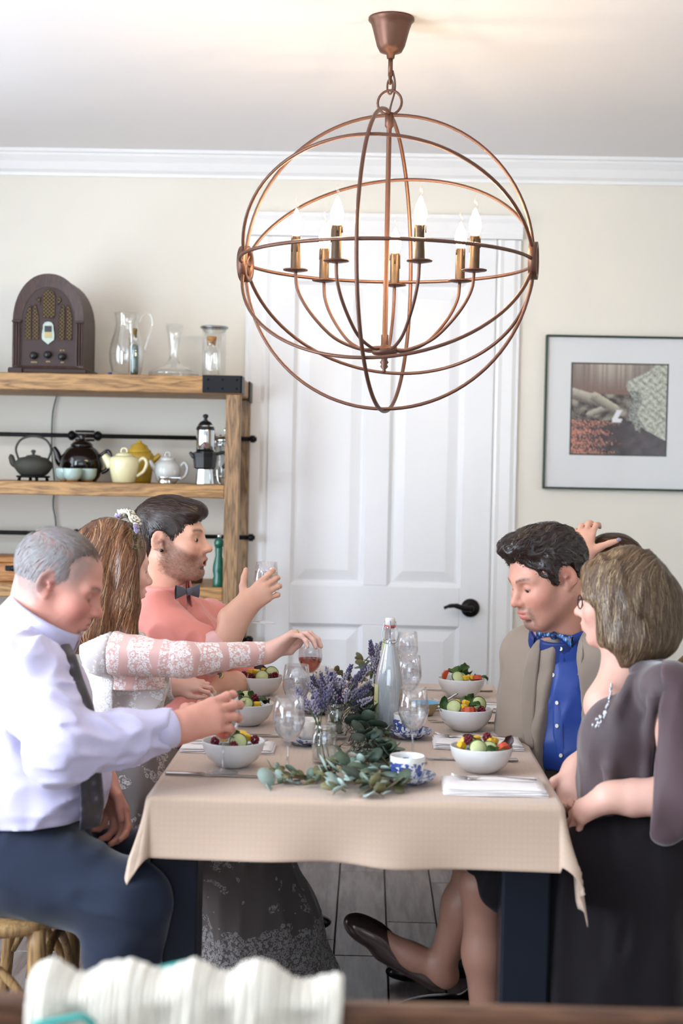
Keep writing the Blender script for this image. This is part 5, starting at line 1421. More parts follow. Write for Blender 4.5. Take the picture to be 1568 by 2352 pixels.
def hand(F, W, D, Nn, right=True, size=1.0, curls=((20, 25, 15),) * 4, spread=(.14, .04, -.05, -.15), thumb=((.7, .65, .25), (.9, .2, .35)), r=1.0, k=.004, arm=None, arm_r=.026, lag=0.0):
    "a hand with a palm, four fingers and a thumb rooted at the side of the palm"
    W = Vector(W); D = Vector(D).normalized(); Nn = Vector(Nn); Nn = (Nn - D * Nn.dot(D)).normalized()
    T = D.cross(Nn) * (1 if right else -1)
    S = size; tips = []
    lens = [(.042, .024, .021), (.046, .028, .022), (.042, .026, .022), (.033, .02, .019)]
    ko = [.030, .010, -.010, -.028]; kl = [.086, .09, .085, .076]
    pr = F
    for i in range(4):
        K = W + (D * kl[i] + T * ko[i] * .95 - Nn * (.004 if i in (1, 2) else 0)) * S
        B = W + (D * .012 + T * ko[i] * .6) * S
        F.cone(B, K, .0145 * S * r, .0118 * S * r, .012 * S)
        a = 0.0; p = K
        base = (D + T * spread[i]).normalized()
        for j in range(3):
            a += RAD(curls[i][j])
            d = base * math.cos(a) + Nn * math.sin(a)
            q = p + d * lens[i][j] * S
            F.cone(p, q, (.0098 - .0008 * j - (.0012 if i == 3 else 0)) * S * r, (.0090 - .0009 * j - (.0012 if i == 3 else 0)) * S * r, k * S)
            F.ell(p, [(.0102 - .0008 * j - (.001 if i == 3 else 0)) * S * r] * 3, None, k * S)
            p = q
        tips.append((p, d))
    F.cone(W + D * .035 * S + T * .008 * S, W + D * .07 * S, .02 * S * r, .017 * S * r, .015 * S, (Nn, .75))
    tb = W + (D * .02 + T * .022 + Nn * .006) * S
    d1 = (D * thumb[0][0] + T * thumb[0][1] + Nn * thumb[0][2]).normalized(); d2 = (D * thumb[1][0] + T * thumb[1][1] + Nn * thumb[1][2]).normalized()
    p1 = tb + d1 * .040 * S; p2 = p1 + d2 * .03 * S; p3 = p2 + (d2 + (d2 - d1) * .4).normalized() * .024 * S
    F.cone(W + (D * .012 + T * .012) * S, p1, .0165 * S * r, .0128 * S * r, .012 * S)
    F.cone(p1, p2, .0112 * S * r, .0103 * S * r, .005 * S); F.cone(p2, p3, .0103 * S * r, .0082 * S * r, .004 * S)
    tips.append((p3, d2))
    if arm is not None: F.cone(arm, W, arm_r * 1.35, arm_r, .02); F.cone(W - D * .01, W + D * .03 * S, arm_r, .022 * S, .02, (Nn, .8))
    return {'T': T, 'D': D, 'N': Nn, 'tips': tips, 'W': W, 'S': S}

def strands(F, name, roots, flow, parent, material, steps=9, step=.008, w=.0018, off=(.0005, .003), seed=0, color=None, wave=0.0, taper=True, lift=0.0, stop=None):
    "ribbons of hair that run along the surface of a hair field"
    rr = np.random.RandomState(seed); n = len(roots); p = roots.copy(); P_ = [p.copy()]; Nn = []
    o = rr.uniform(off[0], off[1], n); ph = rr.uniform(0, 6.28, n); jit = rr.normal(0, .12, (n, 3))
    for k in range(steps):
        g = F.grad(p); d = flow(p) + jit
        d = d - g * (d * g).sum(1, keepdims=True); d /= np.maximum(np.linalg.norm(d, axis=1, keepdims=True), 1e-5)
        sd = np.cross(d, g)
        if wave: d = d + sd * (wave * np.sin(ph + k * 1.1))[:, None]
        mv = np.ones(n) if stop is None else 1.0 - stop(p + d * step)
        p = p + d * step * mv[:, None]
        g = F.grad(p); v = F.sample(p); p = p - g * np.clip(v - o - lift * (k / steps) ** 2, -.01, .006)[:, None]
        P_.append(p.copy()); Nn.append(g)
    Nn.insert(0, Nn[0]); pts = np.stack(P_, 1); nr = np.stack(Nn, 1); m = steps + 1
    tg = np.gradient(pts, axis=1); tg /= np.maximum(np.linalg.norm(tg, axis=2, keepdims=True), 1e-6)
    sd = np.cross(tg, nr); sd /= np.maximum(np.linalg.norm(sd, axis=2, keepdims=True), 1e-6)
    ww = w * rr.uniform(.6, 1.2, (n, 1, 1)) * (np.array([.5] + [1.0] * (m - 3) + [.7, .15])[None, :, None] if taper else 1)
    V = np.stack([pts - sd * ww, pts + sd * ww], 2).reshape(-1, 3)
    base = (np.arange(n) * m * 2)[:, None, None] + (np.arange(m - 1) * 2)[None, :, None]
    Q = np.concatenate([base, base + 1, base + 3, base + 2], 2).reshape(-1, 4)
    me = bpy.data.meshes.new(name); L = V - A3(parent.location)
    me.vertices.add(len(V)); me.vertices.foreach_set('co', L.ravel())
    me.loops.add(len(Q) * 4); me.loops.foreach_set('vertex_index', Q.ravel().astype(np.int32))
    me.polygons.add(len(Q)); me.polygons.foreach_set('loop_start', np.arange(0, len(Q) * 4, 4, dtype=np.int32)); me.polygons.foreach_set('use_smooth', np.ones(len(Q), bool))
    me.update(calc_edges=True)
    if color is not None:
        c = color(pts, rr)          # n, m, 3
        c = np.repeat(c[:, :, None, :], 2, 2).reshape(-1, 3)
        a = me.color_attributes.new('Col', 'FLOAT_COLOR', 'POINT'); a.data.foreach_set('color', np.concatenate([c, np.ones((len(c), 1))], 1).ravel().astype(F32))
    me.materials.append(material)
    o_ = link(name, me, parent); o_['kind'] = 'stuff'; return o_
def surf_roots(F, n, seed, keep=None):
    V, _ = F.surface(); rr = np.random.RandomState(seed)
    if keep is not None: V = V[keep(V)]
    return V[rr.choice(len(V), min(n, len(V)), replace=False)]
def skin_mat(name, rough=.48):
    if name in MATS: return MATS[name]
    N = NT(name); a = N.n('ShaderNodeAttribute', attribute_name='Col')
    co = N.coords((1, 1, 1)); n1 = N.noise(45, 4, co); n2 = N.noise(700, 2, co)
    c = N.mixc(N.math('MULTIPLY', n1, .22), a.outputs[0], N.mixc(1.0, a.outputs[0], (.86, .72, .68, 1), 'MULTIPLY'))
    b = N.n('ShaderNodeBsdfPrincipled', {'Base Color': c, 'Roughness': rough, 'Subsurface Weight': .18, 'Subsurface Radius': (.012, .005, .003), 'Subsurface Scale': .5})
    N.set(b, 'Normal', N.bump(n2, .1, .0008)); MATS[name] = N.surf(b); return MATS[name]
def hair_mat(name, rough=.38):
    if name in MATS: return MATS[name]
    N = NT(name); a = N.n('ShaderNodeAttribute', attribute_name='Col')
    b = N.n('ShaderNodeBsdfPrincipled', {'Base Color': a.outputs[0], 'Roughness': rough, 'Specular IOR Level': .55}); MATS[name] = N.surf(b); return MATS[name]
SS = lambda a, b, x: (lambda t: t * t * (3 - 2 * t))(np.clip((x - a) / (b - a), 0, 1))
def mixv(c, col, w): return c + (np.array(col) - c) * np.clip(w, 0, 1)[:, None]
def face_color(fr, base, lip, cheek=.25, brow_c=None, beard=None, beard_w=0.0, goatee=0.0, scalp=None, blush=(150, 60, 50), mouth=0.0):
    def fn(V):
        q = to_local(fr, V); x, y, z = q.T; ay = np.abs(y)
        c = np.tile(np.array(base), (len(V), 1))
        inh = (np.abs(x) < .14) & (ay < .12) & (np.abs(z) < .16)
        w = np.exp(-(((x - .065) / .035) ** 2 + ((ay - .045) / .03) ** 2 + ((z + .035) / .03) ** 2)) * cheek
        w += np.exp(-(((x - .112) / .02) ** 2 + (ay / .015) ** 2 + ((z + .034) / .015) ** 2)) * cheek
        w += np.exp(-(((x + .012) / .03) ** 2 + ((ay - .085) / .012) ** 2 + ((z - .005) / .03) ** 2)) * cheek * 1.1
        c = mixv(c, srgb(*blush), w * .8)
        if beard is not None:
            nz = vnoise(q, 420, 3) * .65 + vnoise(q, 110, 5) * .35
            up = -.006 - .62 * np.clip(x - .012, -.02, .07); lowl = -.082 - .62 * (x + .01)
            jawl = SS(.012, -.008, z - up) * SS(-.03, -.008, z - lowl + .012 * (nz - .5)) * SS(-.034, -.002, x + .03 * (nz - .5)); chk = 1.0
            must = np.exp(-(((z + .0505) / .006) ** 2 + (ay / .026) ** 4)) * SS(.07, .08, x)
            side = SS(.02, .008, np.abs(x - .012)) * SS(-.05, -.02, z) * SS(.045, .02, z) * SS(.045, .055, ay)
            lipz = np.exp(-(((z + .067) / .011) ** 2 + (ay / .024) ** 4)) * SS(.075, .085, x)
            b1 = np.maximum(np.maximum(jawl * chk, must * .9), side) * (1 - lipz)
            got = (np.exp(-((ay / .026) ** 4 + ((z + .098) / .022) ** 4)) * SS(.05, .065, x) * (1 - lipz))
            got = np.maximum(got, must * .9); ring = np.exp(-(((ay - .029) / .007) ** 2)) * SS(.06, .07, x) * SS(-.045, -.052, z) * SS(-.11, -.1, z)
            got = np.maximum(got, ring * .8)
            bw = np.maximum(b1 * beard_w, got * goatee) * (.62 + .55 * (nz - .3))
            c = mixv(c, beard, np.clip(bw, 0, .95) * inh)
        tp = np.sqrt(np.clip(1 - (ay / .0225) ** 2, 0, 1))
        lw = np.maximum(np.exp(-(((z + .0605) / (.0046 * tp + 1e-4)) ** 4)), np.exp(-(((z + .0735 + mouth) / (.0054 * tp + 1e-4)) ** 4))) * SS(.084, .092, x)
        c = mixv(c, lip, lw * .85)
        if mouth > 0: c = mixv(c, srgb(70, 20, 22), np.exp(-(((z + .067 + mouth * .45) / (.002 + mouth * .5)) ** 4)) * SS(.018, .014, ay) * SS(.097, .092, x) * SS(.07, .078, x))
        if brow_c is not None:
            arc = .0185 + .006 * np.sin(np.clip((ay - .01) / .042, 0, 1) * 2.4)
            bw = np.exp(-(((z - arc) / .0042) ** 2)) * SS(.009, .014, ay) * SS(.058, .048, ay) * SS(.045, .06, x)
            c = mixv(c, brow_c, bw * .85 * (.6 + .6 * vnoise(q, 300, 8)))
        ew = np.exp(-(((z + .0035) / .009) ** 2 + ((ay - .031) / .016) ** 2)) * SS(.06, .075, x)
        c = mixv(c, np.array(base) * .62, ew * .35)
        lash = np.exp(-(((z + .0085 - .004 * ((ay - .031) / .013) ** 2) / .0028) ** 2)) * SS(.0145, .010, np.abs(ay - .031)) * SS(.068, .074, x)
        c = mixv(c, srgb(62, 40, 34), lash * .75)
        if scalp is not None: c = mixv(c, scalp[0], scalp[1](q) * inh)
        return c
    return fn
def eyeballs(fr, par, gaze=(1, 0, -.1), iris=srgb(60, 48, 40)):
    me_w = mat('eye_white', srgb(214, 206, 200), .15); me_i = mat('eye_iris_%d' % int(iris[0] * 999), iris, .12)
    g = (fr['M'] @ Vector(gaze)).normalized()
    for y in (-1, 1):
        c = H(fr, .0715, y * .031, -.003); r = .0128 * fr['s']
        e = MB().ellipsoid(c, (r, r, r), 16, 10).build('eye', me_w, par, world=True)
        MB().ellipsoid(c + g * r * .62, (r * .55, r * .55, r * .55), 12, 8).build('iris', me_i, e)
        for ch in e.children: ch.location = -par.location
# ------------------------------------------------------------------ people
import time as _t
T0 = _t.time()
def bbox(pts, m):
    a = np.array([A3(p) for p in pts]); return a.min(0) - m, a.max(0) + m
def cloth_mat(name, col, rough=.75, weave=900, bump=.15, sheen=.25, var=.06, spec=.3):
    return mat(name, col, rough, var=var, vscale=30, bump=bump, bscale=weave, bdist=.0006, sheen=sheen, spec=spec)
UPZ = Vector((0, 0, 1))
def polyline_s(pts):
    pts = [A3(p) for p in pts]
    def fn(V):
        best = np.full(len(V), 9.0); out = np.zeros((len(V), 3)); acc = 0.0
        for a, b in zip(pts, pts[1:]):
            L = np.linalg.norm(b - a); t = np.clip(((V - a) @ (b - a)) / L ** 2, 0, 1); d = np.linalg.norm(V - a - t[:, None] * (b - a), axis=1)
            w = d < best; best[w] = d[w]; out[w, 0] = acc + t[w] * L; out[w, 1] = d[w]; acc += L
        return out
    return fn
def hair_cols(c1, c2, c3=None, lo=.3, grad=None):
    def fn(pts, rr):
        n, m, _ = pts.shape; t = rr.random_sample((n, 1, 1)); c = np.array(c1) + (np.array(c2) - np.array(c1)) * t
        if c3 is not None:
            s_ = (rr.random_sample((n, 1, 1)) < lo); c = np.where(s_, np.array(c3), c)
        c = np.repeat(c, m, 1)
        if grad is not None: c = grad(c, pts)
        return c
    return fn
def ring(par, tips, hd, finger, f=.35, col=srgb(210, 170, 90), name='ring'):
    pass
def collar(par, base, axis, r, h, m, front, open_=.35, flare=.012, name='collar'):
    "a turned-down shirt collar standing round the neck"
    axis = Vector(axis).normalized(); front = Vector(front); front = (front - axis * front.dot(axis)).normalized(); side = axis.cross(front)
    mb = MB(); n = 40
    def f(u, v):
        a = open_ * .5 + (2 * math.pi - open_) * u
        fr_ = abs(math.cos(a / 2)) ** 6          # towards the points
        rr_ = r + flare * (1 - abs(2 * v - 1)) * .3
        out = (v < .5)
        vv = v * 2 if v < .5 else (1 - v) * 2
        rad = r + (0 if v < .5 else .007 + flare * (1 - vv))
        z = h * vv if v < .5 else h * vv - (1 - vv) * (.006 + .03 * fr_)
        return Vector(base) + front * (rad * math.cos(a)) * 1.05 + side * (rad * math.sin(a)) + axis * z
    mb.grid(f, n, 15)
    o = mb.build(name, m, par, world=True)
    s_ = o.modifiers.new('thick', 'SOLIDIFY'); s_.thickness = .0025
    return o
def buttons(par, pts, nrm, m, r=.0055):
    for p in pts:
        q = Vector(nrm).normalized().to_track_quat('Z', 'Y').to_matrix()
        MB().lathe([(0, 0), (r, 0), (r, .0018), (r * .7, .0026), (r * .55, .0018), (0, .0018)], 14, p, rot=q).build('button', m, par, world=True)
def watch_band(par, c, ax, r, m, w=.018, name='watch_strap'):
    q = Vector(ax).normalized().to_track_quat('Z', 'Y').to_matrix()
    return MB().lathe([(r, -w / 2), (r + .0025, -w / 2), (r + .0025, w / 2), (r, w / 2)], 28, c, close=True, rot=q).build(name, m, par, world=True)
def shoe(par, heel, toe, m, w=.042, h=.07, name='shoe'):
    heel = Vector(heel); toe = Vector(toe); d = (toe - heel); L = d.length; d.normalize(); side = UPZ.cross(d).normalized(); up = d.cross(side)
    lo, hi = bbox([heel, toe], .1); F = Field(lo, hi, .005); R = np.array([[d[i], side[i], up[i]] for i in range(3)])
    F.ell(heel + d * .05 + up * .03, (.055, w * .85, .045), R, .02); F.ell(heel + d * L * .62 + up * .012, (L * .42, w, .034), R, .03); F.ell(heel + d * .03 + up * .055, (.045, w * .7, .03), R, .02)
    F.cut(heel - up * .016, -up); return F.build(name, m, par)

# ================================================================== the grey-haired man, front left
def grey_man():
    par = thing('person', 'grey-haired man in a lavender shirt and dark tie gripping a wine glass', 'person', (P(40, 1945, 3.2).x, 3.2, 0))
    fr = frame(P(136, 1336, 3.2), 3, 23, 0, 1.0)
    nb = P(72, 1478, 3.2); pel = P(30, 1945, 3.2); bel = P(82, 1790, 3.2); che = P(62, 1610, 3.21)
    shR, elR, wrR = P(62, 1548, 3.03), P(140, 1722, 2.93), P(400, 1672, 3.09)
    shL, elL, wrL = P(70, 1540, 3.38), P(140, 1720, 3.45), P(222, 1775, 3.32)
    lo, hi = bbox(hbox(fr, -.13, .15, .1, -.13, .14) + [elR, elL, pel, P(580, 1650, 3.2)], .06)
    F = Field(lo, hi, .0035)
    head(F, fr, eyes='closed', neck_to=nb, neck_r=.062, fat=.008, chin=1.1, nose=1.02)
    F.cone(nb, che, .06, .08, .04); F.cone(che, bel, .08, .08, .03); F.cone(bel, pel, .08, .08, .03)
    for a, b, c in ((shR, elR, wrR), (shL, elL, wrL)):
        F.cone(che, a, .04, .04, .03); F.cone(a, b, .04, .036, .02); F.cone(b, c, .036, .027, .02)
    fold = P(188, 1440, 3.2)
    F.cone(H(fr, .03, 0, -.11), H(fr, -.02, 0, -.16), .04, .05, .03)
    hd = hand(F, wrR + Vector((.012, .002, 0)), P(470, 1648, 3.13) - wrR, (.12, .95, -.25), True, 1.06, ((8, 26, 20), (12, 30, 22), (16, 32, 22), (20, 34, 24)), (.10, .0, -.10, -.18), ((.55, .45, .7), (.75, .1, .65)), arm=wrR - Vector((.06, 0, 0)), arm_r=.028, r=1.06)
    h2 = hand(F, wrL + Vector((.012, 0, -.012)), (.42, -.1, -.9), (-.55, -.75, .1), False, 1.02, ((22, 35, 20), (28, 38, 22), (34, 40, 22), (40, 42, 22)), (.12, .04, -.04, -.12), ((.75, .5, .35), (.95, .05, .3)), arm=wrL - Vector((.02, .02, -.05)), arm_r=.028)
    grey = srgb(120, 112, 108)
    def scalp(q):
        x, y, z = q.T; n = vnoise(q, 60, 2) * .6 + vnoise(q, 200, 4) * .4
        line = .038 - .30 * np.clip(x - .02, 0, .06) + .0 * z
        w = SS(.04, -.005, x - .05 - .25 * np.clip(z - .085, -.1, 0) + .02 * (n - .5)) * SS(-.075, -.045, z - .3 * np.clip(-x, 0, .1)) * (1 - SS(.035, -.02, z) * SS(-.035, .0, x))
        top = SS(.085, .11, z) * .35
        return np.clip(w * (.62 + .6 * (n - .4)) - top * .3, 0, .9)
    F.build('body', skin_mat('skin_ruddy'), par, face_color(fr, srgb(214, 152, 134), srgb(176, 96, 92), .55, brow_c=srgb(104, 80, 68), scalp=(grey, scalp), blush=(186, 74, 66)))
    # short grey hair
    C = Field(*bbox(hbox(fr, z0=-.1), .01), .0035); N = fr['N']; s = fr['s']
    C.ell(H(fr, -.017, 0, .031), [v * s for v in (.0995, .079, .0885)], N, .01)
    C.ell(H(fr, .145, 0, -.03), [v * s for v in (.115, .2, .135)], N, .01, 'sub')
    for y in (-1, 1): C.ell(H(fr, .07, y * .075, .055), [v * s for v in (.05, .05, .048)], N, .01, 'sub')
    C.ell(H(fr, .045, 0, -.07), [v * s for v in (.068, .2, .085)], N, .01, 'sub'); C.ell(H(fr, -.03, 0, -.12), [v * s for v in (.12, .2, .055)], N, .01, 'sub')
    dn = A3(fr['M'] @ Vector((-.3, 0, -1)))
    fwd = A3(fr['M'] @ Vector((.8, 0, .0)))
    def flow(p):
        q = to_local(fr, p); t = SS(.06, .1, q[:, 2])[:, None]; return dn * (1 - t) + fwd * t
    rt = surf_roots(C, 6000, 1)
    def ghair(pts, rr):
        n, m, _ = pts.shape; q = to_local(fr, pts.reshape(-1, 3)).reshape(n, m, 3)
        a = np.array(srgb(150, 146, 146)); b = np.array(srgb(96, 76, 64)); t = np.clip(SS(-.03, .06, q[:, :, :1]) + .35 * (rr.random_sample((n, 1, 1)) - .5), 0, 1)
        return a + (b - a) * t
    strands(C, 'hair_strands', rt, flow, par, hair_mat('grey_hair', .6), 4, .006, .0006, (-.0005, .0016), 1, ghair)
    tf = P(262, 1300, 3.2)
    # lavender shirt
    S = Field(*bbox([shR, shL, elR, elL, pel, nb, wrR], .13), .0048)
    wd = Vector((0, 1, 0))
    S.cone(P(58, 1500, 3.2), che, .082, .125, .05, (wd, 1.35)); S.cone(che, bel, .122, .15, .06, (wd, 1.2)); S.cone(bel, pel, .15, .155, .06, (wd, 1.2))
    S.cone(P(50, 1492, 3.2), shR, .055, .07, .05); S.cone(P(50, 1492, 3.2), shL, .055, .07, .05)
    S.cone(shR, elR, .075, .068, .03); S.cone(elR, P(290, 1695, 3.03), .066, .05, .03); S.cone(P(290, 1695, 3.03), wrR - Vector((.012, 0, 0)), .05, .038, .02)
    S.cone(shL, elL, .07, .06, .03); S.cone(elL, wrL, .058, .036, .02)
    fa = folds(.017, 15, (1.1, .8, .45), 3, 1.3); fb = folds(.012, 24, (.45, 1, 1.25), 9, 1.4)
    def sf(p):
        arm = SS(P(60, 1700, 3).x, P(160, 1700, 3).x, p[:, 0]) * SS(3.2, 3.1, p[:, 1])
        return fa(p) * (1 - arm * .6) + fb(p) * (.35 + arm * .9)
    S.disp(sf, .02)
    S.cut(wrR + Vector((-.006, 0, 0)), (1, 0, .05), P(370, 1700, 2.9) - Vector((0, .1, .2)), P(460, 1700, 3.3) + Vector((0, .1, .2)))
    S.cut(P(80, 1862, 3.2), (.05, 0, -1))
    M_LAVS = cloth_mat('lavender_shirt_cotton', srgb(205, 198, 226), .7, 1400)
    S.build('shirt', M_LAVS, par)
    mb = MB(); cdir = (wrR - P(290, 1695, 3.03)).normalized()
    q = cdir.to_track_quat('Z', 'Y').to_matrix()
    mb.lathe([(.036, -.05), (.0415, -.05), (.0415, .0), (.0395, .002), (.036, 0)], 32, wrR - cdir * .004, rot=q); mb.build('cuff', M_LAVS, par, world=True)
    buttons(par, [P(362, 1697, 3.045), P(272, 1716, 2.985)], (0, -1, -.2), mat('white_button', srgb(232, 230, 226), .3))
    collar(par, P(84, 1452, 3.2), (.5, 0, .86), .08, .05, M_LAVS, (1, 0, -.6))
    # tie
    M_TIE = NT('dark_patterned_silk'); co = M_TIE.coords((1, 1, 1)); vo = M_TIE.n('ShaderNodeTexVoronoi', {'Scale': 38.0}); M_TIE.set(vo, 'Vector', co)
    c = M_TIE.ramp(vo.outputs['Distance'], [(.0, srgb(110, 112, 124)), (.28, srgb(46, 42, 62)), (.6, srgb(22, 20, 30))]); M_TIE = M_TIE.surf(M_TIE.n('ShaderNodeBsdfPrincipled', {'Base Color': c, 'Roughness': .4, 'Sheen Weight': .3}))
    def tie(pts, ws, wdir, m, parent):
        q = smooth_path(pts, 6); k = len(q); mb = MB(); wdir = Vector(wdir).normalized()
        def f(u, v):
            i = min(int(u * (k - 1)), k - 2); t = u * (k - 1) - i; p = q[i].lerp(q[i + 1], t)
            w = np.interp(u, [j / (len(ws) - 1) for j in range(len(ws))], ws)
            a = 2 * math.pi * v; tn = (q[i + 1] - q[i]).normalized(); nn = tn.cross(wdir).normalized()
            return p + wdir * (w * math.cos(a)) + nn * (.005 * math.sin(a))
        mb.grid(f, k, 12, wrap_v=True); return mb.build('necktie', m, parent, world=True)
    tie([P(150, 1482, 3.13), P(160, 1510, 3.11), P(172, 1560, 3.09), P(192, 1625, 3.06), P(206, 1700, 3.05), P(208, 1780, 3.05), P(212, 1850, 3.05), P(206, 1900, 3.06)], [.014, .02, .024, .028, .03, .032, .034, .03], (.62, .78, 0), M_TIE, par)
    # trousers
    hR, kR, aR = P(45, 1978, 3.1), P(292, 2075, 3.04), P(255, 2430, 3.05)
    hL, kL, aL = P(45, 1960, 3.32), P(320, 2000, 3.38), P(330, 2330, 3.45)
    Tt = Field(*bbox([hR, kR, hL, kL, Vector((kR.x, 3.1, .02)), pel], .15), .007)
    Tt.cone(P(20, 1925, 3.2), P(55, 1960, 3.2), .14, .15, .05, (wd, 1.2))
    for h_, k_, xs in ((hR, kR, -.03), (hL, kL, .02)):
        Tt.cone(h_, k_, .112, .088, .04); Tt.cone(k_, Vector((k_.x + xs, k_.y, .07)), .086, .07, .04)
    Tt.disp(folds(.011, 16, (.9, .6, 1.0), 5, 1.3)); Tt.cut(P(60, 1850, 3.2), (-.12, 0, 1))
    Tt.build('trousers', cloth_mat('navy_grey_wool', srgb(34, 41, 58), .85, 1600), par)
    for k_ in (kR, kL): shoe(par, (k_.x - .05, k_.y, .018), (k_.x + .2, k_.y, .018), mat('black_leather', srgb(18, 18, 20), .25, coat=.3))
    # ring
    rg = mat('gold_ring', srgb(214, 176, 96), .2, 1.0)
    T_, D_, N_ = hd['T'], hd['D'], hd['N']
    K = hd['W'] + (D_ * .085 - T_ * .0095) * hd['S']; q = (D_ + T_ * -.14).normalized()
    watch_band(par, K + q * .026 + N_ * .012, q + N_ * .4, .0112, rg, .006, 'ring')
    return par
grey_man(); print('grey man', _t.time() - T0)
# ================================================================== the bride
def lace_mat(name, base, lace, kind):
    if name in MATS: return MATS[name]
    N = NT(name); co = N.coords((1, 1, 1))
    warp = N.n('ShaderNodeTexNoise', {'Scale': 40.0, 'Detail': 2.0}); N.set(warp, 'Vector', co)
    wv = N.n('ShaderNodeVectorMath', operation='MULTIPLY_ADD'); N.set(wv, 0, warp.outputs['Color']); N.set(wv, 1, (.006, .006, .006)); N.set(wv, 2, co)
    def flowers(sc):
        vo = N.n('ShaderNodeTexVoronoi', {'Scale': sc}); N.set(vo, 'Vector', wv.outputs[0])
        d = vo.outputs['Distance']
        r1 = N.math('LESS_THAN', N.math('ABSOLUTE', N.math('SUBTRACT', d, .36)), .11); r0 = N.math('LESS_THAN', d, .13)
        return N.math('MAXIMUM', r1, r0)
    fl = N.math('MAXIMUM', flowers(85.0), N.math('MULTIPLY', flowers(150.0), .8))
    cl = N.noise(22, 2, co)
    if kind == 'sleeve':
        at = N.n('ShaderNodeAttribute', attribute_name='uvw'); sp = N.n('ShaderNodeSeparateXYZ'); N.set(sp, 0, at.outputs['Vector'])
        ph = N.math('FRACT', N.math('MULTIPLY_ADD', sp.outputs[0], 1 / .082, .1))
        band = N.math('LESS_THAN', N.math('ABSOLUTE', N.math('SUBTRACT', ph, .5)), N.math('MULTIPLY_ADD', cl, .25, .24))
        end = N.math('GREATER_THAN', sp.outputs[0], .425)
        m = N.math('MAXIMUM', N.math('MULTIPLY', fl, band), N.math('MULTIPLY', fl, end))
    elif kind == 'bodice': m = N.math('MULTIPLY', fl, N.math('GREATER_THAN', cl, .47))
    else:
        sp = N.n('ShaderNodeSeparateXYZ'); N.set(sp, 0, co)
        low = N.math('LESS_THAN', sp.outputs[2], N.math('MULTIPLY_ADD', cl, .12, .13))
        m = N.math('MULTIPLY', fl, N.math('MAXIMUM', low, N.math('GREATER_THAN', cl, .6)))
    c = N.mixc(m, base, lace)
    b = N.n('ShaderNodeBsdfPrincipled', {'Base Color': c, 'Roughness': .7, 'Sheen Weight': .3}); N.set(b, 'Normal', N.bump(m, .5, .0015))
    MATS[name] = N.surf(b); return MATS[name]
def bride():
    hipx = P(285, 1790, 3.8)
    par = thing('person', 'bride in a white lace dress with a flower crown, reaching across the table', 'person', (hipx.x, 3.8, 0))
    fr = frame(P(262, 1300, 3.76), 30, 8, 0, .95); N = fr['N']; s = fr['s']
    nb = P(258, 1440, 3.78); che = P(285, 1560, 3.8); wai = P(285, 1680, 3.82); pel = P(290, 1790, 3.82)
    shR, elR, wrR = P(236, 1498, 3.66), P(425, 1516, 3.62), P(612, 1500, 3.72)
    shL, elL, wrL = P(300, 1490, 3.93), P(350, 1600, 3.98), P(408, 1578, 3.88)
    F = Field(*bbox(hbox(fr, -.13, .15, .1, -.13, .14) + [shR, elR, P(700, 1480, 3.75), shL, elL, pel, P(480, 1580, 3.85)], .06), .0032)
    head(F, fr, eyes='open', neck_to=nb, neck_r=.05, chin=.9)
    F.cone(nb, che, .05, .07, .04); F.cone(che, wai, .07, .07, .03); F.cone(wai, pel, .07, .08, .03)
    for a, b, c in ((shR, elR, wrR), (shL, elL, wrL)): F.cone(che, a, .035, .035, .03); F.cone(a, b, .034, .03, .02); F.cone(b, c, .03, .021, .02)
    hd = hand(F, wrR + Vector((.006, 0, .001)), P(655, 1470, 3.73) - wrR, (.25, -.35, -.9), True, .92, ((28, 38, 25), (34, 40, 25), (38, 42, 25), (40, 42, 25)), (.08, .02, -.04, -.1), ((.85, .25, .45), (.95, .0, -.05)), arm=wrR - Vector((.05, 0, 0)), arm_r=.022, r=.92)
    h2 = hand(F, wrL - Vector((.012, 0, 0)), (.95, .05, .12), (-.1, .5, -.85), False, .76, ((25, 40, 25),) * 4, (.08, .02, -.04, -.1), ((.8, .5, .2), (.9, .1, .2)), arm=wrL - Vector((.04, 0, .01)), arm_r=.022, r=.92)
    F.build('body', skin_mat('skin_fair'), par, face_color(fr, srgb(232, 184, 168), srgb(196, 90, 92), .3, brow_c=srgb(120, 80, 56), blush=(206, 96, 88)))
    eyeballs(fr, par)
    # dress
    D = Field(*bbox([shR, wrR, shL, elL, wrL, pel, nb, P(640, 1900, 4.0), (hipx.x - .1, 3.8, .5)], .12), .0048); wd = Vector((-.5, .86, 0))
    D.cone(nb - UPZ * .04, che, .07, .105, .04, (wd, 1.3)); D.cone(che, wai, .10, .088, .04, (wd, 1.25)); D.cone(wai, pel, .09, .15, .05, (wd, 1.15))
    D.ell(P(325, 1575, 3.74), (.06, .055, .055), None, .03); D.ell(P(335, 1570, 3.9), (.055, .055, .055), None, .03)
    D.cone(nb - UPZ * .035, shR, .04, .052, .03); D.cone(nb - UPZ * .035, shL, .04, .05, .03)
    D.cone(shR, elR, .058, .043, .02); D.cone(elR, wrR, .042, .028, .015)
    D.cone(shL, elL, .05, .042, .02); D.cone(elL, wrL + Vector((-.02, 0, 0)), .04, .034, .015)
    D.disp(folds(.005, 26, (1, 1, .6), 4, 1.5)); D.cut(wrR + Vector((-.002, 0, 0)), (1, 0, -.1), wrR - Vector((.02, .1, .1)), wrR + Vector((.1, .1, .1)))
    D.cut(wrL + Vector((-.012, 0, 0)), (1, 0, .2), wrL - Vector((.03, .1, .08)), wrL + Vector((.12, .05, .08)))
    arm_s = polyline_s([shR, elR, wrR])
    # keep the near sleeve and the bodice as two garments of the dress
    V = None
    S2 = Field.__new__(Field); S2.lo, S2.h, S2.n, S2.d = D.lo, D.h, D.n, D.d.copy()
    cx = shR + (elR - shR) * .12
    nrm = (elR - shR).normalized()
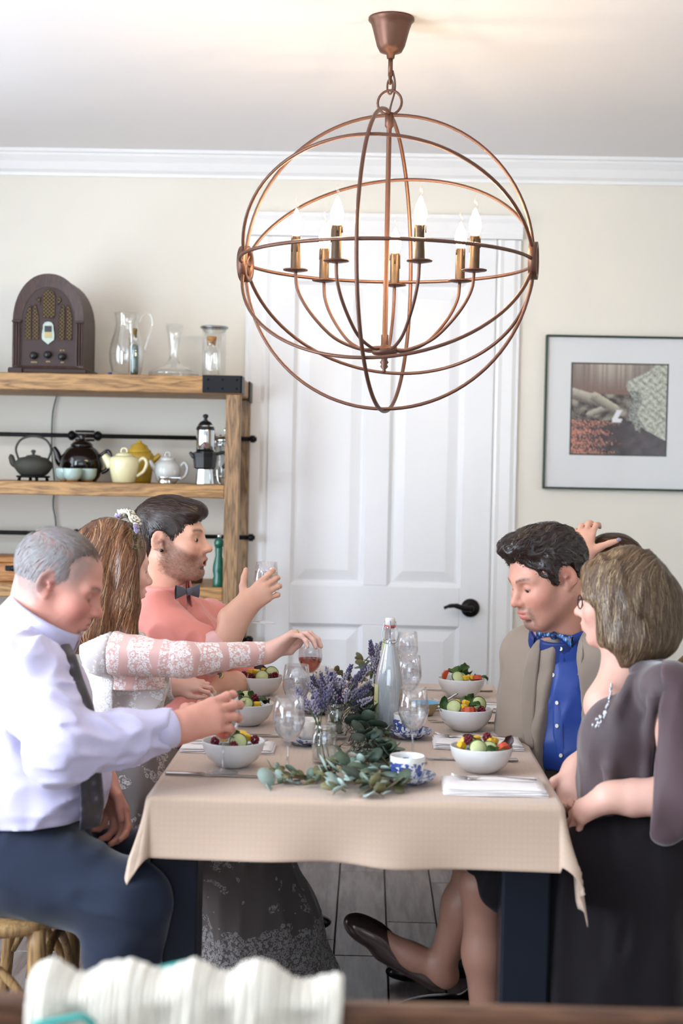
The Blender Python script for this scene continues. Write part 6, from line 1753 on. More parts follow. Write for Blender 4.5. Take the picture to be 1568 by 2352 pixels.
    D.cut(cx, nrm, (cx.x - .05, 3.45, cx.z - .16), (wrR.x + .08, 3.715, cx.z + .2), .002)
    D.cut((0, 3.715, 0), (0, -1, 0), (elR.x - .04, 3.45, cx.z - .16), (wrR.x + .08, 3.85, cx.z + .2), .002)
    S2.cut(cx, -nrm, k=.002); S2.cut((0, 3.80, 0), (0, 1, 0), k=.002); S2.cut((0, 0, wrR.z - .1), (0, 0, -1), k=.002)
    S2.build('lace_sleeve', lace_mat('sheer_lace_sleeve', srgb(224, 178, 170), srgb(248, 240, 238), 'sleeve'), par, attrs={'uvw': arm_s})
    D.build('dress_bodice', lace_mat('lace_bodice', srgb(214, 204, 202), srgb(248, 244, 244), 'bodice'), par)
    K = Field(*bbox([pel, P(560, 1930, 3.95), (hipx.x - .1, 3.8, 0), P(760, 2240, 4.05), P(440, 2240, 3.9)], .18), .007)
    kn = P(545, 1925, 3.95)
    K.cone(pel, P(330, 1850, 3.85), .15, .15, .05, (Vector((0, 1, 0)), 1.15)); K.cone(P(300, 1840, 3.85), kn, .145, .125, .06, (Vector((0, 1, 0)), 1.2))
    hem = P(610, 2240, 4.0); hem.z = .05
    K.cone(kn, hem, .13, .175, .05); K.cone(hem + Vector((-.02, 0, .1)), hem + Vector((-.03, 0, 0)), .17, .18, .04); K.cone(hem, P(735, 2250, 4.03), .1, .05, .08)
    K.disp(folds(.014, 14, (1.3, 1.3, .25), 8, 1.2)); K.cut((0, 0, .012), (0, 0, -1))
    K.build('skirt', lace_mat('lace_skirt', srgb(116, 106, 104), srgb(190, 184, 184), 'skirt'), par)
    # hair
    C = Field(*bbox(hbox(fr, z0=-.26), .01), .004)
    def E(c, r, k=.012, op='add'): C.ell(H(fr, *c), [v * s for v in r], N, k, op)
    E((-.02, 0, .035), (.106, .09, .096)); E((-.055, 0, -.03), (.075, .088, .1), .03)
    for y in (-1, 1):
        for (a, b, ra, rb) in (((.0, .07, .02), (.012, .088, -.1), .04, .038), ((.012, .088, -.1), (.03, .085, -.19), .038, .03), ((-.06, .06, -.06), (-.06, .075, -.18), .05, .045), ((.03, .085, -.19), (.012, .08, -.235), .03, .014), ((-.05, .07, -.18), (-.045, .07, -.24), .042, .018)):
            C.cone(H(fr, a[0], y * a[1], a[2]), H(fr, b[0], y * b[1], b[2]), ra * s, rb * s, .02)
    C.cone(H(fr, -.08, 0, -.08), H(fr, -.085, 0, -.2), .06, .05, .03)
    E((.125, 0, -.03), (.09, .074, .135), .012, 'sub')
    C.disp(lambda p: folds(.006, 30, (1, 1, .12), 3)(p))
    def base_c(V):
        q = to_local(fr, V); n = vnoise(q * np.array([1, 1, .2]), 120, 3); t = SS(.05, -.2, q[:, 2])[:, None]
        return (np.array(srgb(92, 56, 34)) * (1 - t) + np.array(srgb(124, 90, 62)) * t) * (.55 + .8 * n[:, None])
    C.build('hair', hair_mat('auburn_hair'), par, base_c)
    dn = A3(fr['M'] @ Vector((-.12, 0, -1)))
    def flow(p):
        q = to_local(fr, p); y = np.sign(q[:, 1])[:, None] * A3(fr['M'] @ Vector((0, 1, 0))); t = SS(.06, .11, q[:, 2])[:, None]
        return dn * (1 - .7 * t) + y * t * 1.1 + A3(fr['M'] @ Vector((-.5, 0, 0))) * t
    strands(C, 'hair_strands', surf_roots(C, 5200, 5), flow, par, hair_mat('auburn_hair'), 10, .011, .0009, (.0002, .0024), 5, hair_cols(srgb(78, 46, 28), srgb(150, 98, 60), srgb(176, 140, 104), .16), wave=.12)
    # flower crown
    cr = thing('flower_crown', 'white flower and rosemary crown in the hair of the bride', 'crown', H(fr, .03, 0, .07)); rr = random.Random(5)
    mg = mat('crown_green', srgb(70, 92, 54), .6, var=.4); mt = mat('crown_twig', srgb(92, 66, 48), .7)
    ringp = []
    for i in range(25):
        a = math.pi * (i / 24) ; ringp.append(H(fr, .045 - .075 * math.sin(a) * 0 - .035, -.1 * math.cos(a), .055 + .085 * math.sin(a)))
    MB().tube(ringp, .0025, 6).build('band', mt, cr, world=True)
    for i in range(70):
        t_ = min(.98, abs(rr.gauss(.26, .14))); k_ = int(t_ * 23); p_ = ringp[k_]
        out = (p_ - H(fr, -.02, 0, .03)).normalized(); d = (out + Vector((rr.uniform(-.9, .9), rr.uniform(-.9, .9), rr.uniform(-.5, .7)))).normalized() * rr.uniform(.018, .034)
        MB().tube([p_, p_ + d * .5 + Vector((0, 0, .001)), p_ + d], [.0012, .0010, .0004], 4).build('rosemary_needle', mg if i % 3 else mt, cr, world=True)
    mw = mat('cream_petal', srgb(236, 226, 210), .6, sss=.2); ml = mat('lilac_petal', srgb(186, 170, 204), .6)
    for i, (t_, sz, m_) in enumerate(((.3, .021, mw), (.42, .02, mw), (.36, .013, ml), (.24, .011, ml), (.5, .016, mw), (.2, .010, ml), (.6, .018, mw), (.7, .014, ml))):
        p_ = ringp[int(t_ * 24)]; out = (p_ - H(fr, -.02, 0, .03)).normalized(); c_ = p_ + out * .012; q = out.to_track_quat('Z', 'Y').to_matrix(); mb = MB()
        for l_ in range(3):
            for j in range(6):
                a = j * math.pi / 3 + l_ * .5; rd = sz * (1 - l_ * .28)
                mb.ellipsoid(c_ + q @ Vector((math.cos(a) * rd * .6, math.sin(a) * rd * .6, l_ * sz * .22)), (rd * .5, rd * .42, rd * .16), 7, 5, rot=q @ Matrix.Rotation(a, 3, 'Z') @ Matrix.Rotation(-.5 - l_ * .3, 3, 'Y'))
        mb.build('blossom', m_, cr, world=True)
    T_, D_, N_ = hd['T'], hd['D'], hd['N']
    dia = H(fr, 0, 0, 0)
    K_ = hd['W'] + (D_ * .085 - T_ * .0095) * hd['S']
    watch_band(par, K_ + D_ * .012 + N_ * .006, D_ + N_ * .5, .0098, mat('gold_ring', srgb(214, 176, 96), .2, 1.0), .003, 'ring')
bride(); print('bride', _t.time() - T0)

def ear_stop(fr, p):
    x, y, z = to_local(fr, p).T
    return ((np.abs(x + .014) < .03) & (np.abs(y) > .06) & (z > -.05) & (z < .03)).astype(float)

# ================================================================== the young man in pink
def young_man():
    hip = P(330, 1800, 4.35)
    par = thing('person', 'bearded young man in a salmon pink shirt and grey bow tie holding a glass', 'person', (hip.x, 4.35, 0))
    fr = frame(P(394, 1238, 4.2), -8, -3, 0, 1.03); N = fr['N']; s = fr['s']
    nb = P(370, 1370, 4.25); che = P(410, 1480, 4.3); bel = P(400, 1620, 4.33); pel = P(380, 1740, 4.35)
    shR, elR, wrR = P(352, 1418, 4.12), P(500, 1508, 4.02), P(560, 1396, 4.07)
    shL, elL, wrL = P(478, 1430, 4.48), P(560, 1570, 4.45), P(500, 1572, 4.30)
    F = Field(*bbox(hbox(fr, -.13, .15, .1, -.13, .14) + [shR, elR, P(665, 1290, 4.1), shL, elL, pel, P(405, 1610, 4.25)], .06), .0037)
    head(F, fr, mouth=.009, eyes='open', neck_to=nb, neck_r=.06, chin=1.05)
    F.cone(nb, che, .06, .085, .04); F.cone(che, bel, .085, .08, .03); F.cone(bel, pel, .08, .09, .03)
    F.cone(che, shR, .04, .045, .03); F.cone(shR, elR, .045, .042, .02); F.cone(elR, wrR, .04, .028, .02); F.cone(elR.lerp(wrR, .25), wrR, .04, .028, .02)
    F.cone(che, shL, .04, .045, .03); F.cone(shL, elL, .045, .04, .02); F.cone(elL, wrL, .042, .03, .02)
    gd = P(610, 1354, 4.08) - wrR
    hd = hand(F, wrR, gd, (.1, .99, 0), True, .93, ((16, 34, 24), (26, 46, 32), (28, 48, 32), (30, 50, 32)), (.06, -.06, -.18, -.30), ((.5, .8, .3), (.7, .65, .2)), arm=wrR - gd.normalized() * .05, arm_r=.029, r=1.0)
    h2 = hand(F, wrL, P(440, 1600, 4.22) - wrL, (-.1, .3, -.9), False, 1.0, ((12, 22, 14),) * 4, (.2, .06, -.06, -.2), ((.8, .5, .1), (.95, .2, .2)), arm=wrL + Vector((.05, .02, 0)), arm_r=.03)
    F.build('body', skin_mat('skin_light'), par, face_color(fr, srgb(226, 176, 152), srgb(204, 110, 104), .3, brow_c=srgb(44, 30, 26), beard=srgb(72, 46, 34), beard_w=.85, blush=(200, 96, 80), mouth=.009))
    eyeballs(fr, par)
    for y in (-1, 1):
        MB().lathe([(0, -.004), (.0048, -.004), (.0048, .004), (0, .004)], 14, H(fr, -.006, y * .0835, -.0285), rot=fr['M'] @ Matrix.Rotation(RAD(90), 3, 'X')).build('ear_plug', mat('black_plug', srgb(10, 10, 12), .2), par, world=True)
    # hair: dark, short back and sides, swept forward and across
    C = Field(*bbox(hbox(fr, z0=-.12), .01), .0036)
    def E(c, r, k=.012, op='add'): C.ell(H(fr, *c), [v * s for v in r], N, k, op)
    E((-.018, 0, .033), (.103, .081, .091)); E((.012, 0, .078), (.085, .066, .04), .02); E((.066, 0, .074), (.036, .052, .024), .02)
    E((-.07, 0, -.02), (.045, .062, .065), .02)
    E((.14, 0, -.045), (.10, .2, .115), .008, 'sub'); E((.035, 0, -.085), (.055, .2, .075), .008, 'sub'); E((-.012, 0, -.012), (.03, .2, .042), .006, 'sub'); E((-.02, 0, -.135), (.12, .2, .06), .01, 'sub')
    E((-.085, 0, -.035), (.03, .05, .05), .02)
    C.disp(folds(.003, 45, (1, 1, .6), 6))
    fc = lambda V: np.array(srgb(40, 27, 24)) * (.6 + .8 * vnoise(to_local(fr, V), 90, 2)[:, None])
    C.build('hair', hair_mat('dark_brown_hair', .35), par, fc)
    fwd = A3(fr['M'] @ Vector((1, -.25, -.25))); dn = A3(fr['M'] @ Vector((.1, 0, -1)))
    def flow(p):
        q = to_local(fr, p); t = (SS(.02, .07, q[:, 2]) * SS(-.13, -.05, q[:, 0]))[:, None]; return dn * (1 - t) + fwd * t
    strands(C, 'hair_strands', surf_roots(C, 5200, 8), flow, par, hair_mat('dark_brown_hair', .35), 7, .008, .0009, (.0003, .003), 8, hair_cols(srgb(30, 20, 18), srgb(66, 44, 36), srgb(70, 52, 48), .05), lift=.002, stop=lambda p: ear_stop(fr, p))
    # shirt
    S = Field(*bbox([shR, elR, shL, elL, wrL, pel, nb], .11), .005); wd = Vector((.1, 1, 0))
    S.cone(nb - UPZ * .03, che, .08, .118, .05, (wd, 1.3)); S.cone(che, bel, .115, .115, .05, (wd, 1.25)); S.cone(bel, pel, .115, .125, .05, (wd, 1.2))
    S.cone(nb - UPZ * .03, shR, .05, .068, .04); S.cone(nb - UPZ * .03, shL, .05, .066, .04)
    mR = shR.lerp(elR, .86); S.cone(shR, mR, .07, .056, .025); S.cone(shL, elL, .066, .055, .025)
    S.disp(folds(.012, 18, (1, 1, .5), 12, 1.3))
    M_PINK = cloth_mat('salmon_pink_oxford', srgb(236, 150, 140), .72, 1500)
    S.build('shirt', M_PINK, par)
    M_PKL = cloth_mat('pale_pink_cuff', srgb(244, 196, 196), .72, 1500)
    ax_ = (elR - shR).normalized(); q = ax_.to_track_quat('Z', 'Y').to_matrix()
    cc_ = mR + ax_ * .022
    MB().lathe([(.05, -.035), (.059, -.034), (.062, -.01), (.06, .018), (.056, .022), (.05, .02), (.046, .0)], 32, cc_, rot=q).build('rolled_cuff', M_PKL, par, world=True)
    collar(par, P(368, 1362, 4.25), H(fr, -.03, 0, -.045) - nb, .078, .056, M_PINK, (1, -.25, -.35), .3)
    # bow tie
    bt = P(428, 1358, 4.11); M_BOW = cloth_mat('grey_flannel', srgb(92, 92, 104), .85, 900)
    for y in (-1, 1):
        mb = MB(); wdv = Vector((.62, .75 * 1, 0)).normalized() if y > 0 else Vector((.62, .75, 0)).normalized()
        def f(u, v, y=y):
            w = .016 * (.35 + .9 * u ** .7) * (1 + .12 * math.sin(v * 12)); a = 2 * math.pi * v
            return bt + wdv * (y * (.004 + .042 * u)) + UPZ * (w * math.sin(a)) + Vector((.75, -.62, 0)) * (.008 * math.cos(a) * (.5 + .5 * math.sin(u * 3.1)) + .004)
        mb.grid(f, 9, 14, wrap_v=True); mb.build('bow_tie_wing', M_BOW, par, world=True)
    MB().ellipsoid(bt + Vector((.008, -.008, 0)), (.009, .009, .011), 12, 8).build('bow_tie_knot', M_BOW, par, world=True)
    # watch
    ad = (wrL - elL).normalized(); wc = wrL - ad * .012
    st = watch_band(par, wc, ad, .0325, mat('black_strap', srgb(20, 20, 20), .4), .02)
    wn = Vector((-.15, -.6, .75)).normalized(); q = wn.to_track_quat('Z', 'Y').to_matrix()
    w_ = MB().lathe([(0, 0), (.021, 0), (.0215, .006), (.019, .009), (0, .0095)], 28, wc + wn * .032, rot=q).build('watch_case', mat('bronze_case', srgb(176, 140, 104), .25, .9), par, world=True)
    MB().lathe([(0, .0096), (.016, .0096), (.0155, .0102), (0, .0102)], 24, wc + wn * .032 - par.location, rot=q).build('watch_dial', mat('green_dial', srgb(70, 84, 72), .2), w_)
    MB().lathe([(.0098, -.003), (.0112, -.003), (.0112, .003), (.0098, .003)], 20, h2['W'] + (h2['D'] * .105 - h2['T'] * .012) * h2['S'], close=True, rot=h2['D'].to_track_quat('Z', 'Y').to_matrix()).build('ring', mat('silver_ring', srgb(200, 200, 205), .15, 1.0), par, world=True)
    T2 = Field(*bbox([pel, P(600, 1900, 4.3), (hip.x, 4.35, .05)], .17), .007)
    for dy, kx in ((-.1, 0), (.1, .02)):
        h_ = pel + Vector((0, dy, -.03)); k_ = Vector((h_.x + .3 + kx, 4.35 + dy, .54)); T2.cone(h_, k_, .11, .085, .04); T2.cone(k_, Vector((k_.x - .02, k_.y, .08)), .08, .06, .03)
        shoe(par, (k_.x - .06, k_.y, .018), (k_.x + .19, k_.y, .018), mat('black_leather', srgb(18, 18, 20), .25, coat=.3))
    T2.disp(folds(.008, 16, (1, 1, 1), 7)); T2.build('trousers', cloth_mat('charcoal_wool', srgb(52, 50, 54), .85, 1600), par)
young_man(); print('young man', _t.time() - T0)
# ================================================================== the man in the tan jacket
def tan_man():
    pel = P(1335, 1830, 3.8)
    par = thing('person', 'dark-haired man with a goatee in a tan jacket and blue shirt leaning to the table', 'person', (pel.x, 3.8, 0))
    fr = frame(P(1254, 1325, 3.7), 206, 19, 3, 1.02); N = fr['N']; s = fr['s']
    nb = P(1292, 1462, 3.76); che = P(1300, 1590, 3.8); bel = P(1302, 1720, 3.8)
    fd = Vector((math.cos(RAD(228)), math.sin(RAD(228)), 0)); wd = Vector((-fd.y, fd.x, 0))
    shR, shL = P(1222, 1505, 3.86), P(1390, 1510, 3.66)
    elR, wrR = P(1205, 1700, 3.92), P(1170, 1800, 3.8); elL = P(1440, 1700, 3.62)
    F = Field(*bbox(hbox(fr, -.13, .15, .1, -.13, .14) + [shR, shL, elR, elL, pel, wrR], .06), .0034)
    head(F, fr, eyes='down', neck_to=nb, neck_r=.066, fat=.012, chin=1.15)
    F.cone(nb, che, .06, .09, .04); F.cone(che, bel, .09, .09, .03); F.cone(bel, pel, .09, .1, .03)
    for a, b in ((shR, elR), (shL, elL)): F.cone(che, a, .04, .04, .03); F.cone(a, b, .042, .036, .02)
    F.cone(elR, wrR, .036, .028, .02); hand(F, wrR, (-.5, -.2, -.8), (-.5, .3, .5), True, 1.0)
    F.build('body', skin_mat('skin_tanned'), par, face_color(fr, srgb(218, 160, 138), srgb(190, 100, 96), .4, brow_c=srgb(60, 44, 38), beard=srgb(92, 82, 78), beard_w=.25, goatee=.95, blush=(190, 84, 72)))
    eyeballs(fr, par, (1, 0, -.5))
    C = Field(*bbox(hbox(fr, z0=-.12), .01), .0036)
    def E(c, r, k=.012, op='add'): C.ell(H(fr, *c), [v * s for v in r], N, k, op)
    E((-.018, 0, .037), (.104, .083, .093)); E((.045, 0, .102), (.06, .058, .03), .025)
    E((.15, 0, -.03), (.115, .2, .128), .008, 'sub'); E((.05, 0, -.075), (.062, .2, .09), .008, 'sub'); E((-.014, 0, -.012), (.034, .2, .044), .006, 'sub'); E((-.02, 0, -.135), (.12, .2, .065), .01, 'sub')
    for y in (-1, 1): C.cone(H(fr, .026, y * .066, .03), H(fr, .02, y * .068, -.01), .008, .005, .008)
    C.disp(folds(.009, 55, (1, 1, 1), 6))
    C.build('hair', hair_mat('dark_brown_hair', .35), par, lambda V: np.array(srgb(44, 31, 28)) * (.6 + .8 * vnoise(to_local(fr, V), 90, 2)[:, None]))
    bk = A3(fr['M'] @ Vector((-.7, .1, .3))); dn = A3(fr['M'] @ Vector((-.6, 0, -.8)))
    def flow(p):
        q = to_local(fr, p); t = SS(.05, .09, q[:, 2])[:, None]; return dn * (1 - t) + bk * t
    strands(C, 'hair_strands', surf_roots(C, 4600, 9), flow, par, hair_mat('dark_brown_hair', .35), 6, .007, .0009, (.0003, .004), 9, hair_cols(srgb(30, 21, 20), srgb(64, 46, 40), srgb(84, 74, 72), .05), wave=.5, lift=.003, stop=lambda p: np.maximum(ear_stop(fr, p), ((to_local(fr, p)[:, 0] > .05) & (to_local(fr, p)[:, 2] < .062)).astype(float)))
    # blue shirt
    S = Field(*bbox([shR, shL, pel, nb], .12), .0046)
    S.cone(nb - UPZ * .03, che, .08, .122, .05, (wd, 1.25)); S.cone(che, bel, .12, .135, .05, (wd, 1.15)); S.cone(bel, pel, .135, .14, .05, (wd, 1.1))
    S.disp(folds(.008, 18, (1, 1, .6), 21, 1.4)); S.cut(P(1290, 1765, 3.7), (0, 0, -1))
    M_BLU = mat('blue_sateen_shirt', srgb(42, 74, 158), .42, var=.15, vscale=14, bump=.1, bscale=1400, bdist=.0005, sheen=.2)
    S.build('shirt', M_BLU, par)
    front = lambda px, py: P(px, py, 3.66)
    def on_front(px, py):
        r_ = ray(px, py); a = 3.4
        p = None
        for i in range(120):
            q = CAM_POS + r_ * ((3.4 + i * .004) / r_.y)
            if S.sample(np.array([A3(q)]))[0] < 0: p = q; break
        return p if p is not None else P(px, py, 3.66)
    plk = [on_front(x_, y_) for x_, y_ in ((1281, 1470), (1272, 1550), (1280, 1620), (1281, 1690), (1290, 1745))]
    mb = MB(); q = smooth_path(plk, 6); k = len(q)
    mb.grid(lambda u, v: q[min(int(u * (k - 1)), k - 1)] + Vector((.7, -.3, 0)) * ((v - .5) * .034) + fd * .003 * (1 - abs(2 * v - 1) ** 6), k, 6); mb.build('button_placket', M_BLU, par, world=True)
    buttons(par, [on_front(x_, y_) + fd * .004 for x_, y_ in ((1290, 1490), (1272, 1550), (1281, 1614), (1281, 1667), (1290, 1735))], fd, mat('white_button', srgb(232, 230, 226), .3))
    collar(par, nb - UPZ * .012, H(fr, -.03, 0, -.045) - nb, .076, .036, mat('navy_collar', srgb(30, 52, 116), .5), fd + Vector((-.4, 0, 0)), .3)
    bt = on_front(1281, 1464) + fd * .012 + UPZ * .006; wv = Vector((.72, -.62, -.12)).normalized()
    N2 = NT('blue_paisley_silk'); vo = N2.n('ShaderNodeTexVoronoi', {'Scale': 130.0}); N2.set(vo, 'Vector', N2.coords((1, 1, .5)))
    c = N2.ramp(vo.outputs['Distance'], [(.1, srgb(190, 220, 240)), (.35, srgb(60, 120, 190)), (.6, srgb(20, 40, 84))]); M_PAIS = N2.surf(N2.n('ShaderNodeBsdfPrincipled', {'Base Color': c, 'Roughness': .4}))
    for y in (-1, 1):
        mb = MB()
        def f(u, v, y=y):
            w = .013 * (.4 + .8 * u); a = 2 * math.pi * v; return bt + wv * (y * (.004 + .05 * u)) + UPZ * (w * math.sin(a) - .006 * u * u) + fd * (.007 * math.cos(a) + .002)
        mb.grid(f, 9, 14, wrap_v=True); mb.build('bow_tie_wing', M_PAIS, par, world=True)
    MB().ellipsoid(bt + fd * .008, (.01, .01, .011), 12, 8).build('bow_tie_knot', M_PAIS, par, world=True)
    # jacket
    J = Field(*bbox([shR, shL, pel, nb, elR, elL, wrR], .13), .0055)
    J.cone(nb - UPZ * .045, che, .085, .148, .05, (wd, 1.3)); J.cone(che, bel, .145, .16, .05, (wd, 1.22)); J.cone(bel, pel - UPZ * .03, .16, .175, .05, (wd, 1.15))
    for a, b, c_ in ((shR, elR, wrR), (shL, elL, elL)):
        J.cone(nb - UPZ * .045, a, .06, .078, .04); J.cone(a, b, .075, .06, .03)
        if c_ is not b: J.cone(b, c_ + Vector((.03, 0, .02)), .058, .045, .02)
    J.disp(folds(.009, 13, (1, 1, .5), 31, 1.3))
    # the open front: a wedge that widens downwards
    side = wd
    for i in range(13):
        t = i / 12; c_ = P(1282 - 12 * math.sin(t * 3.1) + 4 * t, 1440 + 380 * t, 3.62); half = .03 + .016 * min(1, t * 2.0) + .022 * t * t
        J.ell(c_ + fd * .03, (.17, half, .05), np.array([[fd[k], wd[k], UPZ[k]] for k in range(3)]), .01, 'sub')
    M_TAN = cloth_mat('tan_jacket_wool', srgb(152, 136, 122), .8, 1300)
    J.build('jacket', M_TAN, par)
    def on_field(Fd, px, py):
        r_ = ray(px, py)
        for i in range(200):
            q = CAM_POS + r_ * ((3.3 + i * .004) / r_.y)
            if Fd.sample(np.array([A3(q)]))[0] < 0: return q
        return P(px, py, 3.65)
    for edge in (((1252, 1462), (1250, 1500), (1244, 1560), (1238, 1640), (1236, 1720)), ((1330, 1470), (1326, 1520), (1312, 1580), (1316, 1650), (1340, 1690))):
        pts = [on_field(J, x_ + (-9 if edge[0][0] < 1290 else 9), y_) + fd * .004 for x_, y_ in edge]; q = smooth_path(pts, 6); k = len(q); mb = MB(); sg = -1 if edge[0][0] < 1290 else 1
        def f(u, v, q=q, k=k, sg=sg):
            i = min(int(u * (k - 1)), k - 1); w = .04 * math.sin(math.pi * min(1, .12 + .9 * (1 - u))) ** .8
            return q[i] + Vector((sg, .45 * -sg * 0, 0)) * (w * v) + fd * (.002 * math.sin(v * 3)) + Vector((0, .012 * v, 0))
        mb.grid(f, k, 7); o = mb.build('lapel', M_TAN, par, world=True); o.modifiers.new('thick', 'SOLIDIFY').thickness = .002
    # trousers and shoes
    M_BRN = cloth_mat('brown_trousers', srgb(74, 62, 50), .85, 1500)
    T2 = Field(*bbox([pel, (.25, 3.7, .05), P(1180, 1900, 3.9)], .2), .0065)
    T2.cone(P(1300, 1790, 3.79), pel - UPZ * .03, .135, .15, .05, (wd, 1.15))
    for dy, kx in ((-.1, .22), (.12, .24)):
        h_ = pel + Vector((0, dy, -.06)); k_ = Vector((h_.x - kx, 3.86 + dy * 1.3, .56)); T2.cone(h_, k_, .11, .082, .04); T2.cone(k_, Vector((k_.x - .01, k_.y + .06, .08)), .078, .06, .03)
        ft = Vector((k_.x - .02, k_.y + .06, .018)); shoe(par, (ft.x + .04, ft.y, .018), (ft.x - .24, ft.y - .06, .018), mat('black_leather', srgb(18, 18, 20), .25, coat=.3), .046)
    T2.disp(folds(.009, 16, (1, 1, 1), 7)); T2.build('trousers', M_BRN, par)
tan_man(); print('tan man', _t.time() - T0)

# ================================================================== the woman in plum
def plum_woman():
    pel = P(1512, 1960, 3.25)
    par = thing('person', 'blond-bobbed woman in a plum dress with her hands in her lap', 'person', (pel.x, 3.25, 0))
    fr = frame(P(1424, 1374, 3.3), 157, 5, 0, .93); N = fr['N']; s = fr['s']
    nb = P(1455, 1520, 3.28); che = P(1478, 1640, 3.26); wai = P(1462, 1780, 3.25)
    shL, elL, wrL = P(1530, 1580, 3.1), P(1562, 1830, 3.03), P(1395, 1832, 3.06)     # near arm
    shR, elR, wrR = P(1440, 1575, 3.42), P(1400, 1730, 3.46), P(1322, 1770, 3.3)
    knN = P(1112, 2030, 3.22); knF = P(1100, 2000, 3.34)
    # bare legs: one planted, one crossed over with the shoe pointing out
    ankP = P(1128, 2480, 3.24); ankC = P(1010, 2225, 3.36); toeC = P(815, 2105, 3.40)
    F = Field(*bbox(hbox(fr, -.13, .15, .1, -.13, .14) + [shL, elL, shR, elR, P(1290, 1900, 3.2), pel, ankP, toeC, P(1565, 2000, 3.1)], .07), .0042)
    head(F, fr, eyes='down', neck_to=nb, neck_r=.052, chin=.95, fat=.006)
    F.cone(nb, che, .055, .075, .04); F.cone(nb, P(1400, 1620, 3.22), .05, .06, .04); F.cone(che, wai, .075, .08, .03); F.cone(wai, pel, .08, .09, .03)
    for a, b, c in ((shL, elL, wrL), (shR, elR, wrR)): F.cone(che, a, .035, .038, .03); F.cone(a, b, .038, .036, .02); F.cone(b, c, .037, .026, .02)
    F.cone(elL, elL.lerp(wrL, .6), .046, .036, .02)
    hd = hand(F, wrL, P(1330, 1868, 3.1) - wrL, (-.1, .5, -.7), False, .95, ((24, 40, 25), (28, 42, 25), (32, 44, 25), (36, 44, 25)), (.1, .02, -.06, -.12), ((.85, .5, .2), (.95, .1, .3)), arm=wrL + Vector((.05, 0, 0)), arm_r=.028)
    h2 = hand(F, wrR, P(1305, 1840, 3.24) - wrR, (-.3, -.7, -.2), True, .92, ((20, 35, 20),) * 4, (.1, .02, -.06, -.12), ((.8, .5, .3), (.95, .1, .3)), arm=wrR + Vector((.04, .02, .03)), arm_r=.026)
    for hp, kn, an in ((pel + Vector((0, -.08, -.02)), knN, ankP), (pel + Vector((0, .08, -.02)), knF, ankC)):
        F.cone(hp, kn, .08, .055, .04); F.cone(kn, kn.lerp(an, .35), .05, .052, .03); F.cone(kn.lerp(an, .35), an, .052, .031, .03)
    F.cone(ankC, ankC + (toeC - ankC) * .35 + Vector((0, 0, -.012)), .032, .03, .02); F.cone(ankC + (toeC - ankC) * .3 + Vector((0, 0, -.012)), toeC - (toeC - ankC) * .18 + Vector((0, 0, -.012)), .03, .02, .02)
    F.ell(ankC + Vector((.012, 0, -.018)), (.034, .028, .03), None, .02)
    F.cone(ankP, ankP + Vector((-.12, 0, -.05)), .034, .026, .02)
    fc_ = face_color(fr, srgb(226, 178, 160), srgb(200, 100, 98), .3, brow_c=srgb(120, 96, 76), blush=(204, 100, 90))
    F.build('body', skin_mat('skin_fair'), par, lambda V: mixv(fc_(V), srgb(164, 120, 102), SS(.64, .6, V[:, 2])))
    # flat bronze shoes
    M_SHOE = mat('bronze_leather', srgb(74, 58, 54), .22, .45, var=.2, vscale=30, coat=.4)
    Sh = Field(*bbox([ankC, toeC], .1), .0036); d = (toeC - ankC).normalized(); upv = Vector((d.z, 0, -d.x)) * -1 if d.x < 0 else Vector((-d.z, 0, d.x))
    upv = (UPZ - d * UPZ.dot(d)).normalized(); hl = ankC - upv * .035 + Vector((.03, 0, -.01))
    sd_ = d.cross(upv); R = np.array([[d[k], sd_[k], upv[k]] for k in range(3)]); L = (toeC - hl).length
    Sh.ell(hl + d * .03 + upv * .012, (.045, .033, .03), R, .02); Sh.cone(hl + d * .03, hl + d * (L * .62), .026, .034, .02); Sh.ell(hl + d * (L * .80) + upv * .014, (.066, .042, .034), R, .02); Sh.ell(hl + d * (L * .93) + upv * .012, (.034, .03, .022), R, .02)
    Sh.ell(hl + d * (L * .38) + upv * .05, (L * .3, .034, .04), R, .008, 'sub')
    Sh.build('shoe', M_SHOE, par)
    shoe(par, ankP + Vector((.05, 0, -.06)), ankP + Vector((-.19, 0, -.06)), M_SHOE, .036)
    # hair: layered bob
    C = Field(*bbox(hbox(fr, z0=-.2), .01), .004)
    def E(c, r, k=.014, op='add'): C.ell(H(fr, *c), [v * s for v in r], N, k, op)
    E((-.02, 0, .03), (.108, .09, .096)); E((-.06, 0, -.02), (.085, .096, .095), .03); E((-.06, 0, -.085), (.08, .094, .07), .03)
    for y in (-1, 1): E((-.005, y * .074, -.035), (.045, .034, .08), .03); E((-.03, y * .08, -.095), (.06, .035, .062), .03); C.cone(H(fr, .05, y * .045, .075), H(fr, .05, y * .074, .012), .026, .018, .02)
    E((.14, 0, -.055), (.10, .2, .115), .012, 'sub'); E((.05, 0, -.16), (.07, .2, .06), .015, 'sub')
    C.disp(lambda p: folds(.010, 24, (1, 1, .3), 13)(p) + folds(.003, 60, (1, 1, .3), 14)(p))
    fwd = A3(fr['M'] @ Vector((.45, 0, 0))); dn = A3(fr['M'] @ Vector((.0, 0, -1))); lf = A3(fr['M'] @ Vector((0, 1, 0)))
    def flow(p):
        q = to_local(fr, p); t = SS(.04, .1, q[:, 2])[:, None]; sgn = np.sign(q[:, 1])[:, None]; low = SS(-.06, -.13, q[:, 2])[:, None]
        return dn + t * (lf * sgn * 1.2 + fwd * 1.2 + (-dn) * .5) + low * fwd * .9
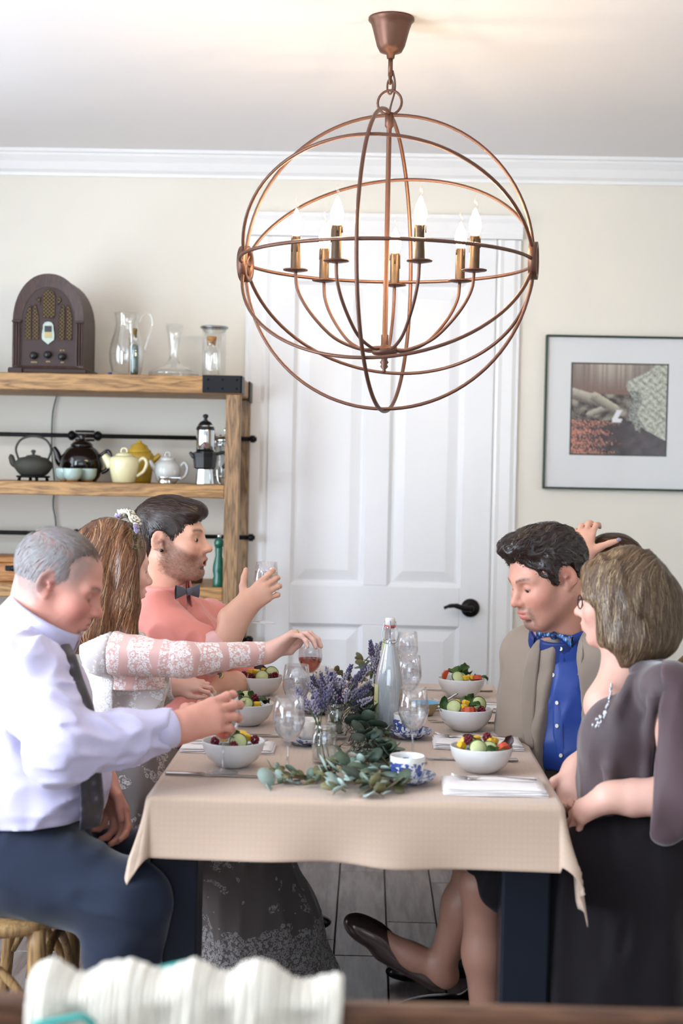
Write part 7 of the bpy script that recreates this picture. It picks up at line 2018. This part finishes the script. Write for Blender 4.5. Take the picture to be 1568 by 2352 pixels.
    def tone(V):
        q = to_local(fr, V); n = vnoise(q * np.array([1, 1, .25]), 70, 3); t = SS(-.02, .09, q[:, 0] * .8 + q[:, 2] * .35)
        c = np.array(srgb(74, 56, 44)) + (np.array(srgb(178, 146, 106)) - np.array(srgb(74, 56, 44))) * (t * .8)[:, None]
        return c * (.6 + .7 * n[:, None])
    C.build('hair', hair_mat('dark_blond_hair', .42), par, tone)
    strands(C, 'hair_strands', surf_roots(C, 9000, 15), flow, par, hair_mat('dark_blond_hair', .42), 9, .009, .0006, (.0002, .0026), 15, hair_cols(srgb(76, 56, 44), srgb(136, 106, 76), srgb(186, 160, 124), .14, lambda c, pts: c * (.75 + .5 * SS(-.1, .1, to_local(fr, pts.reshape(-1, 3))[:, 0]).reshape(pts.shape[:2] + (1,)))), wave=.14, lift=.003)
    # glasses
    gm = mat('dark_spectacle_frame', srgb(40, 24, 26), .3); mb = MB()
    for y in (-1, 1):
        mb.tube([H(fr, .094 + .004 * math.cos(a) * 0, y * .033 + .022 * math.cos(a), -.004 + .017 * math.sin(a)) for a in [2 * math.pi * i / 24 for i in range(24)]], .0016, 6, closed=True)
        mb.tube([H(fr, .092, y * .055, .003), H(fr, .04, y * .074, .006), H(fr, -.01, y * .079, .004)], .0016, 6)
    mb.tube([H(fr, .096, -.012, .0), H(fr, .1, 0, .003), H(fr, .096, .012, .0)], .0016, 6); mb.build('spectacles', gm, par, world=True)
    # dress and sheer jacket
    wd = Vector((.35, .94, 0))
    S = Field(*bbox([shL, shR, elL, elR, pel, nb, P(1330, 1800, 3.1), P(1568, 1950, 3.0)], .12), .0052)
    S.cone(P(1470, 1580, 3.27), che, .075, .115, .04, (wd, 1.3)); S.cone(che, wai, .112, .105, .05, (wd, 1.25)); S.cone(wai, pel, .112, .15, .05, (wd, 1.2))
    S.ell(P(1410, 1690, 3.14), (.07, .07, .075), None, .05); S.ell(P(1408, 1690, 3.3), (.07, .07, .075), None, .05); S.cone(P(1408, 1730, 3.22), P(1412, 1870, 3.22), .06, .08, .05, (wd, 1.5))
    S.cone(nb + Vector((.02, 0, -.04)), shL, .04, .058, .03); S.cone(nb + Vector((.02, 0, -.04)), shR, .04, .058, .03); S.cone(shR, elR, .06, .055, .03)
    SLV = Field(*bbox([shL, elL, elL.lerp(wrL, .5), elL + Vector((-.05, 0, -.12))], .1), .0046)
    SLV.cone(shL, elL, .062, .068, .03); SLV.cone(elL + Vector((.03, 0, 0)), elL.lerp(wrL, .4), .062, .055, .02); SLV.cone(elL, elL + Vector((-.03, 0, -.07)), .05, .035, .03)
    SLV.cut(elL.lerp(wrL, .36), (wrL - elL).normalized() + Vector((0, 0, .12)), k=.003); SLV.disp(folds(.007, 20, (1, 1, .6), 44, 1.3))
    S.disp(folds(.009, 14, (1.2, 1.2, .3), 41, 1.3))
    S.ell(P(1398, 1556, 3.2), (.045, .055, .085), None, .01, 'sub')
    N3 = NT('plum_chiffon'); co = N3.coords((1, 1, 1)); n1 = N3.noise(9, 3, co)
    c = N3.mixc(n1, srgb(66, 54, 60), srgb(94, 78, 80)); b = N3.n('ShaderNodeBsdfPrincipled', {'Base Color': c, 'Roughness': .7, 'Sheen Weight': .5, 'Sheen Roughness': .4}); N3.set(b, 'Normal', N3.bump(N3.noise(1500, 2, co), .1, .0005)); M_PLUM = N3.surf(b)
    for ln in (((1450, 1560), (1412, 1640), (1398, 1760), (1402, 1880)), ((1500, 1600), (1488, 1700), (1480, 1850))):
        pp = []
        for x_, y_ in ln:
            r_ = ray(x_, y_); c_ = P(x_, y_, 3.12)
            for i in range(240):
                q_ = CAM_POS + r_ * ((2.8 + i * .003) / r_.y)
                if S.sample(np.array([A3(q_)]))[0] < 0: c_ = q_; break
            pp.append(c_)
        for a, b in zip(pp, pp[1:]): S.cone(a, b, .011, .011, .012)
    S.build('dress', M_PLUM, par); SLV.build('sheer_sleeve', mat('plum_sheer', srgb(92, 70, 74), .65, var=.2, vscale=9, sheen=.5), par)
    K = Field(*bbox([pel, knN, knF, (pel.x + .02, 3.2, 0), P(1565, 1960, 3.0), P(1290, 2310, 3.0)], .14), .0065)
    K.cone(P(1480, 1915, 3.24), pel, .15, .16, .05, (Vector((0, 1, 0)), 1.15)); K.cone(pel + Vector((-.02, -.07, .0)), knN + Vector((.03, 0, .01)), .125, .072, .05); K.cone(pel + Vector((-.02, .08, 0)), knF + Vector((.03, 0, .01)), .12, .07, .05)
    # the long skirt panel hanging at the near side
    for px_, py_ in ((1345, 1990), (1420, 1985), (1500, 1985)):
        a = P(px_, py_, 3.1); K.cone(a, Vector((a.x - .005, 3.08, .02)), .07, .085, .06, (Vector((0, 1, 0)), .7))
    K.disp(folds(.016, 13, (1.6, 1.2, .12), 51, 1.2)); K.cut((0, 0, .012), (0, 0, -1))
    K.build('skirt', cloth_mat('dark_plum_crepe', srgb(24, 18, 22), .85, 1500, var=.15), par)
    # necklace of clear stones
    def hit(px, py):
        r_ = ray(px, py)
        for i in range(240):
            q_ = CAM_POS + r_ * ((2.8 + i * .003) / r_.y); v_ = np.array([A3(q_)])
            if min(S.sample(v_)[0], F.sample(v_)[0]) < 0: return q_
        return P(px, py, 3.1)
    rr = random.Random(3); q = smooth_path([hit(1404, 1572), hit(1398, 1605), hit(1388, 1640), hit(1372, 1668)], 9); mb = MB()
    for i, p_ in enumerate(q):
        w = .001 + .011 * (i / len(q)) ** 2
        for j in range(1 + int(5 * (i / len(q)) ** 2)): mb.ellipsoid(p_ + Vector((rr.uniform(-w, w), -.002, rr.uniform(-w, w))), (.0026, .002, .0042), 6, 4)
    mb.build('necklace', mat('crystal_beads', srgb(220, 220, 226), .08, .6), par, world=True)
    watch_band(par, hd['W'] + (hd['D'] * .1 - hd['T'] * .006) * hd['S'] + hd['N'] * .012, hd['D'] + hd['N'] * .5, .0105, mat('gold_ring', srgb(214, 176, 96), .2, 1.0), .005, 'ring')
plum_woman(); print('plum woman', _t.time() - T0)

# ================================================================== the guest hidden behind, hand on the head
def hidden_guest():
    pel = P(1400, 1790, 4.4)
    par = thing('person', 'brown-haired guest with one hand on the head, mostly hidden behind the others', 'person', (pel.x, 4.4, 0))
    fr = frame(P(1392, 1318, 4.35), 185, 6, 0, .95); N = fr['N']; s = fr['s']
    nb = P(1410, 1420, 4.38); che = P(1420, 1540, 4.4)
    shR, shL = P(1400, 1470, 4.55), P(1400, 1470, 4.2); elR = P(1190, 1620, 4.5); wrR = P(1130, 1690, 4.5)
    elL, wrL = P(1285, 1420, 4.22), P(1334, 1284, 4.27)
    F = Field(*bbox(hbox(fr, -.13, .15, .1, -.13, .14) + [shR, shL, elR, P(1400, 1190, 4.3), pel, elL, wrL], .06), .0046)
    head(F, fr, eyes='open', neck_to=nb, neck_r=.052)
    F.cone(nb, che, .055, .08, .04); F.cone(che, pel, .08, .1, .04)
    for a, b, c in ((shR, elR, wrR), (shL, elL, wrL)): F.cone(che, a, .035, .036, .03); F.cone(a, b, .036, .033, .02); F.cone(b, c, .033, .025, .02)
    hd = hand(F, wrL, Vector((.12, .45, .88)), (.35, .85, -.4), False, .98, ((26, 34, 24), (28, 36, 24), (30, 38, 26), (32, 40, 26)), (.14, .04, -.05, -.15), ((.55, .85, -.05), (.45, .9, .1)), arm=wrL - Vector((.02, 0, .05)), arm_r=.026)
    F.build('body', skin_mat('skin_fair'), par, face_color(fr, srgb(222, 170, 148), srgb(196, 96, 94), .3, brow_c=srgb(70, 48, 38)))
    C = Field(*bbox(hbox(fr, z0=-.2), .01), .0045)
    def E(c, r, k=.014, op='add'): C.ell(H(fr, *c), [v * s for v in r], N, k, op)
    E((-.02, 0, .033), (.106, .086, .095)); E((-.06, 0, -.05), (.07, .085, .11), .03); E((.14, 0, -.05), (.10, .09, .125), .012, 'sub')
    C.disp(folds(.005, 30, (1, 1, .3), 13))
    C.build('hair', hair_mat('dark_brown_hair', .35), par, lambda V: np.array(srgb(58, 36, 26)) * (.6 + .8 * vnoise(to_local(fr, V), 60, 2)[:, None]))
    dn = A3(fr['M'] @ Vector((-.5, 0, -.8)))
    strands(C, 'hair_strands', surf_roots(C, 2500, 19), lambda p: np.tile(dn, (len(p), 1)), par, hair_mat('dark_brown_hair', .35), 8, .009, .001, (.0003, .003), 19, hair_cols(srgb(44, 28, 20), srgb(96, 62, 42)))
    S = Field(*bbox([shR, shL, elR, elL, wrR, pel, nb, wrL], .11), .006); wd = Vector((0, 1, 0))
    S.cone(nb - UPZ * .03, che, .075, .11, .05, (wd, 1.3)); S.cone(che, pel, .11, .14, .05, (wd, 1.2))
    S.cone(shR, elR, .058, .052, .03); S.cone(elR, wrR, .05, .042, .02); S.cone(shL, elL, .058, .05, .03); S.cone(elL, wrL - (wrL - elL).normalized() * .004, .05, .042, .02); S.cone(nb - UPZ * .03, shR, .05, .056, .03); S.cone(nb - UPZ * .03, shL, .05, .056, .03)
    S.disp(folds(.006, 20, (1, 1, 1), 61)); S.cut(wrL - (wrL - elL).normalized() * .0, wrL - elL, wrL - Vector((.1, .1, .07)), wrL + Vector((.1, .1, .1)), .003)
    N4 = NT('speckled_knit'); co = N4.coords((1, 1, 1)); n1 = N4.noise(240, 2, co); c = N4.ramp(n1, [(.42, srgb(52, 46, 46)), (.52, srgb(200, 190, 182))]); b = N4.n('ShaderNodeBsdfPrincipled', {'Base Color': c, 'Roughness': .9}); N4.set(b, 'Normal', N4.bump(n1, .4, .002))
    S.build('cardigan', N4.surf(b), par)
    mb = MB()
    nm = mat('lilac_nail', srgb(150, 140, 158), .25)
    for p_, d_ in hd['tips'][4:]: mb.ellipsoid(p_ + Vector((.004, -.006, .004)), (.008, .004, .006), 10, 6)
    mb.build('painted_nail', nm, par, world=True)
    T2 = Field(*bbox([pel, (.2, 4.4, .05)], .18), .008)
    for dy in (-.09, .1):
        h_ = pel + Vector((0, dy, -.04)); k_ = Vector((h_.x - .3, 4.4 + dy, .55)); T2.cone(h_, k_, .11, .08, .04); T2.cone(k_, Vector((k_.x, k_.y, .08)), .075, .055, .03)
        shoe(par, (k_.x + .06, k_.y, .018), (k_.x - .18, k_.y, .018), mat('black_leather', srgb(18, 18, 20), .25, coat=.3))
    T2.build('trousers', cloth_mat('charcoal_wool', srgb(52, 50, 54), .85, 1600), par)
hidden_guest(); print('hidden guest', _t.time() - T0)
# ------------------------------------------------------------------ bentwood chairs under the guests
M_BENT = wood('bentwood_oak', srgb(112, 84, 50), srgb(172, 136, 90), axis=2, scale=2.0, rough=.45, objvar=.08)
def make_chair():
    t = thing('dining_chair', 'x', 'chair')
    MB().grid(lambda u, v: Vector(((.21 if abs(2 * v - 1) < 2 else .2) * (abs(math.cos(2 * math.pi * u)) ** .6) * math.copysign(1, math.cos(2 * math.pi * u)) * [0, 1, 1.04, 1.04, 1, 0][int(round(v * 5))], .215 * (abs(math.sin(2 * math.pi * u)) ** .6) * math.copysign(1, math.sin(2 * math.pi * u)) * [0, 1, 1.04, 1.04, 1, 0][int(round(v * 5))], [.44, .44, .448, .462, .47, .466][int(round(v * 5))])), 40, 6, wrap_u=True).build('seat', M_BENT, t)
    for y in (-1, 1):
        MB().tube(smooth_path([(.17, y * .17, .45), (.178, y * .178, .25), (.19, y * .19, 0)], 5), [.02] * 5 + [.016] * 6, 10).build('leg', M_BENT, t)
        MB().tube(smooth_path([(-.23, y * .17, 0), (-.2, y * .18, .3), (-.19, y * .18, .47), (-.23, y * .185, .7), (-.27, y * .17, .85)], 6), .016, 10).build('leg', M_BENT, t)
        MB().tube(smooth_path([(.183, y * .183, .2), (.12, y * .17, .33), (0, y * .165, .39), (-.12, y * .17, .33), (-.2, y * .178, .2)], 5), .011, 8).build('side_brace', M_BENT, t)
    for x_ in (.183, -.2): MB().tube(smooth_path([(x_, -.18, .21), (x_ * .95, -.1, .34), (x_ * .95, 0, .38), (x_ * .95, .1, .34), (x_, .18, .21)], 5), .010, 8).build('brace', M_BENT, t)
    MB().tube(smooth_path([(-.27, -.17, .85), (-.29, -.1, .89), (-.295, 0, .9), (-.29, .1, .89), (-.27, .17, .85)], 6), .016, 10).build('top_rail', M_BENT, t)
    for y in (-1, 1): MB().tube(smooth_path([(-.195, -y * .15, .5), (-.22, -y * .05, .62), (-.26, y * .08, .76), (-.285, y * .14, .87)], 6), .009, 8).build('cross_slat', M_BENT, t)
    return t
proto = make_chair()
spots = [((-.87, 3.2), 0, 'bentwood oak chair under the grey-haired man'), ((-.70, 3.8), 0, 'bentwood oak chair under the bride'), ((-.70, 4.38), 0, 'bentwood oak chair under the young man in pink'),
         ((.82, 3.31), 180, 'bentwood oak chair under the woman in plum'), ((.74, 3.82), 180, 'bentwood oak chair under the man in the tan jacket'), ((.74, 4.42), 180, 'bentwood oak chair under the hidden guest')]
for i, ((cx, cy), rz_, lab) in enumerate(spots):
    o = proto if i == 0 else copy_tree(proto)
    o.location = (cx, cy, 0); o.rotation_euler = (0, 0, RAD(rz_)); setp(o, lab, 'chair', 'bentwood chairs around the table')

# ------------------------------------------------------------------ bench in the very front with a knitted throw
by = 1.75; bz = P(1200, 2313, by).z
M_BENCH = wood('dark_walnut_bench', srgb(64, 40, 28), srgb(112, 74, 50), axis=0, scale=1.5, rough=.45, objvar=.03)
bn = thing('bench', 'dark walnut bench with its backrest across the bottom of the picture', 'bench', (0, by + .2, 0))
MB().box((0, by, bz - .07), (2.0, .03, .14), bev=.008).build('back_rail', M_BENCH, bn, world=True)
MB().box((0, by, bz - .24), (2.0, .025, .08), bev=.006).build('back_rail', M_BENCH, bn, world=True)
for x_ in (-.97, 0, .97): MB().box((x_, by + .012, (bz - .02) / 2), (.05, .05, bz - .02), bev=.006).build('post', M_BENCH, bn, world=True)
for x_ in (-.95, .95): MB().box((x_, by + .36, .21), (.05, .05, .42), bev=.006).build('leg', M_BENCH, bn, world=True)
MB().box((0, by + .2, .435), (2.0, .42, .035), bev=.008).build('seat', M_BENCH, bn, world=True)
x0, x1 = P(84, 2300, by).x, P(786, 2300, by).x
N5 = NT('cream_cable_knit'); at = N5.n('ShaderNodeAttribute', attribute_name='uvw'); wv = N5.n('ShaderNodeTexWave', {'Scale': 42.0, 'Distortion': 1.2, 'Detail': 1.0}); N5.set(wv, 'Vector', at.outputs['Vector'])
n1 = N5.noise(60, 2, at.outputs['Vector']); c = N5.mixc(N5.math('MULTIPLY', wv.outputs[1], .3), srgb(236, 226, 210), srgb(214, 198, 176)); b = N5.n('ShaderNodeBsdfPrincipled', {'Base Color': c, 'Roughness': .95, 'Sheen Weight': .4}); N5.set(b, 'Normal', N5.bump(wv.outputs[1], .6, .004)); M_KNIT = N5.surf(b)
tw = thing('knitted_throw', 'cream ribbed knit throw with teal edging draped over the bench back', 'throw', ((x0 + x1) / 2, by, bz))
tops = [(0, .004), (.05, .010), (.14, .014), (.22, .012), (.27, .008), (.32, .018), (.42, .02), (.5, .018), (.56, .014), (.6, .022), (.68, .02), (.72, .015), (.78, .018), (.85, .012), (.92, .006), (1, .0)]
def thr(u, v):
    x_ = x0 + (x1 - x0) * u; h = np.interp(u, [a for a, _ in tops], [b for _, b in tops])
    fold_ = .014 * math.sin(u * 27 + .8 * math.sin(u * 11)) + .0025 * math.sin(u * 150); h = h * .8 + .005 * math.sin(u * 27 + 1)
    s_ = (v - .5) * 2                                   # -1 camera side, +1 far side
    if abs(s_) < .3:
        a = s_ / .3 * math.pi / 2; return Vector((x_, by + (.034 + h * .3) * math.sin(a), bz + (h + .012) * math.cos(a) - .0 + (fold_ * .5 + .006) * math.cos(a)))
    q = (abs(s_) - .3) / .7; y_ = by + math.copysign(.034 + h * .3 + fold_ * (.4 + .6 * q) + .012 * q, s_)
    return Vector((x_ - .01 * q * (u - .5), y_, bz + .0 - q * .2))
me = MB().grid(thr, 120, 41); mesh_ = me.mesh('throw_cloth', M_KNIT, tw.location)
a = mesh_.attributes.new('uvw', 'FLOAT_VECTOR', 'POINT'); a.data.foreach_set('vector', [c for i in range(120) for j in range(41) for c in ((i / 119) * .4, (j / 40) * .5, 0)])
o = link('throw_cloth', mesh_, tw); o.modifiers.new('thick', 'SOLIDIFY').thickness = .007
mt = mat('teal_yarn', srgb(70, 168, 160), .9)
for px_, py_, l_ in ((432, 2214, .05), (330, 2222, .07), (190, 2336, .06)):
    p = P(px_, py_, by + (.05 if py_ < 2300 else -.06)); MB().tube(smooth_path([p + Vector((-l_, 0, -.012)), p + Vector((-l_ * .3, 0, -.003)), p, p + Vector((.012, .005, -.012))], 5), .0045, 8).build('teal_edging', mt, tw, world=True)
